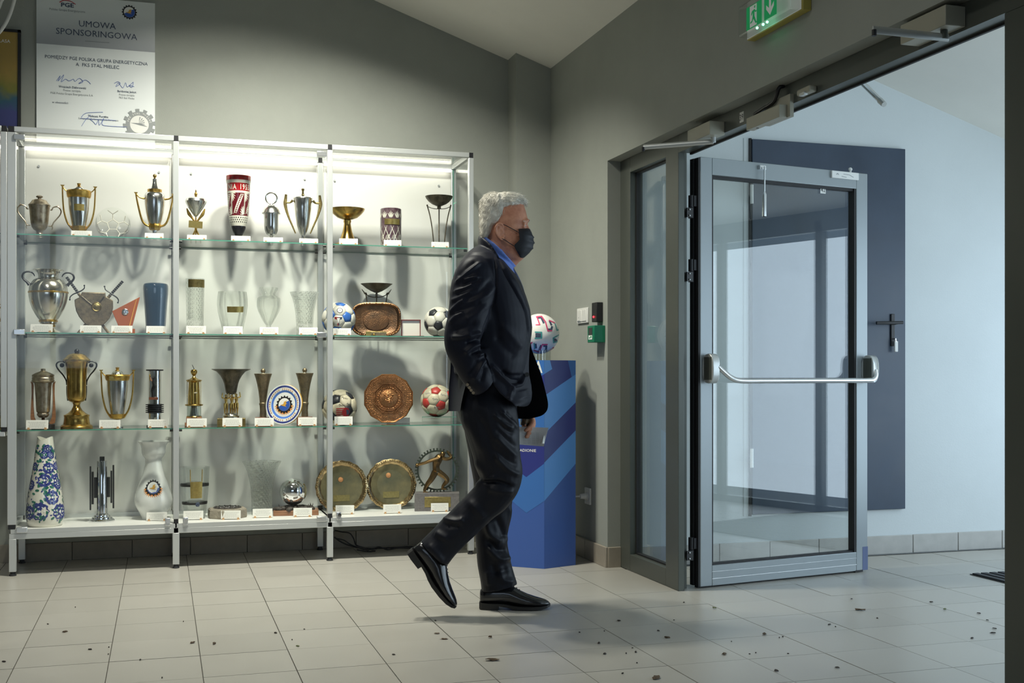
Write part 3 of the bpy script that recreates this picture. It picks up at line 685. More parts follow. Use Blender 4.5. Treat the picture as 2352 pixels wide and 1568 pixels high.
# ================================================================== glass trophy cabinets
PX = [-0.707, 0.0715, 0.8595, 1.6375]
SZ = [1.694, 1.204, 0.718]; BZ = 0.230
FY0, FY1, RY0, RY1 = 6.142, 6.170, 6.535, 6.563
def bw(mb, name, mats, parent, **kw):
    off = parent.location; q = parent.parent
    while q is not None: off = off+q.location; q = q.parent
    mb.v = [(a-off.x, b-off.y, c-off.z) for a, b, c in mb.v]
    return mb.build(name, mats, parent, **kw)
def cabinet(xs, zb, label, legs, hinge, locks, pins=True):
    cb = thing('display_cabinet', label, 'cabinet', ((xs[0]+xs[-1])/2, 6.35, 0))
    hw = .0145; n = len(xs)
    for i, x in enumerate(xs):
        h = .0205 if (i == 0 and legs) else hw
        for (a, b) in ((FY0, FY1), (RY0, RY1)):
            bw(MB().box(x-h, x+h, a, b, zb+.022, 2.190), 'post', 'alu', cb, bevel=.002)
            bw(MB().box(x-h*.8, x+h*.8, a+.001, b, 2.190, 2.219), 'corner_joint', 'black_plastic', cb)
            bw(MB().box(x-h*.8, x+h*.8, a+.001, b, zb, zb+.022), 'corner_joint', 'black_plastic', cb)
    for i in range(n-1):
        x0, x1 = xs[i]+hw, xs[i+1]-hw; xm = (x0+x1)/2
        for (a, b) in ((FY0, FY1), (RY0, RY1)):
            bw(MB().box(x0-.004, x1+.004, a, b, 2.192, 2.219), 'top_rail', 'alu', cb, bevel=.002)
        bw(MB().box(x0, x1, FY1, RY0, 2.206, 2.212), 'top_glass', 'case_glass', cb)
        bw(MB().box(x0-.02, x1+.02, 6.566, 6.574, zb-.01, 2.200), 'back_panel', 'white_board', cb)
        bw(MB().box(x0-.02, x1+.02, FY0+.003, 6.566, zb-.022, zb), 'bottom_board', 'white_board', cb)
        bw(MB().box(x0-.018, x1+.018, FY0, FY0+.003, zb-.022, zb-.001), 'board_edge', 'alu', cb)
        bw(MB().box(x0, x1, 6.545, 6.566, zb, zb+.020), 'back_lip', 'alu', cb)
        bw(MB().box(x0+.005, x1-.005, 6.520, 6.538, 2.176, 2.190), 'light_strip', 'led', cb)
        for z in SZ:
            if z < zb: continue
            sh = bw(MB().box(x0-.002, x1+.002, 6.172, 6.560, z-.0055, z-.0005), 'glass_shelf', 'shelf_glass', cb)
            bw(MB().box(x0-.002, x1+.002, 6.1705, 6.172, z-.0055, z-.0005), 'shelf_edge', 'glass_edge', sh)
            bw(MB().box(x0-.002, x1+.002, 6.560, 6.5615, z-.0055, z-.0005), 'shelf_edge', 'glass_edge', sh)
            if pins:
                for xx, sgn in ((x0, 1), (x1, -1)):
                    for yy in (6.19, 6.53):
                        bw(MB().tube([(xx, yy, z-.012), (xx+sgn*.016, yy, z-.012)], .0065, 8), 'shelf_pin', 'iron', sh)
        bw(MB().box(x0-.006, x1+.006, 6.1455, 6.1505, zb+.004, 2.188), 'door_glass', 'case_glass', cb)
        for xx in (x0+.07, x1-.07): bw(MB().tube([(xx, 6.567, 2.098), (xx, 6.560, 2.098)], .006, 10), 'screw', 'alu', cb)
    for x in (xs[0], xs[-1]):
        bw(MB().box(x-.003, x+.003, FY1, RY0, zb+.02, 2.192), 'side_glass', 'case_glass', cb)
        for z in (2.205, zb+.012): bw(MB().box(x-.012, x+.012, FY1, RY0, z-.013, z+.013), 'side_rail', 'alu', cb, bevel=.002)
    bw(MB().box(xs[-1]-.006, xs[-1]-.0035, 6.530, 6.535, zb+.02, 2.19), 'glass_edge', 'glass_edge', cb)
    for x, z in hinge: bw(MB().box(x-.026, x+.026, 6.132, 6.155, z-.014, z+.014), 'door_hinge', 'alu_bright', cb, bevel=.003)
    for x in locks:
        lk = bw(MB().box(x-.013, x+.013, 6.136, 6.146, zb-.012, zb+.030), 'door_lock', 'alu_bright', cb, bevel=.003)
        bw(MB().tube([(x+.003, 6.138, zb+.014), (x+.003, 6.126, zb+.014)], .010, 14), 'lock_cylinder', 'chrome', lk)
    if legs:
        for i in range(n-1):
            bw(MB().box(xs[i]-.012, xs[i+1]+.012, FY0, FY1, .180, .2075), 'base_rail', 'alu', cb, bevel=.0015)
            bw(MB().box(xs[i]-.012, xs[i+1]+.012, RY0, RY1, .180, .2075), 'base_rail', 'alu', cb)
        for i, x in enumerate(xs):
            for (a, b) in ((FY0, FY1), (RY0, RY1)):
                xx = x+.004 if i == 0 else x
                lg = bw(MB().box(xx-.0165, xx+.0165, a-.001, b+.001, .020, .1815), 'leg', 'alu', cb, bevel=.0015)
                bw(MB().tube([(xx, (a+b)/2, .000), (xx, (a+b)/2, .006), (xx, (a+b)/2, .008), (xx, (a+b)/2, .021)], [.017, .017, .012, .012], 12), 'foot', 'rubber', lg)
        for x in (xs[0], xs[-1]): bw(MB().box(x-.0145, x+.0145, FY1, RY0, .180, .2075), 'base_rail', 'alu', cb)
    return cb
cabinet(PX, BZ, 'wide three bay glass trophy cabinet on short grey metal legs', True,
        [(-.672, 2.166), (-.672, 1.204), (-.660, .226), (.815, 2.166), (.815, 1.204), (.815, .226)], [.030, .118, .905])
cabinet([-1.530, -0.743], 0.712, 'narrow glass cabinet cut off at the left picture edge', False, [], [], False)
# ------------------------------------------------------------------ posters over the cabinets and cable
pb_ = thing('contract_board', 'large white sponsorship contract board with gear logo above the cabinets', 'poster', tuple(at(220, 300, 6.575)))
def A2(px, py, d=0.0): p = at(px, py, 6.560-d); return (p.x, p.y, p.z)
L0 = at(83, 0, 6.56).x; R0 = at(356, 0, 6.56).x; ZB0, ZM0, ZT0 = 2.150, at(220, 108, 6.56).z, 3.02
bw(MB().box(L0, R0, 6.560, 6.572, ZB0, ZT0), 'board', 'board_white', pb_)
hm = mat('board_header', (.42, .44, .45), r=.45); nt = hm.node_tree
tcn = nt.nodes.new('ShaderNodeTexCoord'); sx_ = nt.nodes.new('ShaderNodeSeparateXYZ'); rpn = nt.nodes.new('ShaderNodeValToRGB')
nt.links.new(tcn.outputs['Generated'], sx_.inputs[0]); nt.links.new(sx_.outputs['Z'], rpn.inputs[0]); nt.links.new(rpn.outputs[0], nt.nodes['Principled BSDF'].inputs['Base Color'])
rpn.color_ramp.elements[0].color = (.36, .38, .41, 1); rpn.color_ramp.elements[1].color = (.70, .74, .73, 1); rpn.color_ramp.elements[1].position = .75
bw(MB().box(L0, R0, 6.5592, 6.560, ZM0, ZT0), 'header_print', hm, pb_)
tx = MB()
mpx = (R0-L0)/273.0
def bt(txt, px, py, cap, mi=0, bold=0.0, sx=1.0):
    c0 = at(px, py, 6.5585); s = cap*mpx/0.70
    put_text(tx, txt, s, lambda x, y: (c0.x+x, 6.5582, c0.z+y), mi, bold, sx)
bt('UMOWA', 223, 62, 15); bt('SPONSORINGOWA', 222, 83, 15)
bt('POMIĘDZY PGE POLSKA GRUPA ENERGETYCZNA', 222, 140, 8.0, 0, 0.0, .93); bt('A  FKS STAL MIELEC', 224, 153, 8.0, 0, 0.0)
bt('Wojciech Dąbrowski', 166, 201, 5.0, 0, .01); bt('Prezes zarządu', 165, 208.5, 4.6, 1); bt('PGE Polska Grupa Energetyczna S.A.', 165, 216.5, 4.6, 1)
bt('Bartłomiej Jaskot', 291, 211, 5.0, 0, .01, .9); bt('Prezes zarządu', 291, 218.5, 4.6, 1, 0, .9); bt('FKS Stal Mielec', 291, 225.5, 4.6, 1, 0, .9)
bt('w obecności:', 138, 236, 4.8, 0); bt('Tadeusz Poręba', 225, 268, 5.0, 0, .01); bt('Europoseł i Parlamentarzysta Europejski', 226, 274.5, 4.0, 1)
bt('PGE', 154, 14, 9.5, 0, .03, 1.25); bt('Polska Grupa Energetyczna', 154, 24, 5.2, 1)
tx.add([A2(195, 93, .0012), A2(251, 97, .0012), A2(251, 95.6, .0012), A2(195, 91.6, .0012)], [(0, 1, 2, 3)], 1)
bw(tx, 'print', ['ink_navy', 'ink_grey'], pb_)
pen = MB()
def sig(pts, w=.0011): pen.tube(smooth_path([V(A2(x, y, .0022)) for x, y in pts], 5), w, 5)
sig([(129, 184), (138, 172), (133, 184), (146, 170), (140, 186), (150, 180), (158, 184), (168, 180), (172, 185), (182, 178), (190, 186), (180, 190), (196, 182), (208, 191)])
sig([(262, 190), (270, 186), (276, 190), (266, 197), (272, 189), (282, 200), (288, 188), (292, 198), (300, 192), (306, 187), (303, 199), (296, 194), (308, 197)])
sig([(186, 268), (198, 258), (236, 256)]); sig([(184, 270), (214, 272), (266, 275)]); sig([(187, 288), (196, 274), (208, 262)]); sig([(206, 272), (214, 278), (220, 284), (226, 274), (228, 286), (238, 270), (234, 284), (250, 288), (292, 290)])
bw(pen, 'signatures', 'ink_pen', pb_)
ar = MB(); ar.tube(smooth_path([V(A2(x, y, .002)) for x, y in ((136, 3), (145, -1), (154, -1), (164, 2), (173, 8))], 5), .0022, 6, flat=(1, .5))
bw(ar, 'logo_arc', 'ink_red', pb_)
em = MB(); ce_ = at(297, 26, 6.5585); emblem(lambda u, v, l: (ce_.x+u, 6.5588-.0003*l, ce_.z+v), 21*mpx, em, flames=False); bw(em, 'crest', EMB, pb_)
# large pale gear with lettering at the lower right corner, cut proud of the board edge
gr = MB(); gc = at(320, 284, 6.555); GR = 30*mpx
n = 48
def gq(r, a, d): return (gc.x+r*GR*cos(a), 6.5585-d, gc.z+r*GR*sin(a))
for k in range(n):
    a0, a1 = 2*pi*k/n, 2*pi*(k+1)/n; ro = 1.28 if k % 4 < 2 else 1.06
    if gc.z+GR*sin(a0) < 2.16: continue
    gr.add([gq(ro, a0, .001), gq(ro, a1, .001), gq(.74, a1, .001), gq(.74, a0, .001)], [(0, 1, 2, 3)], 0)
gr.add([gq(.74, 2*pi*k/32, .0006) for k in range(32)], [tuple(range(32))], 1)
for k, ch in enumerate('FKS STAL MIELEC'):
    a = radians(165-k*150/14)
    put_text(gr, ch, .013, lambda x, y: (gc.x+(GR*.84+y)*cos(a)+x*sin(a), 6.5570, gc.z+(GR*.84+y)*sin(a)-x*cos(a)), 2, .02)
for k in range(5): gr.add([gq(.1+.0*k, 1.9, .0012), gq(.62-.05*k, 1.55-.35*k, .0012), gq(.60-.05*k, 1.42-.35*k, .0012)], [(0, 1, 2)], 3)
gr.add([gq(.7, 3.0, .0012), gq(.1, 1.8, .0013), gq(.2, .2, .0013), gq(.68, -.25, .0012), gq(.1, -.9, .0012)], [(0, 1, 2, 3, 4)], 3)
bw(gr, 'gear_logo', [mat('gear_grey', (.30, .32, .32), r=.5), 'ink_white', 'ink_white', 'ink_grey'], pb_)
pb_.location.y += .016
fp = thing('framed_poster', 'black framed yellow to violet poster at the top left corner', 'poster', (at(0, 280, 6.57).x-.25, 6.57, 2.206))
Rf = at(47, 200, 6.56).x; Lf = Rf-.62; Zt = at(47, 68, 6.56).z
bw(MB().box(Rf-.014, Rf, 6.55, 6.575, 2.206, Zt).box(Lf, Lf+.014, 6.55, 6.575, 2.206, Zt).box(Lf, Rf, 6.55, 6.575, Zt-.014, Zt).box(Lf, Rf, 6.55, 6.575, 2.206, 2.220), 'frame', 'black_plastic', fp)
gm_ = mat('poster_gradient', (.4, .3, .1), r=.12, coat=.3); nt = gm_.node_tree
tcn = nt.nodes.new('ShaderNodeTexCoord'); sx_ = nt.nodes.new('ShaderNodeSeparateXYZ'); rpn = nt.nodes.new('ShaderNodeValToRGB'); nz = nt.nodes.new('ShaderNodeTexNoise'); mx_ = nt.nodes.new('ShaderNodeMath'); mx_.operation = 'MULTIPLY_ADD'
nz.inputs['Scale'].default_value = 9; mx_.inputs[1].default_value = .16
nt.links.new(tcn.outputs['Generated'], sx_.inputs[0]); nt.links.new(tcn.outputs['Generated'], nz.inputs['Vector'])
nt.links.new(nz.outputs['Fac'], mx_.inputs[0]); nt.links.new(sx_.outputs['Z'], mx_.inputs[2]); nt.links.new(mx_.outputs[0], rpn.inputs[0]); nt.links.new(rpn.outputs[0], nt.nodes['Principled BSDF'].inputs['Base Color'])
cr = rpn.color_ramp; cr.elements[0].color = (.05, .05, .14, 1); cr.elements[0].position = .12; cr.elements[1].color = (.40, .27, .07, 1); cr.elements[1].position = .75
for p, c in ((.35, (.07, .08, .22, 1)), (.46, (.05, .12, .17, 1)), (.56, (.20, .20, .05, 1))): e = cr.elements.new(p); e.color = c
bw(MB().box(Lf+.012, Rf-.012, 6.556, 6.572, 2.218, Zt-.012), 'picture', gm_, fp)
tx = MB(); c0 = at(12, 96, 6.555); put_text(tx, 'LASA', .024, lambda x, y: (c0.x+x-.005, 6.5554, c0.z+y)); bw(tx, 'lettering', 'ink_white', fp); fp.location.y += .014
wc = thing('hanging_cable', 'thin white cable looping down at the top left corner', 'cable', tuple(at(5, 40, 6.45)))
bw(MB().tube(smooth_path([at(x, y, 6.45) for x, y in ((40, -420), (42, -200), (38, -30), (33, 0), (22, 35), (8, 62), (-8, 80), (-30, 84), (-52, 60), (-60, 0), (-50, -200), (-30, -400))], 6), .0085, 8).tube(smooth_path([at(x, y, 6.45) for x, y in ((-20, -400), (4, -180), (8, -25), (2, 5), (-10, 30), (-28, 34), (-44, 10), (-42, -180), (-30, -400))], 6), .0085, 8), 'cable', 'white_plastic', wc)
# wiring on the floor under the cabinet
kb = thing('power_cable', 'tangled black power cable lying under the cabinet by its legs', 'cable', (1.1, 6.4, 0))
def U(px, py, Y): p = at(px, py, Y); return V((p.x, p.y, max(p.z, .008)))
wr_ = MB()
wr_.tube(smooth_path([U(x, y, 6.50) for x, y in ((768, 1217), (785, 1221), (803, 1224), (812, 1236), (818, 1251), (835, 1259))], 6), .004, 6)
wr_.tube(smooth_path([U(x, y, 6.46) for x, y in ((768, 1233), (782, 1243), (800, 1251), (825, 1257), (850, 1259), (880, 1258), (905, 1261), (935, 1262), (960, 1263))], 6), .005, 6)
wr_.tube(smooth_path([U(x, y, 6.40) for x, y in ((770, 1236), (790, 1240), (810, 1252), (845, 1262), (870, 1256), (890, 1262), (915, 1258), (945, 1264))], 6), .004, 6)
wr_.tube(smooth_path([U(x, y, 6.36) for x, y in ((820, 1262), (845, 1270), (862, 1266), (850, 1262), (838, 1266))], 6), .004, 6)
bw(wr_, 'wire', 'black_plastic', kb)
# ================================================================== trophies
class Item:
    """a thing on a shelf drawn in the units of an enlarged view: origin ox, oy, zs units per photograph pixel"""
    def __init__(s, name, label, cat, view, cx, yb, shelf, Y=6.36, group=None, turn=True, ph=None):
        ox, oy, zs = view; s.cx, s.yb, s.zs = cx, yb, zs
        p = at(ox+cx/zs, 800, Y); wd = p.x*sin(YAW)+p.y*cos(YAW); s.k = wd/FPX/zs
        z = SZ[shelf-1] if shelf <= 3 else BZ
        s.o = thing(name, label, cat, (p.x, Y, z), -atan2(p.x, Y) if turn else 0.0, group); s.label = label
        s.Y = Y; s.z = z; s.x = p.x
    def P(s, x, y, d=0.0): return V(((x-s.cx)*s.k, d, (s.yb-y)*s.k))
    def pr(s, prof): return [(r*s.k, (s.yb-y)*s.k) for r, y in prof]
    def lathe(s, name, prof, m, n=28, parent=None, x=None, d=0.0, **kw):
        c = ((x-s.cx)*s.k if x is not None else 0, d, 0)
        return MB().lathe(s.pr(prof), n, c=c, **kw).build(name, m, parent or s.o)
    def tube(s, name, pts, rad, m, n=8, sm=5, parent=None, flat=None):
        q = [s.P(*p) for p in pts]; Q = smooth_path(q, sm) if sm else q
        if hasattr(rad, '__len__'):
            rr = []
            for i in range(len(Q)):
                t = i/(len(Q)-1)*(len(rad)-1); a = int(min(t, len(rad)-2)); rr.append((rad[a]*(1-t+a)+rad[a+1]*(t-a))*s.k)
        else: rr = rad*s.k
        return MB().tube(Q, rr, n, flat=flat).build(name, m, parent or s.o)
    def prism(s, name, poly, d0, d1, m, parent=None, bevel=0.0):
        return MB().prism([((x-s.cx)*s.k, (s.yb-y)*s.k) for x, y in poly], d0, d1).build(name, m, parent or s.o, bevel=bevel)
    def box(s, name, x0, x1, y0, y1, d0, d1, m, parent=None, bevel=0.001):
        a, b = s.P(x0, y1), s.P(x1, y0)
        return MB().box(a.x, b.x, d0, d1, a.z, b.z).build(name, m, parent or s.o, bevel=bevel)
    def sphere(s, name, x, y, r, m, parent=None, d=0.0, sc=(1, 1, 1)):
        p = s.P(x, y, d); return MB().sphere(tuple(p), r*s.k, 20, 14, sc=sc).build(name, m, parent or s.o)
def mirror(pts, cx): return [(2*cx-p[0],)+tuple(p[1:]) for p in pts]
def open_prof(prof, t):
    """outer outline bottom to top, then back down inside: an open vessel with wall thickness t"""
    inn = [(max(r-t, 1), y) for r, y in prof if r > t*1.6]
    inn = inn[1:] if len(inn) > 2 else inn
    inn[0] = (inn[0][0], inn[0][1]-t*1.5)
    return prof+inn[::-1]+[(0.5, inn[0][1])]
Z1, Z2, Z3 = (0, 280, 5.6), (390, 300, 5.6), (720, 320, 5.808)
Z4, Z5, Z6 = (0, 560, 5.6), (390, 570, 6.03), (720, 570, 6.03)
Z7, Z8, Z9 = (0, 780, 5.6), (390, 780, 6.03), (720, 780, 6.03)
Z10, Z11, Z12 = (0, 980, 4.355), (390, 1000, 4.9), (700, 1000, 4.9)
# ---- top shelf
a = Item('trophy_cup', 'small tarnished lidded cup with scroll handles, first on top left shelf', 'trophy', Z1, 507, 1405, 1)
a.lathe('bowl', [(46, 1405), (46, 1396), (42, 1390), (47, 1380), (40, 1366), (44, 1352), (38, 1340), (42, 1312), (70, 1296), (92, 1265), (106, 1210), (112, 1150), (120, 1060), (128, 990)], 'old_silver')
ld = a.lathe('lid', [(134, 990), (134, 978), (118, 962), (100, 940), (86, 918), (60, 908), (26, 905), (18, 890), (40, 880), (42, 868), (26, 856), (1, 852)], 'old_silver')
h = [(636, 1036), (655, 1032), (668, 1005), (700, 990), (735, 992), (766, 1040), (755, 1090), (720, 1140), (680, 1190), (655, 1240), (612, 1243)]
for q in (h, mirror(h, 507)):
    ho = a.tube('handle', q, [6, 9, 7, 9, 9, 8, 8, 8, 7, 6], 'old_silver')
    a.tube('scroll', [(q[9][0], 1232), (q[9][0]+(8 if q is h else -8), 1262), (q[9][0]+(2 if q is h else -2), 1290)], [8, 6, 3], 'old_silver', parent=ho)
    a.tube('thumb_piece', [(q[4][0], 992), (q[4][0]+(-4 if q is h else 4), 965)], [8, 2], 'old_silver', sm=0, parent=ho)
def winged_cup(view, cx, yb, shelf, label, s=1.0, y0=715, rimy=(812, 908), plq=None, card_front=True):
    """tall silver cup with gilt band and angular gilt handles"""
    a = Item('trophy_cup', label, 'trophy', view, cx, yb, shelf); t = rimy[1]; bot = yb
    a.lathe('foot', [(78, bot), (78, bot-8), (58, bot-22), (28, bot-50), (20, bot-95), (30, bot-105)], 'silver')
    H = (bot-100)-t
    a.lathe('base_leaves', [(34, bot-98), (72, bot-112), (88, bot-140), (96, bot-168), (84, bot-172)], 'gold', ripple=lambda an, r, z: r*(1+.05*cos(an*8)))
    a.lathe('bowl', [(80, bot-150), (104, t+H*.62), (124, t+H*.35), (131, t+H*.15), (133, t)], 'silver')
    a.lathe('rim', [(136, t+2), (146, t-14), (152, rimy[0]+40), (154, rimy[0]+14), (144, rimy[0]), (120, rimy[0]-2), (60, rimy[0]-4)], 'gold')
    l = a.lathe('lid', [(74, rimy[0]), (68, rimy[0]-20), (52, rimy[0]-40), (24, rimy[0]-50)], 'silver')
    a.lathe('finial', [(36, rimy[0]-46), (26, rimy[0]-56), (16, rimy[0]-66), (24, rimy[0]-84), (24, rimy[0]-92), (1, rimy[0]-98)], 'gold', parent=l)
    hx = 205
    q = [(cx+hx-8, rimy[0]-50), (cx+hx-10, t-20), (cx+hx-24, t+H*.38), (cx+hx-62, t+H*.72), (cx+hx-110, bot-150), (cx+70, bot-118)]
    for p in (q, mirror(q, cx)):
        sg = 1 if p is q else -1
        h = a.tube('handle', p, [9, 10, 11, 12, 13, 14], 'gold', flat=(1, 1.6))
        a.tube('handle_arm', [(cx+sg*(hx-8), rimy[0]-42), (cx+sg*172, rimy[0]-8), (cx+sg*142, rimy[0]+18)], [8, 7, 8], 'gold', parent=h)
        a.prism('handle_cap', [(cx+sg*(hx-8)-26, rimy[0]-62), (cx+sg*(hx-8)+26, rimy[0]-62), (cx+sg*(hx-8)+12, rimy[0]-44), (cx+sg*(hx-8)-12, rimy[0]-44)], -.006, .006, 'gold', parent=h)
    if plq:
        y1, y2, r, a0, a1 = plq; rr = (r+3)*a.k; R = []
        for y in (y2, y1): R.append([V((rr*sin(x), -rr*cos(x), (a.yb-y)*a.k)) for x in [a0+(a1-a0)*i/8 for i in range(9)]])
        MB().rings(R, 0, (False, False), False).build('plaque', 'plaque', a.o)
    return a
winged_cup(Z1, 1015, 1440, 1, 'silver cup with tall gilt handles beside the small tarnished cup', plq=(1000, 1085, 131, -.45, .5))
MB()
a = Item('crystal_plate', 'round clear crystal plate cut like a football on top left shelf', 'plate', Z1, 1452, 1450, 1, Y=6.42)
rt = Matrix.Translation(a.P(1452, 1232, .02)) @ Matrix.Rotation(radians(80), 4, 'X')
K = a.k*218
MB().rings([[V((r*K*cos(2*pi*j/48), r*K*sin(2*pi*j/48), z)) for j in range(48)] for r, z in ((.30, .004), (.62, .006), (.80, .012), (.97, .030), (1.0, .030), (1.0, .024), (.80, .004), (.62, -.002), (.30, -.004))], 0, (True, True), True, rt).build('dish', 'crystal_plain', a.o)
cu = MB()
for k in range(5):
    p0, p1 = radians(90+72*k), radians(162+72*k)
    cu.tube([(K*.34*cos(p0), K*.34*sin(p0), .008), (K*.34*cos(p1), K*.34*sin(p1), .008)], .0022, 6, T=rt)
    cu.tube([(K*.34*cos(p0), K*.34*sin(p0), .008), (K*.66*cos(p0), K*.66*sin(p0), .010)], .0022, 6, T=rt)
    for s_ in (-1, 1): cu.tube([(K*.66*cos(p0), K*.66*sin(p0), .010), (K*.88*cos(p0+s_*.33), K*.88*sin(p0+s_*.33), .020)], .0022, 6, T=rt)
cu.build('cut_lines', 'cut_white', a.o)
a = Item('trophy_cup', 'tall spired silver cup with gilt handles right on top left shelf', 'trophy', Z1, 1990, 1468, 1)
a.lathe('foot', [(74, 1468), (74, 1458), (56, 1444), (42, 1425), (38, 1396), (30, 1350), (34, 1320)], 'silver')
a.lathe('base_leaves', [(44, 1322), (62, 1312), (66, 1290), (80, 1262), (72, 1235), (60, 1240)], 'gold', ripple=lambda an, r, z: r*(1+.06*cos(an*8)))
a.lathe('bowl', [(64, 1268), (92, 1180), (112, 1090), (124, 1000), (130, 920), (126, 870), (108, 842), (86, 832)], 'silver')
a.lathe('gilt_band', [(88, 836), (90, 834), (90, 796), (80, 794)], 'gold')
a.lathe('neck', [(76, 796), (56, 775), (40, 750), (32, 715), (28, 680), (30, 662), (20, 655)], 'silver')
a.sphere('finial_ball', 1990, 620, 24, 'brass'); a.tube('finial_stem', [(1990, 658), (1990, 640)], 12, 'brass', sm=0)
q = [(2220, 852), (2214, 900), (2186, 1040), (2150, 1180), (2110, 1245), (2048, 1272)]
for p in (q, mirror(q, 1990)):
    sg = 1 if p is q else -1
    h = a.tube('handle', p, [10, 11, 13, 14, 14, 13], 'gold', flat=(1, 1.5))
    a.tube('handle_arm', [(1990+sg*222, 866), (1990+sg*180, 905), (1990+sg*128, 916)], [9, 10, 12], 'gold', parent=h)
    a.prism('handle_cap', [(1990+sg*230-24, 840), (1990+sg*230+24, 840), (1990+sg*230+10, 860), (1990+sg*230-10, 860)], -.006, .006, 'gold', parent=h)
a = Item('trophy_cup', 'small pear shaped silver cup on gilt leaf legs in middle bay', 'trophy', Z2, 335, 1385, 1)
a.lathe('bowl', [(2, 1052), (24, 1035), (60, 985), (100, 925), (128, 872), (134, 850), (122, 820), (90, 800), (40, 790)], 'silver')
a.lathe('finial', [(36, 792), (12, 782), (20, 762), (18, 745), (8, 730), (10, 715), (1, 694)], 'gold')
for x in (-1, 1):
    a.tube('leg', [(335+x*62, 1385), (335+x*52, 1320), (335+x*20, 1250), (335, 1205)], [9, 10, 11, 10], 'gold')
    a.tube('leaf_stem', [(335+x*14, 1110), (335+x*48, 1060), (335+x*85, 1010), (335+x*112, 940)], [6, 9, 14, 4], 'gold', flat=(1.5, .6))
a.tube('leg', [(335, 1380, .03), (335, 1300, .02), (335, 1210, 0)], 9, 'gold')
a.tube('stem', [(335, 1210), (335, 1050)], [16, 8], 'gold', sm=0)
a.prism('plaque', [(248, 1100), (420, 1112), (416, 1200), (244, 1190)], -.022, -.018, 'plaque')
# ruby cut vase, drawn in its own enlarged view
ZV = (510, 380, 8.711)
a = Item('cut_glass_vase', 'tall ruby red cut glass vase with dark foot in middle bay', 'vase', ZV, 330, 1480, 1)
seg = [('foot', 'black_glass', [(88, 1480), (88, 1468), (60, 1452), (48, 1420), (52, 1368), (58, 1345), (54, 1325), (78, 1296), (112, 1232), (140, 1165), (148, 1120)]),
       ('lattice_band', 'cut_white', [(148, 1120), (164, 1070), (182, 980), (190, 920)]), ('body', 'ruby_dark', [(190, 920), (200, 830), (208, 720), (216, 580), (222, 470)]),
       ('clear_ring', 'cut_white', [(223, 472), (226, 430)]), ('lettered_band', 'ruby', [(225, 432), (228, 350), (230, 272)]), ('clear_ring', 'cut_white', [(231, 274), (236, 250), (243, 212)]), ('rim', 'ruby', [(244, 214), (246, 170), (246, 120), (236, 118), (228, 150), (222, 300)])]
for nme, m, p in seg: a.lathe(nme, p, m, 36, caps=(nme == 'foot', False))
allp = [(r, y) for _, _, p in seg[:-1] for r, y in p]+[(246, 170), (246, 120)]
def rad_at(prof, y):
    for i in range(len(prof)-1):
        (r0, y0), (r1, y1) = prof[i], prof[i+1]
        if y1 <= y <= y0 and y0 != y1: return r0+(r1-r0)*(y0-y)/(y0-y1)
    return prof[-1][0]
def wrapper(it, prof, off=1.5):
    """maps (angle, drawing height) to the outside of a turned body; angle 0 faces the front"""
    def fn(an, y):
        r = (rad_at(prof, y)+off)*it.k
        return V((r*sin(an), -r*cos(an), (it.yb-y)*it.k))
    return fn
wf_ = wrapper(a, allp, 2.0); cw = MB()
def wstrip(mb, fn, p, q, wd, mi=0, n=6):
    """a cut groove from p to q, each (angle, height); wd in drawing units"""
    R = []
    for i in range(n+1):
        t = i/n; an = p[0]+(q[0]-p[0])*t; y = p[1]+(q[1]-p[1])*t
        L_ = sqrt(((q[0]-p[0])*210)**2+(q[1]-p[1])**2)+1e-6
        nx, ny = -(q[1]-p[1])/L_*wd, (q[0]-p[0])*210/L_*wd; f = 1 if n == 1 else (1-abs(2*t-1)**3*.7)
        R.append([fn(an+nx*f/210, y+ny*f), fn(an-nx*f/210, y-ny*f)])
    mb.rings(R, mi, (False, False), False)
for k in range(5):
    b = -.08+k*2*pi/5; hw_ = .62
    for y0, y1, x0, x1 in ((880, 500, -.52, .50),):
        wstrip(cw, wf_, (b-.42, 890), (b+.30, 490), 9); wstrip(cw, wf_, (b-.18, 890), (b+.54, 490), 9)
        for j in range(11): 
            t = (j+.5)/11; wstrip(cw, wf_, (b-.40+.72*t, 880-390*t), (b-.20+.72*t, 872-390*t), 6, n=1)
    for j in range(5):
        an = radians(8+j*20)
        wstrip(cw, wf_, (b-.55, 480), (b-.55+.42*sin(an)*.9+.0, 480+200*cos(an)*.85), 8)
        wstrip(cw, wf_, (b+.58, 900), (b+.58-.42*sin(an)*.9, 900-200*cos(an)*.85), 8)
    for j in range(30): wstrip(cw, wf_, (b+.60, 480+14*j), (b+.72, 480+14*j), 4, n=1)
cw.build('cut_pattern', 'cut_white', a.o)
dk = MB()
for j in range(3):
    for k in range(26):
        an = (k+.5*(j % 2))*2*pi/26; y = 960+42*j
        dk.add([wf_(an, y-15), wf_(an+.07, y), wf_(an, y+15), wf_(an-.07, y)], [(0, 1, 2, 3)])
dk.build('lattice', 'black_glass', a.o)
tx = MB()
for j, ch in enumerate('NIA 1955'): put_text(tx, ch, 150, lambda x, y: wf_(-.86+j*.262+x*.62/215, 405-y*.98), bold=.02)
tx.build('lettering', 'cut_white', a.o)
a = Item('trophy_cup', 'silver lidded cup topped by a large ring in middle bay', 'trophy', Z2, 1306, 1415, 1)
a.lathe('foot', [(56, 1415), (56, 1405), (48, 1370), (30, 1330), (22, 1300), (30, 1286)], 'silver')
a.lathe('bowl', [(30, 1288), (62, 1270), (82, 1225), (90, 1160), (93, 1010)], 'silver')
l = a.lathe('lid', [(114, 1012), (118, 1000), (112, 985), (100, 955), (82, 925), (50, 900), (22, 888), (16, 872)], 'silver')
rg_ = [a.P(1306+72*cos(2*pi*i/24), 805+70*sin(2*pi*i/24)) for i in range(24)]
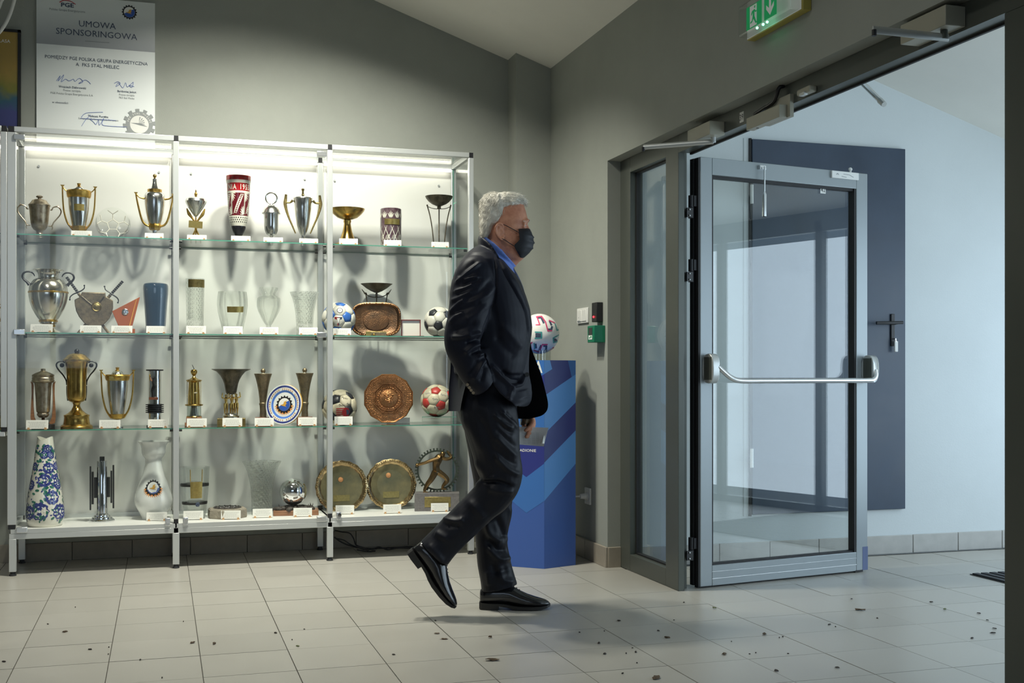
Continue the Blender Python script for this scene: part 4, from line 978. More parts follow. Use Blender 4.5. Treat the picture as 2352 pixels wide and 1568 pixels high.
MB().tube(rg_, [(9+1.6*(i % 2))*a.k for i in range(24)], 8, closed=True).build('ring', 'silver', l)
a = Item('trophy_cup', 'silver cup with mottled gilt scroll handles right in middle bay', 'trophy', Z2, 1712, 1430, 1)
a.lathe('foot', [(52, 1430), (52, 1420), (40, 1390), (32, 1340), (20, 1305), (24, 1285)], 'silver')
a.lathe('bowl', [(24, 1288), (52, 1240), (78, 1160), (98, 1050), (112, 930), (120, 830), (128, 815), (124, 805)], 'silver')
l = a.lathe('lid', [(124, 812), (100, 800), (60, 788), (24, 770)], 'silver')
a.lathe('finial', [(26, 775), (14, 755), (12, 720), (20, 700), (20, 688), (1, 680)], 'old_gold', parent=l)
q = [(1925, 765), (1930, 820), (1936, 880), (1922, 960), (1890, 1060), (1848, 1160), (1805, 1262)]
for p in (q, mirror(q, 1712)):
    sg = 1 if p is q else -1
    h = a.tube('handle', p, [15, 19, 23, 18, 13, 11, 8], 'old_gold', flat=(1, .5))
    a.tube('bracket', [(1712+sg*208, 868), (1712+sg*160, 866), (1712+sg*128, 838)], [12, 12, 18], 'old_gold', parent=h)
a = Item('pedestal_bowl', 'shallow brass bowl on a flared brass foot in right bay', 'trophy', Z3, 452, 1388, 1)
a.lathe('base', [(160, 1388), (166, 1360), (160, 1330), (130, 1322), (110, 1310)], 'brass', ripple=lambda an, r, z: r*(1+.05*cos(an*6)))
a.lathe('stem', [(118, 1318), (104, 1280), (84, 1230), (64, 1170), (50, 1100), (44, 1060), (52, 1040), (50, 1016), (34, 1008)], 'brass')
a.lathe('bowl', [(30, 1012), (70, 1006), (130, 985), (185, 940), (222, 895), (234, 866), (226, 866), (180, 930), (120, 970), (1, 985)], 'brass')
a = Item('cut_glass_vase', 'dark plum cut crystal vase with brass label in right bay', 'vase', Z3, 1032, 1412, 1)
pf = [(128, 1412), (134, 1300), (140, 1150), (142, 1000), (140, 905), (140, 880)]
a.lathe('body', pf+[(132, 872), (124, 900), (118, 1380), (1, 1390)], 'plum_glass', 40, ripple=lambda an, r, z: r*(1+.012*cos(an*24)))
wf_ = wrapper(a, pf, 2.5); cw = MB()
for k in range(10):
    an = k*2*pi/10
    wstrip(cw, wf_, (an, 1400), (an+.9, 1110), 6); wstrip(cw, wf_, (an+.9, 1400), (an, 1110), 6)
    for j in (-2, -1, 0, 1, 2): wstrip(cw, wf_, (an+j*.04, 1005), (an+j*.13, 1005-92+abs(j)*16), 7, n=3)
    for j in range(4): wstrip(cw, wf_, (an+.25+.1*j, 1230), (an+.05+.1*j, 1290), 3, n=1); wstrip(cw, wf_, (an+.25+.1*j, 1350), (an+.12+.1*j, 1390), 3, n=1)
cw.build('cut_pattern', 'cut_white', a.o)
R = [[wf_(x, y)*1.0+V((0, -.002, 0)) for x in [-.62+i*1.55/10 for i in range(11)]] for y in (1095, 1020)]
MB().rings(R, 0, (False, False), False).build('plaque', 'plaque', a.o)
a = Item('tripod_bowl', 'dark bronze bowl on three tall thin legs, far right top shelf', 'trophy', Z3, 1675, 1428, 1)
a.lathe('base', [(142, 1428), (142, 1412), (132, 1404), (1, 1404)], 'black_plastic')
a.lathe('bowl', [(1, 832), (40, 828), (92, 805), (140, 770), (172, 730), (186, 702), (180, 702), (130, 760), (60, 805), (1, 812)], 'dark_bronze')
hb = a.lathe('hub', [(20, 870), (26, 862), (26, 835), (16, 826)], 'dark_bronze')
q = [(1742, 1405), (1752, 1260), (1772, 1090), (1800, 940), (1832, 825)]
for p, d in ((q, .0), (mirror(q, 1675), .0)):
    a.tube('leg', p, [8, 8, 8, 8, 9], 'dark_bronze', n=7); a.sphere('knob', p[-1][0], 822, 12, 'dark_bronze')
a.tube('leg', [(1675, 1405, .03), (1675, 1100, .045), (1675, 850, .07)], 8, 'dark_bronze')
a.tube('crossbar', [(1520, 835), (1590, 862), (1675, 868), (1765, 862), (1832, 832)], 5, 'dark_bronze', n=6, parent=hb)
# ---- second shelf
a = Item('silver_urn', 'big bellied silver urn with dark ring handles on second shelf left', 'trophy', Z4, 622, 1118, 2, Y=6.31)
a.lathe('bowl', [(156, 1118), (154, 1106), (120, 1084), (84, 1066), (60, 1048), (56, 1030), (74, 1022), (80, 1002), (104, 992), (106, 972), (106, 948), (128, 922), (160, 870), (196, 800), (222, 720), (236, 640), (238, 590), (228, 520), (206, 470), (178, 432), (132, 412), (120, 398), (120, 372), (132, 340), (160, 318), (192, 308), (186, 302), (150, 312), (118, 350), (112, 400)], 'urn_silver', 40)
for r, y in ((240, 592), (110, 960), (80, 1022)): a.lathe('gilt_ring', [(r-6, y+14), (r+3, y+10), (r+5, y), (r+3, y-10), (r-6, y-14)], 'gold', 40)
h = [(398, 500), (368, 466), (330, 430), (314, 392), (330, 352), (368, 334), (412, 336), (446, 360), (458, 388)]
for p in (h, mirror(h, 622)): a.tube('handle', p, [24, 17, 14, 13, 12, 11, 10, 8, 5], 'iron')
a = Item('sword_shield', 'bronze shield with two crossed black handled swords behind it', 'trophy', Z4, 1212, 1125, 2, Y=6.42)
a.prism('shield', [(1062, 584), (1350, 584), (1352, 634), (1440, 684), (1442, 780), (1428, 850), (1396, 920), (1340, 985), (1270, 1025), (1210, 1040), (1150, 1022), (1090, 980), (1030, 905), (994, 830), (980, 760), (974, 684), (1045, 645)], -.010, .004, 'bronze', bevel=.004)
md = MB().lathe([(60*a.k, 0), (62*a.k, .003), (54*a.k, .006), (46*a.k, .004), (30*a.k, .007), (1e-4, .008)], 24, T=Matrix.Translation(a.P(1240, 770, -.010)) @ Matrix.Rotation(pi/2, 4, 'X')).build('medallion', 'old_gold', a.o)
bl = MB()
for p, q in (((1062, 640), (1180, 745)), ((1330, 640), (1272, 720))): bl.tube([a.P(p[0], p[1], -.012), a.P(q[0], q[1], -.012)], 9*a.k, 6)
bl.build('blade_relief', 'dark_bronze', a.o)
for (x0, y0), (x1, y1), (x2, y2), d in (((880, 395), (1022, 600), (1400, 1122), .012), ((1560, 428), (1410, 608), (1008, 1122), .022)):
    b = a.tube('sword', [(x1, y1, d), (x2, y2, d)], [16, 14], 'bronze', sm=0, flat=(1.2, .45))
    hg_ = MB(); n_ = 9
    for i in range(n_):
        t0, t1 = i/n_, (i+.85)/n_
        hg_.tube([a.P(x0+(x1-x0)*t0, y0+(y1-y0)*t0, d), a.P(x0+(x1-x0)*t1, y0+(y1-y0)*t1, d)], [19*a.k, 17*a.k], 8)
    hg_.build('grip', 'black_plastic', b)
for p in ([(918, 682), (925, 645), (960, 612), (1010, 588), (1060, 562), (1092, 530), (1092, 497)], [(1337, 503), (1350, 545), (1400, 580), (1450, 615), (1490, 645), (1508, 680), (1500, 708)]):
    gd = a.tube('guard', [(x, y, .012) for x, y in p], [5, 7, 8, 9, 8, 7, 5], 'iron')
    for e in (p[0], p[-1]): a.sphere('guard_ball', e[0], e[1], 11, 'iron', parent=gd, d=.012)
a = Item('sail_plaque', 'orange red wooden triangle plaque with silver medal on second shelf', 'trophy', Z4, 1610, 1130, 2, Y=6.31)
a.prism('sail', [(1450, 840), (1792, 648), (1690, 1060), (1540, 1060)], -.008, .004, 'orange_wood', bevel=.0015)
a.prism('groove', [(1746, 680), (1752, 676), (1662, 1050), (1652, 1050)], -.0088, -.008, 'ink_gold')
a.box('base', 1490, 1730, 1062, 1130, -.02, .03, 'orange_wood')
MB().lathe([(38*a.k, 0), (40*a.k, .003), (32*a.k, .005), (24*a.k, .004), (1e-4, .006)], 20, T=Matrix.Translation(a.P(1610, 845, -.008)) @ Matrix.Rotation(pi/2, 4, 'X')).build('medal', 'silver', a.o)
a = Item('glass_vase', 'steel blue glass vase with rounded shoulders on second shelf', 'vase', Z4, 2003, 1128, 2)
a.lathe('body', [(118, 1128), (122, 1060), (130, 920), (142, 760), (154, 620), (158, 540), (156, 500), (146, 478), (120, 466), (104, 466), (98, 480), (118, 520)], 'blue_glass', 40)
a = Item('crystal_vase', 'slim cylindrical crystal vase with brass collar band in middle bay', 'vase', Z5, 350, 1178, 2)
a.lathe('body', open_prof([(114, 1178), (116, 1000), (119, 760), (122, 560), (127, 400)], 22), 'crystal_diamond', 36, ripple=lambda an, r, z: r*(1+.01*cos(an*18)))
R = [[V((132*a.k*sin(x), -132*a.k*cos(x), (a.yb-y)*a.k)) for x in [-.75+i*2.0/12 for i in range(13)]] for y in (525, 415)]
MB().rings(R, 0, (False, False), False).build('brass_band', 'old_gold', a.o)
a = Item('crystal_vase', 'barrel shaped fluted crystal vase with curved brass strip', 'vase', Z5, 868, 1188, 2)
pf = [(128, 1188), (140, 1100), (168, 980), (192, 870), (203, 770), (200, 680), (188, 584)]
a.lathe('body', open_prof(pf, 26), 'crystal_flute', 40, ripple=lambda an, r, z: r*(1+.025*abs(cos(an*5))))
wf_ = wrapper(a, pf, 9)
R = [[wf_(x, y+12*cos(x*1.4)) for x in [-.36+i*1.16/12 for i in range(13)]] for y in (868, 788)]
MB().rings(R, 0, (False, False), False).build('brass_strip', 'plaque', a.o)
a = Item('crystal_vase', 'urn shaped cut crystal vase with pinched neck in middle bay', 'vase', Z5, 1368, 1188, 2)
a.lathe('body', open_prof([(88, 1188), (88, 1170), (70, 1090), (34, 1066), (30, 1050), (66, 1000), (108, 920), (140, 850), (156, 790), (158, 720), (152, 668), (120, 645), (92, 632), (86, 612), (104, 580), (126, 545), (126, 522)], 18), 'crystal_flute', 40, ripple=lambda an, r, z: r*(1+.022*cos(an*14)))
a = Item('crystal_vase', 'flared square cut crystal vase at right of middle bay', 'vase', Z5, 1868, 1192, 2)
a.lathe('body', open_prof([(108, 1192), (112, 1050), (122, 900), (142, 760), (168, 660), (202, 584)], 22), 'crystal_diamond', 36, ripple=lambda an, r, z: r*(1+.02*cos(an*12)))
# ---- footballs of 32 panels
def football(a, r, c0, c1, rot, pent_rule=None):
    """stitched ball: 12 pentagons and 20 hexagons, each panel its own piece"""
    ph = (1+sqrt(5))/2; ic = []
    for s1 in (-1, 1):
        for s2 in (-ph, ph): ic += [V((0, s1, s2)), V((s1, s2, 0)), V((s2, 0, s1))]
    ed = [(i, j) for i in range(12) for j in range(12) if i != j and abs((ic[i]-ic[j]).length-2) < .01]
    nb = {i: [j for (x, j) in ed if x == i] for i in range(12)}
    faces = []
    for i in range(12): faces.append(([ic[i]*(2/3)+ic[j]*(1/3) for j in nb[i]], 5))
    for i in range(12):
        for j in nb[i]:
            for k in nb[j]:
                if i < j < k and k in nb[i]:
                    faces.append(([ic[x]*(2/3)+ic[y]*(1/3) for x in (i, j, k) for y in (i, j, k) if x != y], 6))
    core = MB().sphere((0, 0, r), r*.975, 24, 16).build('bladder', 'seam', a.o)
    for idx, (pts, kind) in enumerate(faces):
        pts = [(rot @ p) for p in pts]; c = sum(pts, V())/len(pts); nz_ = c.normalized()
        t = (pts[0]-c); t = (t-nz_*t.dot(nz_)).normalized(); b = nz_.cross(t)
        pts.sort(key=lambda p: atan2((p-c).dot(b), (p-c).dot(t)))
        m = MB(); R = []
        for f, rr in ((1.0, .972), (.93, 1.0), (.5, 1.012)):
            ring = []
            for q in range(len(pts)):
                for tt in (0, .5):
                    e = pts[q]*(1-tt)+pts[(q+1) % len(pts)]*tt; d = (c+(e-c)*f*.985).normalized()
                    ring.append(d*r*rr+V((0, 0, r)))
            R.append(ring)
        m.rings(R, 0, (False, False))
        o = len(m.v); L_ = len(R[-1]); m.v.append(tuple(nz_*r*1.015+V((0, 0, r))))
        for q in range(L_): m.f.append([o-L_+q, o-L_+(q+1) % L_, o]); m.mi.append(0)
        mm = (c0 if kind == 5 else c1)
        if pent_rule: mm = pent_rule(kind, nz_, mm)
        m.build('panel', mm, a.o, sharp=60)
    return core
def facing(p0, p1):
    """turn of a ball that brings one five sided panel to p0 and its neighbour towards p1, both seen from the front"""
    ph = (1+sqrt(5))/2
    def basis(a, b): a = a.normalized(); t = (b-a*a.dot(b)).normalized(); return Matrix((a, t, a.cross(t))).transposed()
    f = lambda u, v: V((u, -sqrt(max(0, 1-u*u-v*v)), v))
    return basis(f(*p0), f(*p1)) @ basis(V((0, -1, -ph)), V((-1, -ph, 0))).transposed()
RX = lambda d: Matrix.Rotation(radians(d), 3, 'X')
RZ = lambda d: Matrix.Rotation(radians(d), 3, 'Z')
RY = lambda d: Matrix.Rotation(radians(d), 3, 'Y')
def sphere_map(r, uc, vc, k=1.018):
    c = V((uc, -sqrt(max(0, 1-uc*uc-vc*vc)), vc)); e1 = V((0, 0, 1)).cross(c).normalized()*-1; e1 = V((1, 0, 0))-c*c.x; e1.normalize(); e2 = c.cross(e1)*-1
    if e2.z < 0: e2 = -e2
    def fn(u, v, l=0): p = (c+e1*u+e2*v).normalized(); return p*r*(k+.0015*l)+V((0, 0, r))
    return fn
a = Item('football', 'blue and white football with club crest print by the cabinet post', 'ball', Z6, 350, 1195, 2, Y=6.29)
r_ = 38.5*6.03*a.k; football(a, r_, 'ball_blue', 'ball_white', facing((.53, .10), (.18, .87)))
em = MB(); emblem(sphere_map(r_, .06, .48), .22, em, flames=False); em.build('crest', ['ink_black', 'ink_white', 'ink_white', 'ink_grey', 'ink_white'], a.o)
pn = MB(); fn = sphere_map(r_, -.02, -.12, 1.045); pn.add([fn(-.24, .2), fn(0, .2), fn(0, -.36)], [(0, 1, 2)], 0).add([fn(0, .2), fn(.24, .2), fn(0, -.36)], [(0, 1, 2)], 1).add([fn(-.1, .15, 1), fn(.1, .15, 1), fn(0, -.16, 1)], [(0, 1, 2)], 2); pn.build('pennant_print', ['ink_red', 'ink_navy', 'ink_white'], a.o)
a = Item('tripod_bowl', 'small bronze bowl on legs standing behind the copper tray', 'trophy', Z6, 874, 1195, 2, Y=6.44)
a.lathe('bowl', [(1, 585), (30, 578), (80, 556), (140, 520), (190, 480), (222, 458), (214, 458), (150, 500), (60, 552), (1, 560)], 'dark_bronze')
a.lathe('hub', [(14, 652), (16, 600), (12, 580)], 'dark_bronze')
a.tube('crossbar', [(716, 588), (760, 622), (820, 640), (874, 642), (935, 636), (990, 618), (1034, 588)], 6, 'dark_bronze')
for x in (-1, 1):
    a.tube('leg', [(874+x*150, 585), (874+x*130, 720), (874+x*105, 950), (874+x*90, 1195)], 8, 'dark_bronze', n=7)
    a.tube('leg_tip', [(874+x*134, 608), (874+x*168, 580), (874+x*204, 530)], [12, 9, 3], 'dark_bronze')
    a.sphere('knob', 874+x*154, 590, 18, 'dark_bronze', sc=(1.2, 1, .8))
a.tube('leg', [(874, 645, .01), (874, 900, .03), (874, 1195, .05)], 8, 'dark_bronze')
def dish(name, it, cx, cyz, rx, ry, m1, m2, lean, ex=2.0, rim=.13, n=48, ang=0.0, d=0.0, depth=.016):
    """tray or plate standing on edge, leaning back"""
    T = Matrix.Translation(it.P(cx, cyz, d)) @ Matrix.Rotation(ang, 4, 'Z') @ Matrix.Rotation(radians(90-lean), 4, 'X')
    def ring(f, z): 
        out = []
        for j in range(n):
            t = 2*pi*j/n; c_, s_ = cos(t), sin(t)
            out.append(V((rx*f*it.k*abs(c_)**(2/ex)*(1 if c_ >= 0 else -1), ry*f*it.k*abs(s_)**(2/ex)*(1 if s_ >= 0 else -1), z)))
        return out
    o = MB().rings([ring(1.0, .004), ring(1.0, .010), ring(1-rim*.5, .012), ring(1-rim, .006), ring(1-rim*1.4, -depth*.4), ring(.40, -depth*.5), ring(.02, -depth*.5)], 0, (False, True), True, T).rings([ring(1.0, .004), ring(.5, -depth*.5-.002), ring(.02, -depth*.5-.002)], 0, (False, True), True, T).build(name, m1, it.o)
    return o, T
a = Item('copper_tray', 'rounded square dark copper tray standing upright on second shelf', 'tray', Z6, 868, 1198, 2, Y=6.38)
o, T = dish('tray', a, 868, 960, 345, 240, 'copper_dark', None, 8, 3.4)
MB().rings([[T @ V((f*178*a.k*cos(2*pi*j/32), f*140*a.k*sin(2*pi*j/32)-.006, z)) for j in range(32)] for f, z in ((1, -.008), (.97, -.001), (.6, .001), (.02, .001))], 0).build('relief_disc', 'copper_dark', a.o)
rv = MB()
for k in range(60):
    t = 2*pi*k/60; c_, s_ = cos(t), sin(t); e = 2/3.4
    rv.sphere(tuple(T @ V((345*.95*a.k*abs(c_)**e*(1 if c_ >= 0 else -1), 240*.94*a.k*abs(s_)**e*(1 if s_ >= 0 else -1), .012))), 9*a.k, 6, 4)
rv.build('hammered_edge', 'copper', a.o)['kind'] = 'stuff'
b = Item('tray_stand', 'small gilt stand with dark plate in front of copper tray', 'stand', Z6, 868, 1200, 2, Y=6.26)
b.box('body', 725, 1010, 1135, 1200, -.012, .012, 'plaque'); b.box('dark_plate', 800, 1008, 1150, 1198, -.014, -.012, 'bronze')
b.sphere('ornament', 838, 1180, 18, 'gold', d=-.014)
a = Item('medal_case', 'open shallow white lined medal case with dark red edge', 'case', Z6, 1352, 1202, 2)
a.box('lid_lining', 1226, 1476, 968, 1195, -.002, .002, 'cream_glaze', bevel=0)
f = MB()
for x0, x1, y0, y1 in ((1216, 1484, 962, 974), (1216, 1228, 962, 1196), (1472, 1484, 962, 1196), (1216, 1484, 1186, 1198)):
    p, q = a.P(x0, y1), a.P(x1, y0); f.box(p.x, q.x, -.012, .006, p.z, q.z)
f.build('lid_frame', 'case_red', a.o)
a.box('tray_base', 1250, 1530, 1188, 1202, -.06, -.005, 'case_red')
a = Item('football', 'classic black and white football on second shelf behind the man', 'ball', Z6, 1742, 1205, 2)
football(a, 212*a.k, 'ball_black', 'ball_white', facing((-.06, -.29), (-.46, .65)))
# ---- third shelf
a = Item('trophy_cup', 'slim lidded cup held between three wooden fins on third shelf', 'trophy', Z7, 555, 1142, 3)
a.lathe('base', [(142, 1142), (142, 1096), (130, 1090), (1, 1090)], 'black_plastic')
a.lathe('bowl', [(1, 1014), (50, 1004), (74, 975), (74, 960), (66, 945), (80, 930), (84, 900), (90, 760), (98, 620), (108, 545)], 'old_silver')
a.lathe('collar', [(110, 560), (134, 548), (140, 530), (128, 520)], 'old_silver')
l = a.lathe('lid', [(132, 524), (136, 500), (130, 490), (136, 460), (118, 448), (84, 430), (40, 412), (28, 404), (28, 380), (1, 376)], 'old_silver')
for k in range(3):
    an = radians(-20+k*120 if k else 160); an = (0.12, pi-.12, pi/2)[k]
    T = Matrix.Rotation(an, 4, 'Z')
    pts = [(118, 560), (150, 540), (138, 580), (136, 700), (144, 860), (150, 1000), (140, 1080), (90, 1096), (70, 1080), (104, 1000), (114, 860), (116, 700), (112, 600)]
    MB().prism([(x*a.k, (a.yb-y)*a.k) for x, y in pts], -.008, .008, T=T).build('fin', 'wood_base', a.o, bevel=.001)
a = Item('trophy_cup', 'tall polished brass lidded cup with dark scroll handles, largest on third shelf', 'trophy', Z7, 986, 1138, 3)
a.lathe('base', [(196, 1138), (198, 1122), (186, 1104), (166, 1096), (158, 1060), (152, 1000), (158, 985), (156, 972)], 'brass', 40)
a.lathe('stem', [(150, 975), (108, 950), (70, 915), (46, 870), (40, 845), (52, 815), (88, 798)], 'brass', 36)
a.lathe('bowl', [(84, 800), (106, 780), (116, 745), (118, 640), (120, 520), (126, 410), (136, 320), (146, 285)], 'brass', 40)
l = a.lathe('lid', [(150, 290), (168, 276), (166, 262), (146, 244), (118, 212), (88, 192), (40, 182), (16, 176)], 'brass', 40)
a.sphere('finial_ball', 988, 155, 31, 'iron', parent=l)
q = [(1104, 590), (1112, 530), (1150, 460), (1195, 405), (1226, 350), (1222, 310), (1192, 290), (1152, 288), (1130, 305)]
low = [(1104, 600), (1102, 700), (1092, 790)]
for p, lo in ((q, low), (mirror(q, 986), mirror(low, 986))):
    h = a.tube('handle', p, [9, 9, 9, 10, 10, 10, 9, 8, 7], 'iron', flat=(1, 1.6)); a.tube('handle_foot', lo, 8, 'iron', parent=h, flat=(1, 1.6))
    a.sphere('scroll_ball', 1162 if p is q else 810, 336, 28, 'iron', parent=h, sc=(1, .6, 1))
a = winged_cup(Z7, 1510, 1128, 3, 'silver cup with angular gilt handles beside the tall brass cup', rimy=(452, 528))
a.box('plaque', 1408, 1562, 475, 528, -.152*.36-.004, -.052, 'plaque')
a = Item('column_trophy', 'chrome column trophy with black fins and dark figure on third shelf', 'trophy', Z7, 1990, 1115, 3)
a.lathe('column', [(80, 1115), (80, 395)], 'chrome', 36); a.lathe('cap', [(80, 398), (108, 396), (108, 380), (1, 378)], 'black_plastic', 36)
for k in range(5): a.lathe('fin', [(40, 838+k*24), (112, 838+k*24), (112, 826+k*24), (40, 826+k*24)], 'black_plastic', 32)
a.lathe('base', [(100, 1115), (100, 1096), (80, 1092)], 'black_plastic')
a.lathe('core', [(86, 940), (86, 822)], 'black_plastic')
fg = a.box('figure_block', 1920, 2030, 732, 766, -.055, -.034, 'wood_red')
a.tube('figure', [(1975, 735, -.045), (1965, 690, -.045), (1962, 640, -.045), (1985, 590, -.045), (1972, 540, -.045), (1976, 500, -.045)], [26, 16, 20, 28, 16, 12], 'black_plastic', parent=fg)
a.tube('arm', [(1972, 540, -.045), (1945, 510, -.045), (1938, 475, -.045)], [8, 7, 6], 'skin', parent=fg); a.sphere('head', 1972, 492, 13, 'black_plastic', parent=fg, d=-.045)
a = Item('miners_lamp', 'small brass miners lamp on wooden base in middle bay', 'lamp', Z8, 335, 1200, 3)
a.box('base', 212, 452, 1148, 1200, -.04, .04, 'wood_base', bevel=.002); a.box('base_block', 232, 440, 1072, 1150, -.035, .035, 'wood_base', bevel=.002)
a.lathe('glass', [(96, 1072), (96, 922)], 'lamp_glass', 28, caps=(False, False)); a.lathe('burner', [(70, 1072), (60, 1040), (50, 960), (40, 925)], 'silver', 20)
a.lathe('lower_plate', [(96, 922), (118, 914), (122, 904), (118, 896), (82, 892)], 'brass'); a.lathe('bottom_ring', [(100, 1076), (104, 1068), (98, 1058), (90, 1066)], 'brass')
a.lathe('chimney', [(82, 896), (80, 800), (76, 700), (70, 592)], 'brass')
a.lathe('top_plate', [(72, 596), (104, 574), (106, 562), (80, 554), (56, 545), (32, 532), (24, 518)], 'brass')
a.lathe('top_ball', [(26, 522), (16, 505), (30, 485), (44, 462), (46, 440), (36, 420), (14, 412), (1, 410)], 'brass')
a.tube('hook', [(338, 414), (325, 380), (310, 350)], [5, 4, 3], 'iron')
for an in (0.15, pi-.15, -pi/2+.5, -pi/2-.5, pi/2):
    a.tube('rod', [(335+92*cos(an), 905, 92*sin(an)*a.k), (335+92*cos(an), 565, 92*sin(an)*a.k)], 4, 'brass', sm=0, n=6)
a.tube('badge', [(335, 738, -.035), (375, 735, -.032)], [8, 12], 'silver', sm=0)
a = Item('figure_trophy', 'flaring bronze cup carried by three small gilt figures', 'trophy', Z8, 850, 1205, 3)
a.box('base', 664, 1042, 1100, 1205, -.055, .055, 'old_gold', bevel=.002)
a.lathe('plinth', [(116, 1102), (112, 1080), (118, 1066), (104, 1050), (100, 1030), (1, 1030)], 'urn_silver', 32)
a.lathe('bowl', [(1, 772), (60, 770), (74, 740), (84, 680), (96, 620), (114, 570), (146, 512), (196, 455), (268, 424), (262, 420), (180, 450), (120, 510), (80, 600), (1, 700)], 'dark_bronze', 40)
def figure(it, cx, y0, y1, m, d=0.0, turn=0.0, lift=1):
    H = y0-y1; u = lambda f: y0-H*f
    g = it.tube('figure', [(cx, u(.50), d), (cx+2, u(.62), d), (cx, u(.78), d), (cx, u(.86), d)], [.075*H, .07*H, .10*H, .04*H], m)
    it.sphere('head', cx, u(.93), .068*H, m, parent=g, d=d, sc=(.9, .95, 1.1))
    for s in (-1, 1):
        it.tube('leg', [(cx+s*.05*H, u(.52), d), (cx+s*.06*H, u(.28), d-.004), (cx+s*.055*H, u(.04), d), (cx+s*.06*H, u(.0), d-.006)], [.07*H, .055*H, .032*H, .035*H], m, parent=g)
        it.tube('arm', [(cx+s*.10*H, u(.80), d), (cx+s*.20*H, u(.84 if lift else .65), d), (cx+s*.17*H, u(1.08 if lift else .5), d)], [.038*H, .034*H, .022*H], m, parent=g)
    return g
figure(a, 780, 1030, 770, 'brass', -.012); figure(a, 858, 1030, 775, 'brass', -.026); figure(a, 918, 1030, 760, 'brass', -.008)
def goblet(cx, ball, label):
    a = Item('goblet', label, 'trophy', Z8, cx, 1200, 3, Y=6.40)
    a.box('base', cx-108, cx+108, 1092, 1200, -.035, .035, 'wood_red', bevel=.002)
    a.lathe('stem', [(46, 1094), (46, 1060), (44, 1000), (48, 930), (54, 920), (54, 900), (46, 890)], 'bronze')
    a.lathe('bowl', [(46, 892), (50, 840), (62, 740), (80, 640), (102, 550), (122, 492), (118, 488), (1, 488)], 'bronze', 32)
    a.sphere('ball_finial', cx, ball, 33, 'bronze', sc=(1, 1, 1)); a.lathe('finial_disc', [(36, 488), (30, 480), (1, 478)], 'urn_silver')
goblet(1292, 450, 'bronze goblet with ball lid left of the blue ringed plate')
goblet(1868, 450, 'bronze goblet with ball lid right of the blue ringed plate')
a = Item('commemorative_plate', 'white porcelain plate with blue rings and gear crest between goblets', 'plate', Z8, 1590, 1198, 3, Y=6.29)
T = Matrix.Translation(a.P(1590, 908, .0)) @ Matrix.Rotation(-.52, 4, 'Z') @ Matrix.Rotation(radians(82), 4, 'X'); R_ = 284*a.k
def pring(f, z): return [T @ V((R_*f*cos(2*pi*j/56), R_*f*sin(2*pi*j/56), z)) for j in range(56)]
pm = MB()
pm.rings([pring(.99, 0), pring(1.0, .006), pring(.985, .010)], 3, (False, False)); pm.rings([pring(.985, .010), pring(.93, .010)], 0, (False, False))
pm.rings([pring(.93, .010), pring(.84, .009)], 1, (False, False)); pm.rings([pring(.84, .009), pring(.70, .007)], 0, (False, False)); pm.rings([pring(.70, .007), pring(.60, .003)], 2, (False, False)); pm.rings([pring(.60, .003), pring(.3, .002), pring(.01, .002)], 0, (False, True))
pm.rings([pring(.99, 0), pring(.5, -.004), pring(.01, -.004)], 0, (False, True))
pm.build('plate', ['white_glaze', 'cobalt', 'plate_blue', 'ink_gold'], a.o)
em = MB(); emblem(lambda u, v, l: T @ V((u, v, .0030+.0004*l)), R_*.52, em); em.build('crest', EMB, a.o)
lt_ = MB()
for k in range(44):
    an = 2*pi*k/44
    if k % 7 == 6: continue
    lt_.add([T @ V((R_*r*cos(an+d), R_*r*sin(an+d), .0098)) for r, d in ((.735, -.03), (.735, .03), (.80, .03), (.80, -.03))], [(0, 1, 2, 3)], 0)
lt_.build('gilt_letters', 'ink_orange', a.o)
a = Item('football', 'signed white football with black spots beside the cabinet post, third shelf', 'ball', Z9, 358, 1182, 3)
r_ = 40*6.03*a.k; football(a, r_, 'ball_black', 'ball_cream', facing((-.24, .48), (.51, .73)))
pn = MB(); fn = sphere_map(r_, .22, -.28, 1.05)
for k in range(5): pn.add([fn(-.42, .26-.12*k), fn(.1, .26-.12*k), fn(.1, .20-.12*k), fn(-.42, .20-.12*k)], [(0, 1, 2, 3)], 0)
pn.add([fn(.1, .28), fn(.30, .22), fn(.40, 0), fn(.30, -.26), fn(.1, -.32), fn(-.06, -.1), fn(-.06, .1)], [tuple(range(7))], 1); pn.add([fn(.16, .16, 1), fn(.34, .1, 1), fn(.36, -.1, 1), fn(.2, -.2, 1)], [(0, 1, 2, 3)], 2)
pn.build('red_stripes', ['ink_red', 'ink_red', 'ink_navy'], a.o)
def scribbles(a, r_, spots, m='ink_black'):
    s = MB()
    for uc, vc in spots:
        fn = sphere_map(r_, uc, vc); s.tube(smooth_path([V(fn(x, y)) for x, y in ((-.16, .02), (-.1, .09), (-.08, -.05), (-.02, .05), (.03, -.04), (.07, .06), (.11, -.02), (.18, .03))], 4), .0009, 4)
    return s.build('signatures', m, a.o)
scribbles(a, r_, [(.12, .1), (-.3, .55), (.55, .15), (-.1, .65), (.3, .5)])
a = Item('copper_plate', 'twelve sided embossed copper plate standing on third shelf', 'plate', Z9, 1040, 1182, 3, Y=6.40)
T = Matrix.Translation(a.P(1040, 836, 0)) @ Matrix.Rotation(radians(84), 4, 'X')
def poly(n, r, z, off=0.0): return [T @ V((r*a.k*cos(2*pi*(j+.5)/n+off), r*a.k*sin(2*pi*(j+.5)/n+off), z)) for j in range(n)]
MB().rings([poly(12, 346, -.004), poly(12, 348, .004), poly(12, 338, .008), poly(12, 326, .004), poly(12, 4, .004)], 0).build('plate', 'copper', a.o, sharp=20)
MB().rings([poly(8, 228, .003), poly(8, 224, .012), poly(8, 206, .012), poly(8, 200, .005), poly(8, 3, .005)], 0).build('octagon_rim', 'copper', a.o, sharp=20)
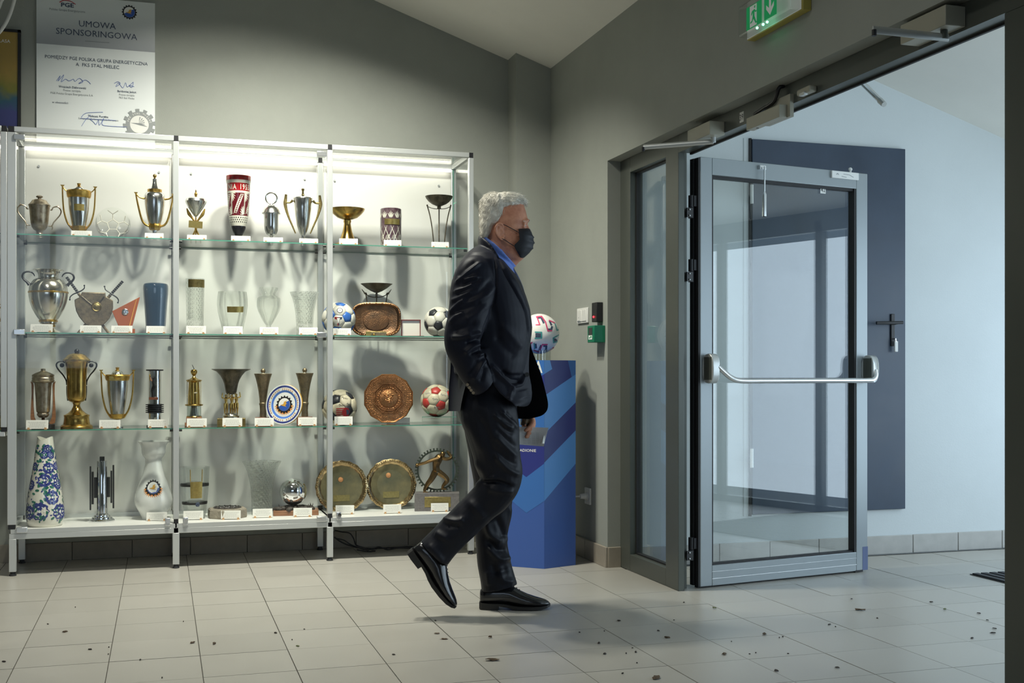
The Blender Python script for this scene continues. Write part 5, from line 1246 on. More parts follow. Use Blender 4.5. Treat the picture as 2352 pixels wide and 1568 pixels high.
MB().rings([[T @ V((r*a.k*cos(2*pi*j/32), r*a.k*sin(2*pi*j/32), z)) for j in range(32)] for r, z in ((186, .004), (182, .010), (172, .010), (168, .006), (128, .006), (122, .012), (60, .017), (2, .019))], 0).build('boss', 'copper', a.o, sharp=50)
rn = random.Random(3); em = MB()
for rr, n_ in ((286, 58), (262, 52), (310, 62)):
    for j in range(n_):
        if j % 9 == 8: continue
        an = 2*pi*j/n_; em.sphere(tuple(T @ V((rr*a.k*cos(an), rr*a.k*sin(an), .004))), (6+rn.random()*4)*a.k, 6, 4)
for j in range(28): an = 2*pi*j/28; em.sphere(tuple(T @ V((148*a.k*cos(an), 148*a.k*sin(an), .007))), 12*a.k, 6, 4)
for j in range(24): em.sphere(tuple(T @ V((rn.uniform(-60, 60)*a.k, rn.uniform(-60, 60)*a.k, .017))), rn.uniform(8, 16)*a.k, 6, 4)
e_ = em.build('embossing', 'copper', a.o); e_['kind'] = 'stuff'
MB().box(-.01, .12, .03, .05, 0, .03).build('rest', 'white_plastic', a.o)
b = Item('glass_stand', 'low clear glass block under the red and white football', 'stand', Z9, 1742, 1192, 3)
b.box('block', 1505, 1980, 1105, 1170, -.06, .06, 'shelf_glass', bevel=.002); b.box('block_edge', 1505, 1980, 1104, 1108, -.0605, .0605, 'glass_edge')
a = Item('football', 'signed red and white football resting on a glass block', 'ball', Z9, 1706, 1192, 3)
a.o.location.z += 88*a.k
football(a, 222*a.k, 'ball_red', 'ball_cream', facing((.29, -.29), (-.07, .70)))
scribbles(a, 222*a.k, [(-.1, .1), (.4, .35), (-.55, .45), (.0, -.4)], 'ink_grey')
# cups in the left cabinet, only their edges in the picture
winged_cup(Z4, -192, 1128, 2, 'gilt handled silver cup just showing at the left picture edge, upper one')
a = Item('trophy_cup', 'round silver cup on a gilt foot at the left picture edge, lower one', 'trophy', Z7, -100, 1150, 3)
a.lathe('foot', [(130, 1150), (136, 1120), (128, 1070), (136, 1000), (110, 985), (40, 960), (30, 860), (40, 620), (60, 560)], 'old_gold')
a.lathe('bowl', [(60, 565), (110, 520), (134, 470), (138, 400), (130, 330), (112, 300)], 'urn_silver'); a.lathe('rim', [(112, 304), (122, 298), (122, 288), (108, 286)], 'gold')
# ---- bottom board
def Ysp(view, cx, yb):
    return on_floor(view[0]+cx/view[2], view[1]+yb/view[2], BZ).y
a = Item('floral_vase', 'tall tapering ceramic vase painted with blue flowers and green leaves', 'vase', Z10, 452, 976, 4, Y=6.25)
pf = [(150, 976), (160, 960), (172, 930), (180, 880), (178, 820), (168, 720), (150, 600), (128, 480), (108, 360), (92, 240), (80, 160), (74, 110), (72, 98)]
def saddle(an, r, z):
    return r
R = []; n = 40
for r, y in pf+[(66, 100), (64, 140), (70, 220)]:
    ring = []
    for j in range(n):
        an = 2*pi*j/n; yy = y
        if y < 160: yy = y+ (24*(1-abs(cos(an+.5))**1.3) - 14*abs(cos(an+.5)))*(160-y)/60
        ring.append(V((r*a.k*cos(an), r*a.k*sin(an), (a.yb-yy)*a.k)))
    R.append(ring)
MB().rings(R, 0, (True, False)).build('body', 'cream_glaze', a.o, sharp=60)
wf_ = wrapper(a, pf, 1.2); fl_ = MB()
def blob(mb, fn, an, y, r, mi, off=0, lobes=0, sq=1.0, rot=0.0):
    rr = rad_at(pf, y); P0 = []
    for j in range(22):
        t = 2*pi*j/22; q = r*(1+(.10*cos(lobes*t) if lobes else 0)); u, v = q*cos(t)*sq, q*sin(t)
        u, v = u*cos(rot)-v*sin(rot), u*sin(rot)+v*cos(rot)
        P0.append(fn(an+u/rr, y+v))
    c = fn(an, y); mb.add([c]+P0, [(0, 1+j, 1+(j+1) % 22) for j in range(22)], mi)
flow = [(.25, 205, 42), (-.10, 262, 40), (.62, 270, 34), (.30, 395, 56), (-.05, 512, 64), (.75, 520, 62), (.42, 682, 70), (-.30, 815, 88), (.85, 828, 78), (-.95, 830, 70), (-1.0, 380, 40), (-1.1, 560, 50)]
rn = random.Random(11); wl = wrapper(a, pf, 1.6); wl2 = wrapper(a, pf, 2.4); wl3 = wrapper(a, pf, 3.0)
for turn in (0, 2.4, 4.6):
    for an, y, r in flow:
        blob(fl_, wl2, an+turn*.85, y, r, 0, lobes=9)
        for j in range(7): t = 2*pi*j/7; blob(fl_, wl3, an+turn*.85+r*.52*cos(t)/rad_at(pf, y), y+r*.52*sin(t), r*.12, 2, sq=.5, rot=t)
        blob(fl_, wl3, an+turn*.85, y, r*.16, 2)
for j in range(230):
    y = rn.uniform(165, 930); an = rn.uniform(-pi, pi); blob(fl_, wl, an, y, rn.uniform(12, 24), 1, sq=.55, rot=rn.uniform(0, 3))
for j in range(120):
    y = rn.uniform(180, 930); an = rn.uniform(-pi, pi); blob(fl_, wrapper(a, pf, 1.4), an, y, rn.uniform(8, 15), 0, sq=.7, rot=rn.uniform(0, 3))
fl_.build('painted_flowers', ['cobalt', 'leaf_glaze', 'white_glaze'], a.o)
a = Item('column_trophy', 'chrome column trophy with stepped dark side fins on bottom board', 'trophy', Z10, 1020, 955, 4, Y=6.34)
a.lathe('base', [(122, 955), (122, 942), (112, 930), (98, 924), (96, 912), (78, 902), (76, 890), (62, 882), (58, 872), (48, 870)], 'chrome', 36)
a.lathe('column', [(50, 874), (50, 352), (48, 348), (1, 348)], 'chrome', 32); a.box('top_block', 998, 1044, 306, 350, -.008, .008, 'iron')
for x0, x1, y0, y1 in ((904, 919, 400, 836), (922, 943, 455, 778), (945, 972, 512, 716), (1069, 1097, 512, 712), (1100, 1117, 450, 772), (1120, 1136, 394, 826)): a.box('fin', x0, x1, y0, y1, -.012, .012, 'iron')
a = Item('porcelain_vase', 'white porcelain vase with ruffled rim and club crest on bottom board', 'vase', Z10, 1536, 932, 4, Y=6.38)
pf = [(112, 932), (122, 900), (138, 860), (162, 822), (180, 780), (184, 735), (176, 690), (158, 630), (136, 570), (112, 510), (92, 440), (80, 380), (78, 340), (90, 310), (106, 290), (114, 270), (116, 230), (124, 195), (144, 165), (152, 156)]
def ruf(an, r, z):
    f = max(0, min(1, (z/a.k-740)/60)); return r*(1+.035*f*cos(an*11))
a.lathe('body', pf+[(142, 162), (118, 200), (108, 250), (104, 300), (72, 340)], 'white_glaze', 66, ripple=ruf)
wv = wrapper(a, pf, 2.0); em = MB(); emblem(lambda u, v, l: wrapper(a, pf, 2.0+.5*l)(-.02+u/(rad_at(pf, 612)*a.k), 608-v/a.k), 92*a.k, em); em.build('crest', EMB, a.o)
a = Item('crystal_vase', 'crystal cylinder vase with brass tag and dark ribbons on bottom board', 'vase', Z11, 280, 932, 4, Y=6.33)
pf = [(112, 932), (124, 860), (140, 740), (152, 600), (160, 460), (164, 352)]
a.lathe('body', open_prof(pf, 18), 'crystal_plain', 36)
for y, w_ in ((552, 13), (755, 13)): a.lathe('ribbon', [(rad_at(pf, y+w_)+1, y+w_), (rad_at(pf, y-w_)+1, y-w_)], 'iron', 36, caps=(False, False))
wf_ = wrapper(a, pf, 6)
MB().rings([[wf_(x, y) for x in [-.30+i*.84/8 for i in range(9)]] for y in (692, 508)], 0, (False, False), False).build('brass_tag', 'plaque', a.o)
for x in (-.28, .50): MB().tube([wf_(x, 505), wf_(x, 370)], 5*a.k, 6).build('chain', 'gold', a.o)
rs = MB(); 
for j in range(6): t = 2*pi*j/6; rs.sphere(tuple(wf_(.22+.09*cos(t), 762+14*sin(t))), 13*a.k, 8, 6)
rs.build('rosette', 'ink_navy', a.o)
a = Item('stone_medal', 'rough octagonal stone block with dark round medallion on top', 'paperweight', Z11, 648, 930, 4, Y=6.33)
S_ = a.k
def oc(r, z): return [V((r*S_*cos(pi*(j+.5)/4+.15)*1.0, r*S_*sin(pi*(j+.5)/4+.15), z*S_)) for j in range(8)]
MB().rings([oc(214, 0), oc(222, 20), oc(218, 90), oc(206, 106), oc(180, 108)], 0).build('block', 'stone', a.o, sharp=20)
MB().lathe([(150*S_, 107*S_), (156*S_, 112*S_), (140*S_, 118*S_), (128*S_, 113*S_), (1e-4, 113*S_)], 32).build('medallion', 'slag', a.o)
em = MB(); rn = random.Random(5)
for j in range(14): an = 2*pi*j/14; em.sphere((138*S_*cos(an), 138*S_*sin(an), 116*S_), 9*S_, 6, 4)
for j in range(16): em.sphere((rn.uniform(-85, 85)*S_, rn.uniform(-60, 60)*S_, 114*S_), rn.uniform(9, 20)*S_, 6, 4, sc=(1, 1, .5))
em.build('relief', 'iron', a.o)
a = Item('crystal_vase', 'tall crystal vase flaring to a wide rim on bottom board', 'vase', Z11, 1036, 888, 4, Y=6.40)
a.lathe('body', open_prof([(112, 888), (112, 800), (114, 700), (122, 590), (136, 500), (158, 410), (186, 340), (214, 290)], 20), 'crystal_diamond', 40, ripple=lambda an, r, z: r*(1+.015*cos(an*16)))
a = Item('sphere_trophy', 'mirror silver ball rising from dark slag on a wooden block', 'trophy', Z11, 1420, 905, 4, Y=6.36)
a.box('base', 1172, 1668, 848, 905, -.075, .055, 'wood_base', bevel=.003)
a.sphere('ball', 1390, 648, 155, 'chrome')
sl_ = MB(); rn = random.Random(9)
for j in range(60):
    an = rn.uniform(0, 2*pi); q = sqrt(rn.random())
    sl_.sphere(((1400-1420)*a.k+q*212*a.k*cos(an), q*.062*sin(an)-.008, (905-842+rn.uniform(0, 34)*(1.25-q))*a.k), rn.uniform(22, 44)*a.k, 7, 5, sc=(1, 1, .7))
for j in range(9):
    an = rn.uniform(0, 2*pi); p = V(((1400-1420)*a.k+200*a.k*cos(an), .058*sin(an)-.008, (905-830)*a.k)); sl_.tube([p, p+V((rn.uniform(-.01, .01), 0, .024))], [8*a.k, 2*a.k], 5)
sl_.build('slag', 'slag', a.o, sharp=25)
def tray(cx, cy_, r, label, ytag, badge):
    a = Item('silver_tray', label, 'tray', Z12, cx, 838, 4, Y=6.44)
    o, T = dish('tray', a, cx, cy_, r*.90, r*.90, 'tray_metal', None, 7, 2.0, rim=.02, depth=.006)
    def rr(f, z): return [T @ V((r*f*a.k*cos(2*pi*j/80)*(1+.012*cos(2*pi*j*20/80)), r*f*a.k*sin(2*pi*j/80)*(1+.012*cos(2*pi*j*20/80)), z)) for j in range(80)]
    MB().rings([rr(.80, .002), rr(.84, .008), rr(.92, .012), rr(1.0, .008), rr(1.0, .002)], 0, (False, False)).build('rim', 'tray_rim', a.o)
    bd = MB()
    for j in range(66): an = 2*pi*j/66; bd.sphere(tuple(T @ V((r*.935*a.k*cos(an), r*.935*a.k*sin(an), .011))), (9+3*(j % 2))*a.k, 6, 4)
    bd.build('embossed_edge', 'tray_rim', a.o)['kind'] = 'stuff'
    q = T @ V((badge[0]*a.k, badge[1]*a.k, .004)); MB().lathe([(30*a.k, -.002), (26*a.k, .004), (10*a.k, .007), (1e-4, .008)], 14, T=Matrix.Translation(q) @ Matrix.Rotation(pi/2, 4, 'X')).build('enamel_badge', 'ink_orange', a.o)
    MB().rings([[T @ V((x*a.k, y*a.k, .001)) for x, y in ((-90, ytag-38), (90, ytag-34), (90, ytag+36), (-90, ytag+30))], [T @ V((x*a.k, y*a.k, .003)) for x, y in ((-90, ytag-38), (90, ytag-34), (90, ytag+36), (-90, ytag+30))]], 0).build('plaque', 'plaque', a.o)
tray(415, 566, 292, 'round embossed tray leaning behind the cabinet post, left of two', -128, (-10, 78))
tray(972, 558, 282, 'round embossed tray leaning on the back panel, right of two', -115, (-30, 98))
a = Item('gear_statue', 'bronze worker figure straining inside a toothed wheel on stone', 'statue', Z12, 1490, 852, 4, Y=6.31)
a.box('base', 1238, 1738, 650, 852, -.05, .05, 'grey_stone', bevel=.002); a.box('plaque', 1350, 1642, 692, 806, -.052, -.050, 'plaque')
gp = MB(); rc, rg2 = a.P(1490, 405, .012), 228*a.k
def gr_(r, an, d): return V((rc.x+r*cos(an), rc.y+d, rc.z+r*sin(an)))
N_ = 40
for k in range(N_):
    an, an1 = 2*pi*k/N_, 2*pi*(k+1)/N_
    gp.rings([[gr_(rg2*.92, q, -.006), gr_(rg2*.92, q, .006), gr_(rg2*1.0, q, .006), gr_(rg2*1.0, q, -.006)] for q in (an, an1)], 0)
    gp.rings([[gr_(rg2*f, an+w_, s) for w_, s in ((-.035, -.006), (-.035, .006), (.035, .006), (.035, -.006))] for f in (.99, 1.10)], 0)
gp.build('toothed_wheel', mat('verdigris', (.10, .12, .085), r=.5, m=.7, var=.5, vs=60, col2=(.05, .06, .05)), a.o, sharp=25)
bz = 'bronze_figure'; m_(bz, (.30, .185, .075), r=.34, m=1.0, var=.4, vs=40, col2=(.15, .10, .05))
f_ = a.tube('figure', [(1484, 425), (1478, 360), (1490, 300), (1520, 255), (1540, 238)], [44, 38, 50, 44, 22], bz)
a.sphere('head', 1552, 222, 28, bz, parent=f_, sc=(1, 1, 1.15))
a.tube('arm', [(1500, 268, -.01), (1420, 292, -.012), (1350, 318, -.01), (1272, 340, 0)], [26, 20, 17, 16], bz, parent=f_); a.sphere('hand', 1266, 344, 20, bz, parent=f_)
a.tube('arm', [(1545, 262, .0), (1600, 278, .0), (1648, 255, .006), (1600, 190, .012)], [24, 20, 18, 14], bz, parent=f_)
a.tube('leg', [(1470, 420, -.006), (1425, 500, -.01), (1380, 560, -.012), (1345, 632, -.012)], [40, 32, 26, 16], bz, parent=f_); a.tube('foot', [(1335, 645, -.012), (1385, 648, -.014)], [14, 10], bz, parent=f_, sm=0)
a.tube('leg', [(1505, 425, .004), (1580, 480, .0), (1600, 520, 0), (1560, 575, .004), (1550, 606, .006)], [38, 30, 26, 18, 14], bz, parent=f_); a.tube('foot', [(1535, 612, .006), (1590, 618, .004)], [12, 9], bz, parent=f_, sm=0)
# ------------------------------------------------------------------ caption cards
cards = [(187, 536, 44, 13, 1, 'second cup'), (354, 541, 40, 13, 1, 'spired silver cup'), (452, 546, 42, 12, 1, 'pear shaped cup'), (553, 551, 42, 13, 1, 'ruby vase'), (627.5, 554, 42, 12, 1, 'ring topped cup'), (709, 557, 41, 12, 1, 'cup with mottled gilt handles'),
  (800.5, 559, 41, 15, 1, 'brass pedestal bowl'), (901.6, 563, 39, 15, 1, 'plum crystal vase'), (1011, 566.5, 39, 14, 1, 'tall tripod bowl'),
  (95, 759, 48, 20, 2, 'silver urn'), (208, 761, 45, 18, 2, 'sword shield'), (279.5, 762, 45, 18, 2, 'orange triangle plaque'), (359, 763, 43, 18, 2, 'blue glass vase'), (450, 764, 43, 19, 2, 'slim crystal vase'), (535, 766, 42, 19, 2, 'barrel crystal vase'), (617.7, 767, 41, 18, 2, 'urn shaped crystal vase'), (708, 767, 41, 18, 2, 'flared crystal vase'), (785.5, 768, 40, 17, 2, 'blue and white football'),
  (85, 983, 47, 22, 3, 'cup with wooden fins'), (252, 982, 45, 20, 3, 'gilt handled cup'), (362.5, 979, 43, 20, 3, 'chrome figure column'), (452, 979, 43, 21, 3, 'miners lamp'), (533.5, 979, 43, 21, 3, 'figure trophy'), (607, 977, 42, 20, 3, 'left bronze goblet'), (706, 977, 41, 20, 3, 'right bronze goblet'), (789, 975, 40, 21, 3, 'black spotted football'),
  (109, 1207, 47, 22, 4, 'floral vase'), (360, 1196, 44, 20, 4, 'white porcelain vase'), (444, 1194, 43, 21, 4, 'ribboned crystal vase'), (530, 1193, 43, 21, 4, 'stone medal'), (603, 1189, 43, 21, 4, 'flaring crystal vase'), (695, 1187, 41, 21, 4, 'silver ball trophy'), (792, 1181, 41, 21, 4, 'left embossed tray'), (901, 1179, 40, 21, 4, 'right embossed tray'), (1010, 1175, 39, 20, 4, 'gear statue')]
rn = random.Random(2)
ft = MB().prism([(-.006, 0), (.006, 0), (.0045, .010), (-.0045, .010)], -.004, .012); ft_me = None
for px, py, wd, ht_, sh, what in cards:
    Yc = 6.205 if sh < 4 else max(6.18, min(6.30, on_floor(px, py, BZ).y))
    p = at(px, py, Yc); k = (p.x*sin(YAW)+p.y*cos(YAW))/FPX
    z = SZ[sh-1] if sh < 4 else BZ
    c = thing('caption_card', 'white caption card in front of the '+what, 'card', (p.x, Yc, z), rn.uniform(-.10, .04)-.12, 'white caption cards of the trophies')
    W, H = wd*k*1.03, ht_*k; T = Matrix.Rotation(radians(-9), 4, 'X')
    cd = MB().box(-W/2, W/2, 0, .0012, .004, H, T=T).build('card', 'card', c)
    ln = MB(); nl = max(2, int(H/.0075)); nl = min(nl, 5) - rn.randint(0, 1)
    for i in range(nl):
        zz_ = H*.80-(i+.3)*(H*.66/nl); L_ = W*rn.uniform(.30, .42); x = -L_
        while x < L_:
            w_ = rn.uniform(.004, .012); 
            ln.add([T @ V(q) for q in ((x, -.0004, zz_), (min(x+w_, L_), -.0004, zz_), (min(x+w_, L_), -.0004, zz_+.0016), (x, -.0004, zz_+.0016))], [(0, 1, 2, 3)]); x += w_+.0022
    ln.build('printed_lines', 'card_ink', cd)
    for s in (-1, 1):
        if ft_me is None: o = ft.build('wooden_foot', 'card_foot', c); ft_me = o.data
        else: o = bpy.data.objects.new('wooden_foot', ft_me); COL.objects.link(o); o.parent = c
        o.location = (s*W*.38, 0, 0)
# ------------------------------------------------------------------ dry leaves and crumbs tracked in on the floor
def debris(px, py, size, label, m='dry_leaf', group=None, curl=1.0):
    p = on_floor(px, py, 0.0); r = random.Random(int(px*7+py))
    n = 9; R = []; a0 = r.uniform(0, 6)
    for f, z in ((1.0, .0005), (.7, .004*curl+.001), (.25, .003*curl+.002)):
        R.append([V((f*size*(1+r.uniform(-.3, .3))*cos(2*pi*j/n), f*size*.55*(1+r.uniform(-.3, .3))*sin(2*pi*j/n), z+size*.30*curl*r.random()*f*f)) for j in range(n)])
    o = MB().rings(R, 0, (True, True)).build('dead_leaf', m, None, sharp=30); o.location = (p.x, p.y, 0.0005); o.rotation_euler = (0, 0, a0)
    tag(o, label, 'leaf', group); return o
debris(1130, 1517, .024, 'large curled dead leaf on the tiles below the man, nearest the camera'); debris(1507, 1557, .022, 'brown dead leaf at the very bottom edge of the picture')
debris(1977, 1402, .026, 'long brown dead leaf on the tiles in front of the open door'); debris(1532, 1465, .013, 'round brown leaf clump in the middle of the right floor')
debris(1663, 1503, .013, 'curled pale leaf bit left of the long floor joint'); debris(1755, 1457, .014, 'dark leaf bit lying across a tile joint below the door')
debris(1020, 1468, .014, 'leaf with stalk just below the lifted shoe, lower one', curl=.6); debris(1004, 1455, .011, 'reddish leaf bit just below the lifted shoe, upper one', curl=.5)
debris(442, 1477, .011, 'small dark leaf on the left floor, left one of a pair'); debris(492, 1479, .012, 'small dark leaf on the left floor, right one of a pair')
debris(1641, 1397, .011, 'green grey leaf bit on the joint in front of the hinge side', 'green_crumb'); debris(2170, 1400, .011, 'green leaf crumb near the right door post', 'green_crumb')
debris(1126, 1466, .009, 'upright dark leaf bit below the standing shoe', curl=2.0); debris(149, 1452, .010, 'dark leaf bit at the far left of the floor')
debris(684, 1484, .010, 'pale yellowish leaf bit on the left middle floor', 'green_crumb', curl=.4)
for px, py, s in [(207, 1492, 8), (421, 1428, 4), (9, 1520, 8), (372, 1557, 4), (322, 1516, 5), (173, 1395, 3), (110, 1434, 4), (633, 1454, 9), (699, 1446, 5), (904, 1504, 6), (1000, 1426, 6), (1422, 1426, 9), (1376, 1477, 9), (1389, 1502, 9), (1460, 1498, 8), (1571, 1384, 6), (1430, 1547, 5), (1512, 1449, 5), (1783, 1541, 11), (2139, 1383, 8), (2248, 1409, 9), (2284, 1444, 9), (2281, 1454, 11), (2233, 1466, 9), (1905, 1435, 9), (1923, 1534, 9), (1956, 1376, 6), (2015, 1420, 6), (2268, 1425, 6), (1388, 1450, 4), (1331, 1453, 4), (1548, 1425, 4), (1919, 1440, 4), (1798, 1463, 5), (1790, 1465, 4), (1453, 1489, 4), (1438, 1501, 4), (1722, 1503, 4), (1736, 1500, 4), (1810, 1502, 4), (250, 1487, 4), (249, 1503, 4), (671, 1470, 3), (1463, 1523, 4), (1680, 1474, 3)]:
    debris(px, py, s*.00105, 'tiny dark leaf crumb lying on the floor tiles', 'leaf_crumb', 'tiny leaf crumbs on the floor', .7)
# ================================================================== the walking man
import numpy as np
MW = 4.80
man = thing('person', 'white haired man in a dark suit and black face mask walking towards the door', 'person')
man.location = V((cos(YAW)*-.0473+sin(YAW)*MW, -sin(YAW)*-.0473+cos(YAW)*MW, 0)); man.rotation_euler = (0, 0, -YAW)
def H(px, py, d=0.0):
    """joint of the figure: place in the photograph plus depth d behind the body's middle plane"""
    wd = MW+d; return V(((px-1176)/FPX*wd+.0473, d, CAMZ-(py-HZ)/FPX*wd))
KP = MW/FPX
def remesh(mb, voxel, smooth=4, name='m'):
    me = bpy.data.meshes.new(name); me.from_pydata(mb.v, [], mb.f); me.update()
    import bmesh
    bm = bmesh.new(); bm.from_mesh(me); bmesh.ops.recalc_face_normals(bm, faces=bm.faces); bm.to_mesh(me); bm.free()
    ob = bpy.data.objects.new(name, me); COL.objects.link(ob)
    r = ob.modifiers.new('r', 'REMESH'); r.mode = 'VOXEL'; r.voxel_size = voxel; r.adaptivity = 0
    s = ob.modifiers.new('s', 'SMOOTH'); s.factor = .5; s.iterations = smooth
    dg = bpy.context.evaluated_depsgraph_get(); out = bpy.data.meshes.new_from_object(ob.evaluated_get(dg))
    bpy.data.objects.remove(ob); bpy.data.meshes.remove(me); return out
def folds(me, lst, cond=None, wrinkle=0.0, wsc=14.0):
    """raise and sink cloth along fold lines; each (points in the photograph, width px, height m)"""
    n = len(me.vertices); co = np.empty(n*3); me.vertices.foreach_get('co', co); co = co.reshape(-1, 3)
    no = np.empty(n*3); me.vertex_normals.foreach_get('vector', no); no = no.reshape(-1, 3)
    wd = MW+co[:, 1]; px = 1176+(co[:, 0]-.0473)/wd*FPX; py = HZ-(co[:, 2]-CAMZ)/wd*FPX
    face = np.clip((-no[:, 1]+.15)*1.6, 0, 1)
    if cond is not None: face = face*cond(co)
    disp = np.zeros(n)
    for pts, wpx, amp in lst:
        q = smooth_path([V((x, y, 0)) for x, y in pts], 5); best = np.full(n, 1e9); tt = np.zeros(n); m = len(q)-1
        for i in range(m):
            ax, ay, bx, by = q[i].x, q[i].y, q[i+1].x, q[i+1].y; L2 = (bx-ax)**2+(by-ay)**2+1e-9
            t = np.clip(((px-ax)*(bx-ax)+(py-ay)*(by-ay))/L2, 0, 1)
            dd = (px-ax-t*(bx-ax))**2+(py-ay-t*(by-ay))**2; k = dd < best
            best = np.where(k, dd, best); tt = np.where(k, (i+t)/m, tt)
        prof = np.exp(-best/(wpx*wpx))*np.clip(np.minimum(tt, 1-tt)*5+.25, 0, 1)
        disp += amp*prof
    co += no*(disp*face)[:, None]
    if wrinkle:
        ns = np.array([mnoise.noise(V((c[0]*wsc*1.3, c[1]*wsc, (c[2]+.6*c[0])*wsc*.7))) for c in co]); co += no*(ns*wrinkle)[:, None]
    me.vertices.foreach_set('co', co.reshape(-1)); me.update()
def put(me, name, m, parent=man):
    me.materials.clear(); me.materials.append(MT[m]); me.polygons.foreach_set('use_smooth', [True]*len(me.polygons))
    me.name = name; o = bpy.data.objects.new(name, me); COL.objects.link(o); o.parent = parent; return o
def slices(mb, lev, ex=2.3, n=36, d0=0.0, T=None):
    """stack of level sections: (py, back px, front px, half width m)"""
    R = []
    for py, xb, xf, hw in lev:
        a, b = H(xb, py, d0), H(xf, py, d0); c = (a+b)/2; rx = (b.x-a.x)/2; ring = []
        for j in range(n):
            t = 2*pi*j/n; cs, sn = cos(t), sin(t)
            ring.append(V((c.x+rx*abs(cs)**(2/ex)*(1 if cs >= 0 else -1), d0+hw*abs(sn)**(2/ex)*(1 if sn >= 0 else -1), c.z)))
        R.append(ring)
    return mb.rings(R, 0)
def limb(mb, pts, sm=4, n=20, lat=1.0):
    """tapering limb: (px, py, d, radius px)"""
    P_3 = smooth_path([H(x, y, d) for x, y, d, r in pts], sm); rr = smooth_path([V((r, 0, 0)) for *_, r in pts], sm)
    return mb.tube(P_3, [r.x*KP for r in rr], n, flat=(1, lat))
def panel(mb, lev, dl, dr, th=.014, n=10, bulge=0.0):
    """hanging cloth panel: (py, left px, right px), depth from dl(left) to dr(right)"""
    R = []
    for py, xl, xr in lev:
        out, inn = [], []
        for i in range(n):
            t = i/(n-1); e = t**1.6; d = dl+(dr-dl)*e+bulge*sin(pi*t)
            p = H(xl+(xr-xl)*t, py, d); out.append(p); inn.append(p+V((0, th, 0)))
        R.append(out+inn[::-1])
    return mb.rings(R, 0)
# ---- body: one continuous surface
B = MB()
slices(B, [(448, 1138, 1166, .020), (452, 1124, 1184, .047), (458, 1116, 1195, .060), (470, 1109, 1203, .069), (485, 1106, 1208, .074), (498, 1105, 1211, .076), (507, 1105, 1213.5, .076), (513, 1105, 1212, .075), (520, 1106, 1207.5, .073), (530, 1107, 1208, .072), (545, 1110, 1210, .070), (558, 1115, 1210.5, .067), (572, 1124, 1209, .062), (584, 1136, 1207, .053), (594, 1150, 1202, .040), (600, 1164, 1195, .020)], 2.25, 44)
B.tube([H(1209, 516), H(1213, 530), H(1216.5, 543), H(1215, 550), H(1208, 553)], [.006, .009, .0125, .013, .008], 12)
for s in (-1, 1):
    B.sphere(tuple(H(1212, 549, s*.013)), .009, 10, 8); B.tube([H(1210, 568, s*.001), H(1206, 569, s*.026)], [.008, .004], 8)
    B.tube(smooth_path([H(1214, 507, s*.012), H(1211, 506, s*.034), H(1202, 509, s*.055)], 4), [.006, .006, .006, .007, .007, .007, .006, .005, .004], 8)
    B.tube(smooth_path([H(1209, 514, s*.020), H(1208, 512.5, s*.034), H(1203, 515, s*.048)], 4), .0052, 8); B.tube(smooth_path([H(1208, 521, s*.020), H(1206.5, 523, s*.034), H(1202, 520, s*.048)], 4), .0052, 8)
    B.tube(smooth_path([H(1190, 536, s*.058), H(1200, 540, s*.052), H(1205, 552, s*.044)], 4), .011, 8)
    # ear
    B.tube(smooth_path([H(1156, 522, s*.079), H(1153, 514.5, s*.088), H(1146, 513, s*.093), H(1139, 520, s*.095), H(1138, 532, s*.093), H(1143, 542, s*.089), H(1150, 549, s*.085), H(1156, 549, s*.080), H(1156, 540, s*.078)], 4), .0048, 8)
    B.sphere(tuple(H(1147, 531, s*.079)), 1.0, 12, 8, sc=(.017, .007, .030)); B.tube(smooth_path([H(1150, 521, s*.088), H(1144, 527, s*.089), H(1146, 538, s*.086)], 4), .0035, 6)
    B.tube([H(1155, 533, s*.081), H(1153, 528, s*.083)], .005, 6)
limb(B, [(1140, 540, 0, 31), (1137, 560, 0, 33), (1134, 580, 0, 35), (1128, 606, 0, 37), (1122, 640, 0, 40)])
B.tube([H(1188, 590, .0), H(1176, 600, .0), H(1160, 612, .0)], [.020, .026, .028], 12)
slices(B, [(600, 1085, 1160, .12), (630, 1058, 1178, .18), (700, 1048, 1202, .178), (780, 1052, 1200, .165), (850, 1060, 1186, .155), (920, 1062, 1178, .155), (975, 1085, 1175, .14)])
limb(B, [(1096, 612, -.165, 26), (1085, 670, -.19, 27), (1072, 740, -.22, 24), (1064, 788, -.225, 21), (1084, 835, -.212, 19), (1100, 866, -.192, 14), (1113, 886, -.165, 11.5)])
limb(B, [(1108, 612, .165, 26), (1110, 690, .19, 27), (1112, 780, .20, 23), (1135, 840, .19, 20), (1178, 905, .155, 17), (1203, 942, .155, 14), (1211, 957, .155, 13)])
limb(B, [(1122, 930, -.09, 44), (1140, 1030, -.09, 42), (1146, 1110, -.09, 33), (1100, 1165, -.09, 30), (1030, 1235, -.09, 24), (1000, 1270, -.09, 19)])
limb(B, [(1122, 930, .09, 44), (1130, 1030, .09, 42), (1134, 1120, .09, 33), (1130, 1200, .09, 30), (1132, 1290, .09, 23), (1134, 1345, .09, 18)])
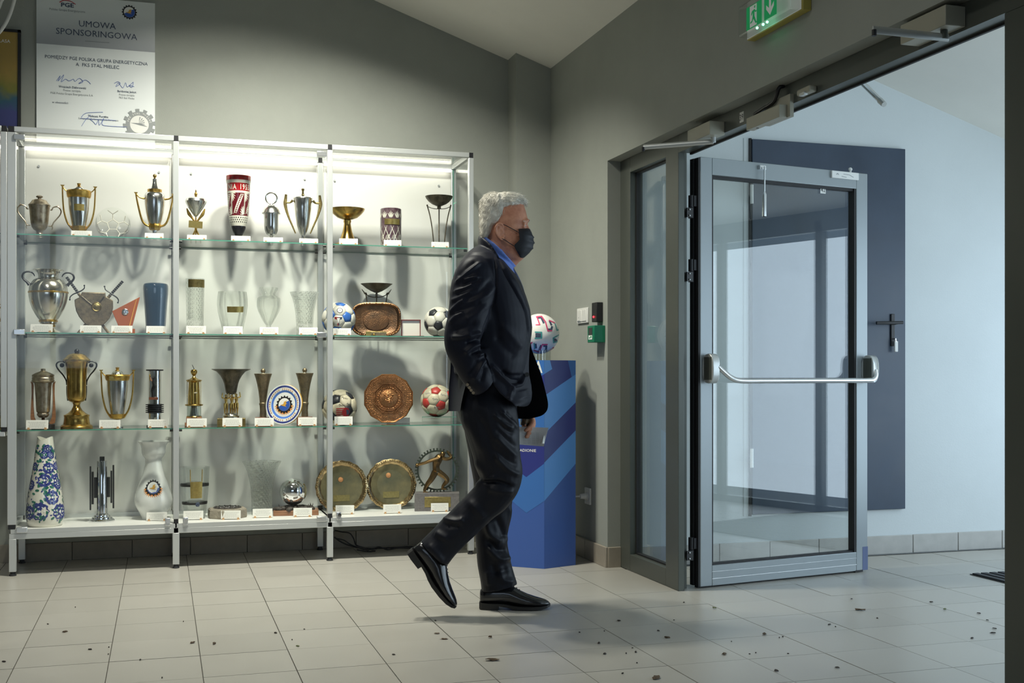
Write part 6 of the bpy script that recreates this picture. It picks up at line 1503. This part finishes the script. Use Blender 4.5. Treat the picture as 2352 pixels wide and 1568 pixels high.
# left hand round the cup: palm, four fingers, thumb
hx = lambda x, y, d: H(x, y, d)
B.tube(smooth_path([H(1211, 955, .160), H(1214, 968, .172), H(1213, 982, .176)], 4), [.016, .019, .022, .024, .025, .026, .025, .023, .020], 12, flat=(1.3, .55))
for i, (x0, y0, L_) in enumerate(((1218, 972, 1.0), (1216, 981, 1.08), (1213, 990, 1.0), (1209, 998, .8))):
    B.tube(smooth_path([H(x0-6, y0-3, .172), H(x0+3, y0-1, .165), H(x0+8*L_, y0+2, .140), H(x0+7*L_, y0+4, .116), H(x0-4*L_, y0+5, .104)], 3), [.0095, .0095, .0092, .0092, .009, .009, .0088, .0086, .0085, .0083, .008, .0078, .006], 9)
B.tube(smooth_path([H(1211, 966, .155), H(1219, 962, .128), H(1224, 969, .104), H(1217, 980, .094), H(1204, 990, .090)], 4), [.014, .0135, .0125, .012, .0115, .011, .0105, .0105, .011, .011, .0108, .0105, .010, .0095, .009, .008, .006], 10)
# right hand in the pocket
B.tube([H(1113, 886, -.164), H(1124, 912, -.132), H(1132, 928, -.128)], [.015, .024, .021], 12, flat=(1.2, .55))
for i in range(4): B.tube([H(1124+5*i, 922-3*i, -.128), H(1132+5*i, 942-2*i, -.120), H(1132+5*i, 954-2*i, -.112)], [.009, .0085, .007], 8)
B.tube([H(1122, 902, -.140), H(1138, 908, -.128), H(1146, 918, -.120)], [.012, .010, .008], 8)
body = put(remesh(B, .0038, 3), 'body', 'skin')
bn = MB()
bn.sphere(tuple(H(1206.5, 976, .0985)), 1.0, 8, 6, sc=(.004, .002, .0055)); bn.build('thumbnail', 'skin', body)
for s in (-1, 1):
    e = MB().sphere(tuple(H(1201.3, 517.2, s*.0345)), .0118, 16, 12).build('eye', 'eye_white', man)
    MB().sphere(tuple(H(1205.4, 517.2, s*.0355)), .0056, 12, 8, sc=(.7, 1, 1)).build('iris', 'ink_navy', e)
    eb = MB(); rn = random.Random(4)
    for k in range(34):
        t = rn.random(); p = H(1216-13*t*t, 505.5+2.5*t+rn.uniform(-2, 1.5), s*(.012+.042*t)); eb.tube([p, p+V((-.006*t+.003, s*.007, -.002+rn.uniform(-.002, .002)))], [.0011, .0004], 4)
    eb.build('eyebrow', 'hair_white', man)['kind'] = 'stuff'
# ---- hair
Hh = MB()
slices(Hh, [(443.8, 1138, 1170, .020), (446, 1126, 1184, .046), (450, 1117, 1194, .060), (456, 1110, 1201, .070), (463, 1106, 1205, .076), (470, 1104, 1205, .079), (474, 1103, 1198, .080), (480, 1102.5, 1174, .0805), (490, 1102, 1170, .0815), (502, 1102, 1165, .082), (510, 1102, 1159, .0815), (518, 1102, 1142, .081), (530, 1103, 1136, .079), (540, 1104, 1130, .075), (549, 1107, 1122, .064)], 2.6, 44)
hm_ = remesh(Hh, .004, 3); n = len(hm_.vertices)
for v in hm_.vertices:
    c = v.co; v.co = c+v.normal*(.0030*mnoise.noise(V((c.x*70, c.y*70, c.z*34)))+.0022*mnoise.noise(V((c.x*190, c.y*190, c.z*70))))
hair = put(hm_, 'hair', 'hair_white')
st = MB(); rn = random.Random(21); vs = hm_.vertices
for k in range(5200):
    v = vs[rn.randrange(n)]; p = v.co.copy(); nn = v.normal.copy()
    if nn.x > .75 and p.z < H(0, 476).z: continue
    top = p.z > H(0, 472).z
    fl = V((.75, 0, -.05)) if (top and p.x > H(1150, 0).x) else V((-.55, 0, -.75)) if p.x < H(1165, 0).x else V((-.30, 0, -.85))
    fl = fl+V((rn.uniform(-.2, .2), rn.uniform(-.2, .2), rn.uniform(-.2, .2))); fl = (fl-nn*fl.dot(nn)).normalized()
    L_ = rn.uniform(.016, .034) if top else rn.uniform(.010, .020)
    st.tube([p-nn*.001, p+fl*L_*.5+nn*.0020, p+fl*L_+nn*rn.uniform(-.0010, .0028)], [.00055, .0005, .00015], 3)
st.build('hair_strands', 'hair_white', hair, sharp=180)['kind'] = 'stuff'
# ---- face mask with pleats and ear loops
lev = [(526, 1203, 1217, .030), (530, 1191, 1219.5, .064), (536, 1191.5, 1222, .072), (541, 1192, 1223.6, .0745), (547, 1193, 1225, .0755), (554, 1193.5, 1226, .0755), (560, 1189, 1225.6, .0745), (566, 1182, 1224.5, .073), (573, 1183, 1221.5, .069), (580, 1187, 1216.5, .063), (587, 1191.5, 1209, .053), (593.5, 1195.5, 1201, .038)]
fine = []
for i in range(len(lev)-1):
    for t in (0, .34, .67): fine.append(tuple(lev[i][k]*(1-t)+lev[i+1][k]*t for k in range(4)))
fine.append(lev[-1]); MR = []
for py, xb, xf, hw in fine:
    pl = 0
    for y0 in (543, 556, 569): pl += 3.4*max(0, 1-abs(py-y0-3)/5.5)*(1 if py < y0+3.2 else .2)
    out, inn = [], []
    for j in range(25):
        t = -pi/2+pi*j/24; cc = cos(t)**.8; f = (1+.0*j); kk = pl*cc
        out.append(H(xb+(xf-xb+kk)*cc, py, 0)+V((0, hw*sin(t), 0))); inn.append(H(xb+(xf-xb-1.6)*cc-.4, py, 0)+V((0, (hw-.002)*sin(t), 0)))
    MR.append(out+inn[::-1])
mk = MB().rings(MR, 0).build('face_mask', 'mask_black', man, sharp=60)
for s in (-1, 1):
    MB().tube(smooth_path([H(1192, 534, s*.070), H(1172, 523, s*.078), H(1155, 515, s*.086), H(1143, 516, s*.093)], 4), .0017, 6).tube(smooth_path([H(1183, 566, s*.070), H(1170, 558, s*.076), H(1158, 550, s*.083), H(1146, 546, s*.087)], 4), .0017, 6).build('ear_loop', 'mask_black', mk)
# ---- shirt and tie
S1 = MB()
for s in (-1, 1):
    S1.tube(smooth_path([H(1107, 551, 0), H(1114, 556, s*.052), H(1133, 570, s*.076), H(1153, 590, s*.072), H(1167, 605, s*.036), H(1172, 611, s*.010)], 4), .026, 10, flat=(1.0, .30))
slices(S1, [(575, 1104, 1160, .075), (600, 1085, 1172, .10), (640, 1070, 1188, .13), (700, 1062, 1196, .14), (760, 1070, 1190, .13)])
put(remesh(S1, .0045, 2), 'shirt', 'shirt')
T1 = MB(); T1.tube(smooth_path([H(1171, 606, 0), H(1177, 613, 0), H(1181, 622, 0), H(1187, 636, 0), H(1193, 653, 0), H(1199, 676, 0), H(1202, 720, 0)], 4), [.012, .015, .017, .018, .018, .016, .014, .014, .015, .017, .019, .021, .023, .025, .027, .029, .031, .033, .034, .034, .034, .034, .034, .034, .03], 12, flat=(.35, 1.0))
T1.build('tie', 'tie_silk', man)
# ---- trousers
TR = MB()
slices(TR, [(862, 1052, 1194, .158), (900, 1050, 1192, .172), (935, 1051, 1188, .178), (965, 1058, 1188, .176), (992, 1076, 1188, .160)], 2.4)
limb(TR, [(1114, 872, -.066, 46), (1118, 905, -.076, 57), (1121, 942, -.084, 64), (1131, 985, -.092, 61), (1137, 1020, -.095, 56), (1143, 1055, -.095, 52.5), (1150, 1088, -.095, 49), (1146, 1114, -.094, 46), (1128, 1140, -.092, 43), (1102, 1164, -.09, 40), (1062, 1202, -.09, 39.5), (1024, 1241, -.09, 38.5), (997, 1270, -.09, 41)], 4, 24, .92)
limb(TR, [(1114, 872, .066, 46), (1118, 905, .076, 57), (1122, 945, .084, 62), (1128, 1010, .09, 58), (1133, 1070, .09, 52), (1135, 1130, .09, 45), (1132, 1185, .09, 41), (1128, 1235, .09, 37), (1134, 1285, .09, 39), (1142, 1325, .09, 41), (1147, 1349, .09, 43)], 4, 24, .95)
tm = remesh(TR, .0048, 3)
near = [([(1134, 950), (1155, 972), (1178, 984)], 5, .009), ([(1150, 944), (1172, 964), (1187, 983)], 4.5, .009), ([(1143, 962), (1160, 984), (1180, 996)], 5, -.007), ([(1160, 946), (1176, 962)], 4, -.006), ([(1138, 1000), (1162, 1026), (1188, 1050)], 6, .008), ([(1140, 985), (1165, 1010), (1188, 1030)], 6, -.006), ([(1138, 1046), (1165, 1076), (1194, 1091)], 6, .010), ([(1135, 1030), (1160, 1052), (1190, 1070)], 6, -.007),
        ([(1108, 1106), (1140, 1107), (1178, 1118)], 5, -.014), ([(1090, 1114), (1115, 1102), (1140, 1096)], 6, .010), ([(1120, 1122), (1150, 1128), (1180, 1128)], 7, .008), ([(1016, 1190), (1046, 1197), (1066, 1192)], 7, .012), ([(1030, 1206), (1055, 1210)], 6, -.008), ([(1000, 1222), (1028, 1238)], 8, .008), ([(1075, 1150), (1100, 1175), (1110, 1190)], 9, .006), ([(1085, 1060), (1108, 1080), (1118, 1096)], 8, .007), ([(1062, 960), (1090, 1000), (1110, 1040)], 10, .006), ([(985, 1250), (1005, 1275), (1018, 1290)], 7, .006), ([(1100, 960), (1125, 1010), (1135, 1060)], 8, -.005)]
far = [([(1118, 1196), (1126, 1226), (1152, 1245)], 8, .015), ([(1170, 1160), (1173, 1208), (1160, 1246)], 6, .010), ([(1140, 1190), (1152, 1215), (1158, 1235)], 8, -.010), ([(1122, 1254), (1146, 1283), (1174, 1280)], 7, .014), ([(1118, 1240), (1140, 1262), (1165, 1262)], 7, -.012), ([(1150, 1300), (1154, 1330), (1180, 1336)], 8, .010), ([(1130, 1292), (1140, 1312), (1170, 1306)], 7, -.010), ([(1120, 1310), (1124, 1345)], 7, .007), ([(1136, 1150), (1150, 1165), (1168, 1150)], 8, .009)]
folds(tm, near, lambda c: (c[:, 1] < .0).astype(float)); folds(tm, far, lambda c: (c[:, 1] > .0).astype(float), .0022, 16)
put(tm, 'trousers', 'trouser_cloth')
# ---- jacket
J = MB()
slices(J, [(568, 1092, 1120, .070), (577, 1081, 1130, .110), (588, 1069, 1142, .165), (604, 1056, 1160, .196), (625, 1045, 1180, .205), (650, 1037, 1197, .206), (680, 1034, 1208, .204), (710, 1034, 1217, .202), (751, 1036, 1222, .198), (792, 1040, 1218, .192), (833, 1042, 1212, .192), (858, 1044, 1206, .190)], 2.5, 44)
panel(J, [(800, 1100, 1217), (833, 1112, 1215), (860, 1124, 1215), (886, 1134, 1221), (902, 1147, 1222.5), (915, 1162, 1222), (925, 1176, 1219), (930, 1180, 1215), (934, 1184, 1210)], -.205, -.060, .018)
limb(J, [(1097, 594, -.160, 20), (1094, 612, -.172, 36), (1088, 640, -.183, 46), (1086, 668, -.193, 49.5), (1082, 700, -.205, 48), (1073, 735, -.218, 44.5), (1064, 768, -.226, 41), (1063, 796, -.228, 38), (1073, 822, -.224, 35.5), (1086, 851, -.216, 33), (1099, 872, -.207, 30.5), (1113, 889, -.194, 28)], 4, 24, .86)
limb(J, [(1106, 600, .165, 24), (1108, 640, .18, 42), (1110, 700, .195, 43), (1112, 760, .205, 38), (1118, 800, .205, 34), (1150, 858, .185, 30), (1180, 910, .16, 26), (1194, 936, .152, 23)], 4, 20, .86)
for s in (-1, 1):
    J.tube(smooth_path([H(1101, 555, 0), H(1108, 558, s*.057), H(1123, 571.5, s*.0885), H(1141, 599, s*.096), H(1157, 633, s*.081), H(1177, 661, s*.052)], 4), .025, 10, flat=(1.0, .34))
jm = remesh(J, .0042, 6)
jf = [([(1046, 650), (1073, 627), (1104, 603)], 4, .010), ([(1050, 636), (1072, 615), (1095, 600)], 5, -.005), ([(1064, 644), (1082, 638), (1100, 637)], 3.5, .007), ([(1060, 655), (1085, 648), (1105, 640)], 4, -.006), ([(1043, 670), (1068, 661), (1088, 650)], 4, .008), ([(1080, 697), (1116, 680), (1137, 655)], 7, .007), ([(1036, 692), (1060, 681), (1084, 668)], 5, .007), ([(1070, 688), (1100, 672), (1130, 640)], 6, -.005), ([(1032, 720), (1052, 698), (1068, 688)], 4.5, .008), ([(1045, 720), (1075, 706), (1105, 694)], 6, -.006), ([(1033, 742), (1048, 725), (1064, 717)], 4.5, .008), ([(1070, 735), (1095, 722), (1118, 700)], 7, .006), ([(1036, 774), (1062, 773), (1082, 763)], 5, .010), ([(1040, 760), (1065, 752), (1095, 742)], 6, -.007),
      ([(1075, 775), (1088, 769), (1104, 764)], 5, .012), ([(1070, 788), (1085, 783), (1102, 778)], 4.5, -.010), ([(1067, 811), (1083, 798), (1101, 789)], 6, .015), ([(1080, 812), (1095, 806), (1103, 802)], 4, -.009), ([(1096, 817), (1108, 813), (1116, 821)], 4, .014), ([(1115, 822), (1100, 849), (1088, 872)], 4.5, .011), ([(1100, 826), (1088, 848), (1078, 862)], 6, -.008), ([(1116, 824), (1122, 848), (1132, 864)], 4, .010), ([(1112, 840), (1110, 858), (1104, 876)], 5, -.009),
      ([(1124, 838), (1142, 856), (1166, 880), (1176, 900)], 6, .016), ([(1150, 850), (1174, 872), (1197, 876)], 7, -.016), ([(1203, 862), (1198, 880), (1180, 886)], 4.5, .013), ([(1176, 890), (1172, 905), (1170, 918)], 5, .008), ([(1200, 895), (1206, 915)], 10, .006), ([(1036, 850), (1036, 900), (1038, 940)], 5, .006), ([(1048, 860), (1046, 910), (1046, 940)], 4, -.006),
      ([(1128, 700), (1142, 740), (1146, 790)], 9, -.006), ([(1150, 745), (1175, 770), (1200, 800)], 10, .007), ([(1140, 770), (1160, 800), (1185, 820)], 9, -.006),
      # lapel edge: a sharp step down behind the lapel
      ([(1141, 583), (1150, 602), (1164, 632), (1184, 668), (1203, 702), (1211, 735), (1215, 790)], 2.4, -.014), ([(1150, 592), (1168, 622), (1188, 655), (1206, 690), (1216, 725), (1219, 775)], 4.5, .006), ([(1134, 585), (1139, 620), (1139, 665), (1132, 705), (1118, 740), (1106, 770)], 2.4, -.008)]
folds(jm, jf, None, .0022, 15)
jk = put(jm, 'jacket', 'suit')
def fine_panel(name, lev, dl, dr, th, m, bulge=0.0):
    L_ = smooth_path([V(l) for l in lev], 4); o = panel(MB(), [tuple(l) for l in L_], dl, dr, th, 16, bulge).build(name, m, jk, sharp=60); return o
fine_panel('jacket_front', [(775, 1150, 1217), (790, 1155, 1219.5), (804, 1160, 1222), (830, 1165, 1232), (857, 1165, 1242), (890, 1166, 1251), (920, 1170, 1258), (935, 1174, 1258.5), (946, 1178, 1254), (955, 1182, 1242), (961.5, 1188, 1216)], .100, .030, .008, 'suit_lining')
fine_panel('jacket_skirt', [(800, 1042, 1090), (815, 1037, 1085), (857, 1034, 1078), (890, 1031, 1068), (920, 1030, 1061), (944, 1030, 1057)], -.01, -.160, .008, 'suit')
fine_panel('jacket_skirt', [(800, 1042, 1098), (815, 1037, 1098), (857, 1035, 1098), (900, 1033, 1096), (932, 1033, 1090)], -.012, .190, .008, 'suit_lining')
MB().tube([H(1210.5, 860, -.088), H(1210.5, 860, -.094)], [.0095, .0085], 18).tube([H(1210.5, 860, -.094), H(1210.5, 860, -.0955)], [.0092, .0092], 18).build('button', 'iron', jk)
for x, y in ((1073.5, 883), (1078, 890), (1082, 896), (1087, 902)):
    MB().tube([H(x, y, -.245), H(x, y, -.251)], .006, 12).build('cuff_button', 'bronze', jk)
# ---- shoes
def shoe(loc, rot, label=None):
    r = bpy.data.objects.new('shoe', None); r.empty_display_size = .05
    up = [(.000, .030, .078, .022), (.008, .026, .088, .031), (.03, .024, .096, .0355), (.06, .024, .100, .036), (.10, .022, .103, .0365), (.125, .020, .102, .038), (.145, .016, .092, .041), (.17, .014, .078, .0445), (.20, .013, .064, .0475), (.23, .013, .054, .047), (.255, .014, .047, .042), (.275, .016, .041, .034), (.288, .018, .034, .023), (.295, .020, .028, .010)]
    R = []
    for x, z0, z1, hw in up:
        ring = []
        for j in range(24):
            t = 2*pi*j/24; cs, sn = cos(t), sin(t); zz_ = (z0+z1)/2+(z1-z0)/2*abs(sn)**(.62 if sn < 0 else .85)*(1 if sn > 0 else -1)
            f = 1.0 if sn < 0 else (1-.38*abs(sn)**2 if x > .11 else 1-.25*abs(sn)**2)
            ring.append(V((x, hw*cs*f if True else 0, zz_)))
        R.append(ring)
    m = MB().rings(R, 0); o = m.build('shoe', 'shoe_leather', man, sharp=70)
    o.location = loc; o.rotation_euler = rot
    R = []
    for x, z0, z1, hw in [(-.003, .004, .030, .022), (.006, .001, .028, .033), (.03, .000, .027, .0385), (.078, .000, .026, .039), (.080, .016, .026, .039), (.11, .012, .024, .039), (.14, .004, .018, .043), (.17, .000, .0155, .048), (.22, .000, .0155, .0495), (.26, .003, .0165, .042), (.285, .009, .020, .029), (.298, .014, .023, .010)]:
        R.append([V((x, -hw, z0)), V((x, hw, z0)), V((x, hw*1.02, z1)), V((x, -hw*1.02, z1))])
    MB().rings(R, 0).build('sole', 'shoe_sole', o, sharp=25)
    lc = MB()
    for k in range(4):
        x = .128+.012*k; z = .1035-.0075*k; lc.tube(smooth_path([(x-.004, -.020, z-.012), (x, -.008, z-.001), (x+.004, .008, z-.001), (x, .020, z-.012)], 4), .0016, 5)
    lc.tube(smooth_path([(.128, 0, .102), (.122, -.018, .106), (.135, -.030, .094)], 4), .0015, 5)
    lc.build('laces', 'shoe_sole', o); return o
q = H(1103, 1396.5, .09); shoe((q.x, .09, 0.0005), (0, 0, -.04))
q = H(936, 1268, -.09); shoe(tuple(q), (0, radians(52), radians(-3)))
MB().tube([H(994, 1266, -.09), H(1000, 1290, -.09), H(1001, 1312, -.088)], [.036, .033, .035], 14).build('sock', 'sock', man)
# ---- things in his left hand
def world(p): return man.matrix_basis @ p
Mw = Matrix.Translation(man.location) @ Matrix.Rotation(-YAW, 4, 'Z')
pc_ = H(1218, 1000, .105); pp_ = thing('paper_sheet', 'folded white printed paper held low in the mans left hand', 'paper', Mw @ pc_, -YAW)
R = []
for i in range(15):
    t = i/14; ring = []
    for k in range(6):
        v = k/5; x = 1184+t*(76-13*v*(1-.15*v)); y = 979+3*t+v*(41+2*t); ring.append(H(x, y, .105+.012*sin(pi*t)*(.4+.6*v)-.020*t*t)-pc_)
    R.append(ring)
sh_ = MB(); sh_.rings(R, 0, (False, False), False); sh_.build('sheet', 'paper', pp_, sharp=60)
cl_ = MB(); R = []
for t in (0, .25, .5, .75, 1.0):
    c = H(1249.5-4.5*t, 1000+18*t, .082); rr = .002+.0095*t; R.append([c+V((rr*cos(a_)*.8, rr*sin(a_), 0))-pc_ for a_ in [radians(-200+250*j/12) for j in range(13)]])
cl_.rings(R, 0, (False, False), False); cl_.build('curled_corner', 'ink_white', pp_, sharp=60)
ln = MB()
for k in range(7):
    for j in range(5):
        x0 = 1200+10*j+k*.3; y0 = 994+4*k
        ln.add([H(x, y, .100-.012*((x-1184)/70)**2+.008*sin(pi*(x-1184)/72))-pc_ for x, y in ((x0, y0), (x0+8, y0+.3), (x0+8, y0+1.2), (x0, y0+.9))], [(0, 1, 2, 3)])
ln.build('faint_print', mat('faint_ink', (.52, .53, .56), r=.8), pp_)
cc_ = H(1208, 974, .135); cp = thing('plastic_cup', 'clear plastic cup gripped above the paper below his jacket', 'cup', Mw @ cc_, -YAW)
TT = Matrix.Rotation(radians(8), 4, 'Y')
MB().lathe([(.001, -.012), (.024, -.012), (.026, -.008), (.032, .070), (.033, .072), (.031, .070), (.025, -.006), (.001, -.008)], 28, T=TT).build('cup', 'acrylic', cp)
MB().lathe([(.001, -.007), (.0235, -.006), (.026, .024), (.001, .025)], 24, T=TT).build('drink', 'lamp_glass', cp)

for o in COL.objects:
    if o.name.split('.')[0] in ('print', 'signatures', 'cut_pattern', 'cut_lines', 'lattice', 'painted_flowers', 'gilt_letters', 'relief', 'slag', 'lettering', 'printed_pattern', 'printed_lines', 'pictogram', 'scribble', 'laces', 'wire', 'crest', 'red_stripes', 'pennant_print', 'screw', 'number', 'faint_print', 'gear_logo', 'led'): o['kind'] = 'stuff'
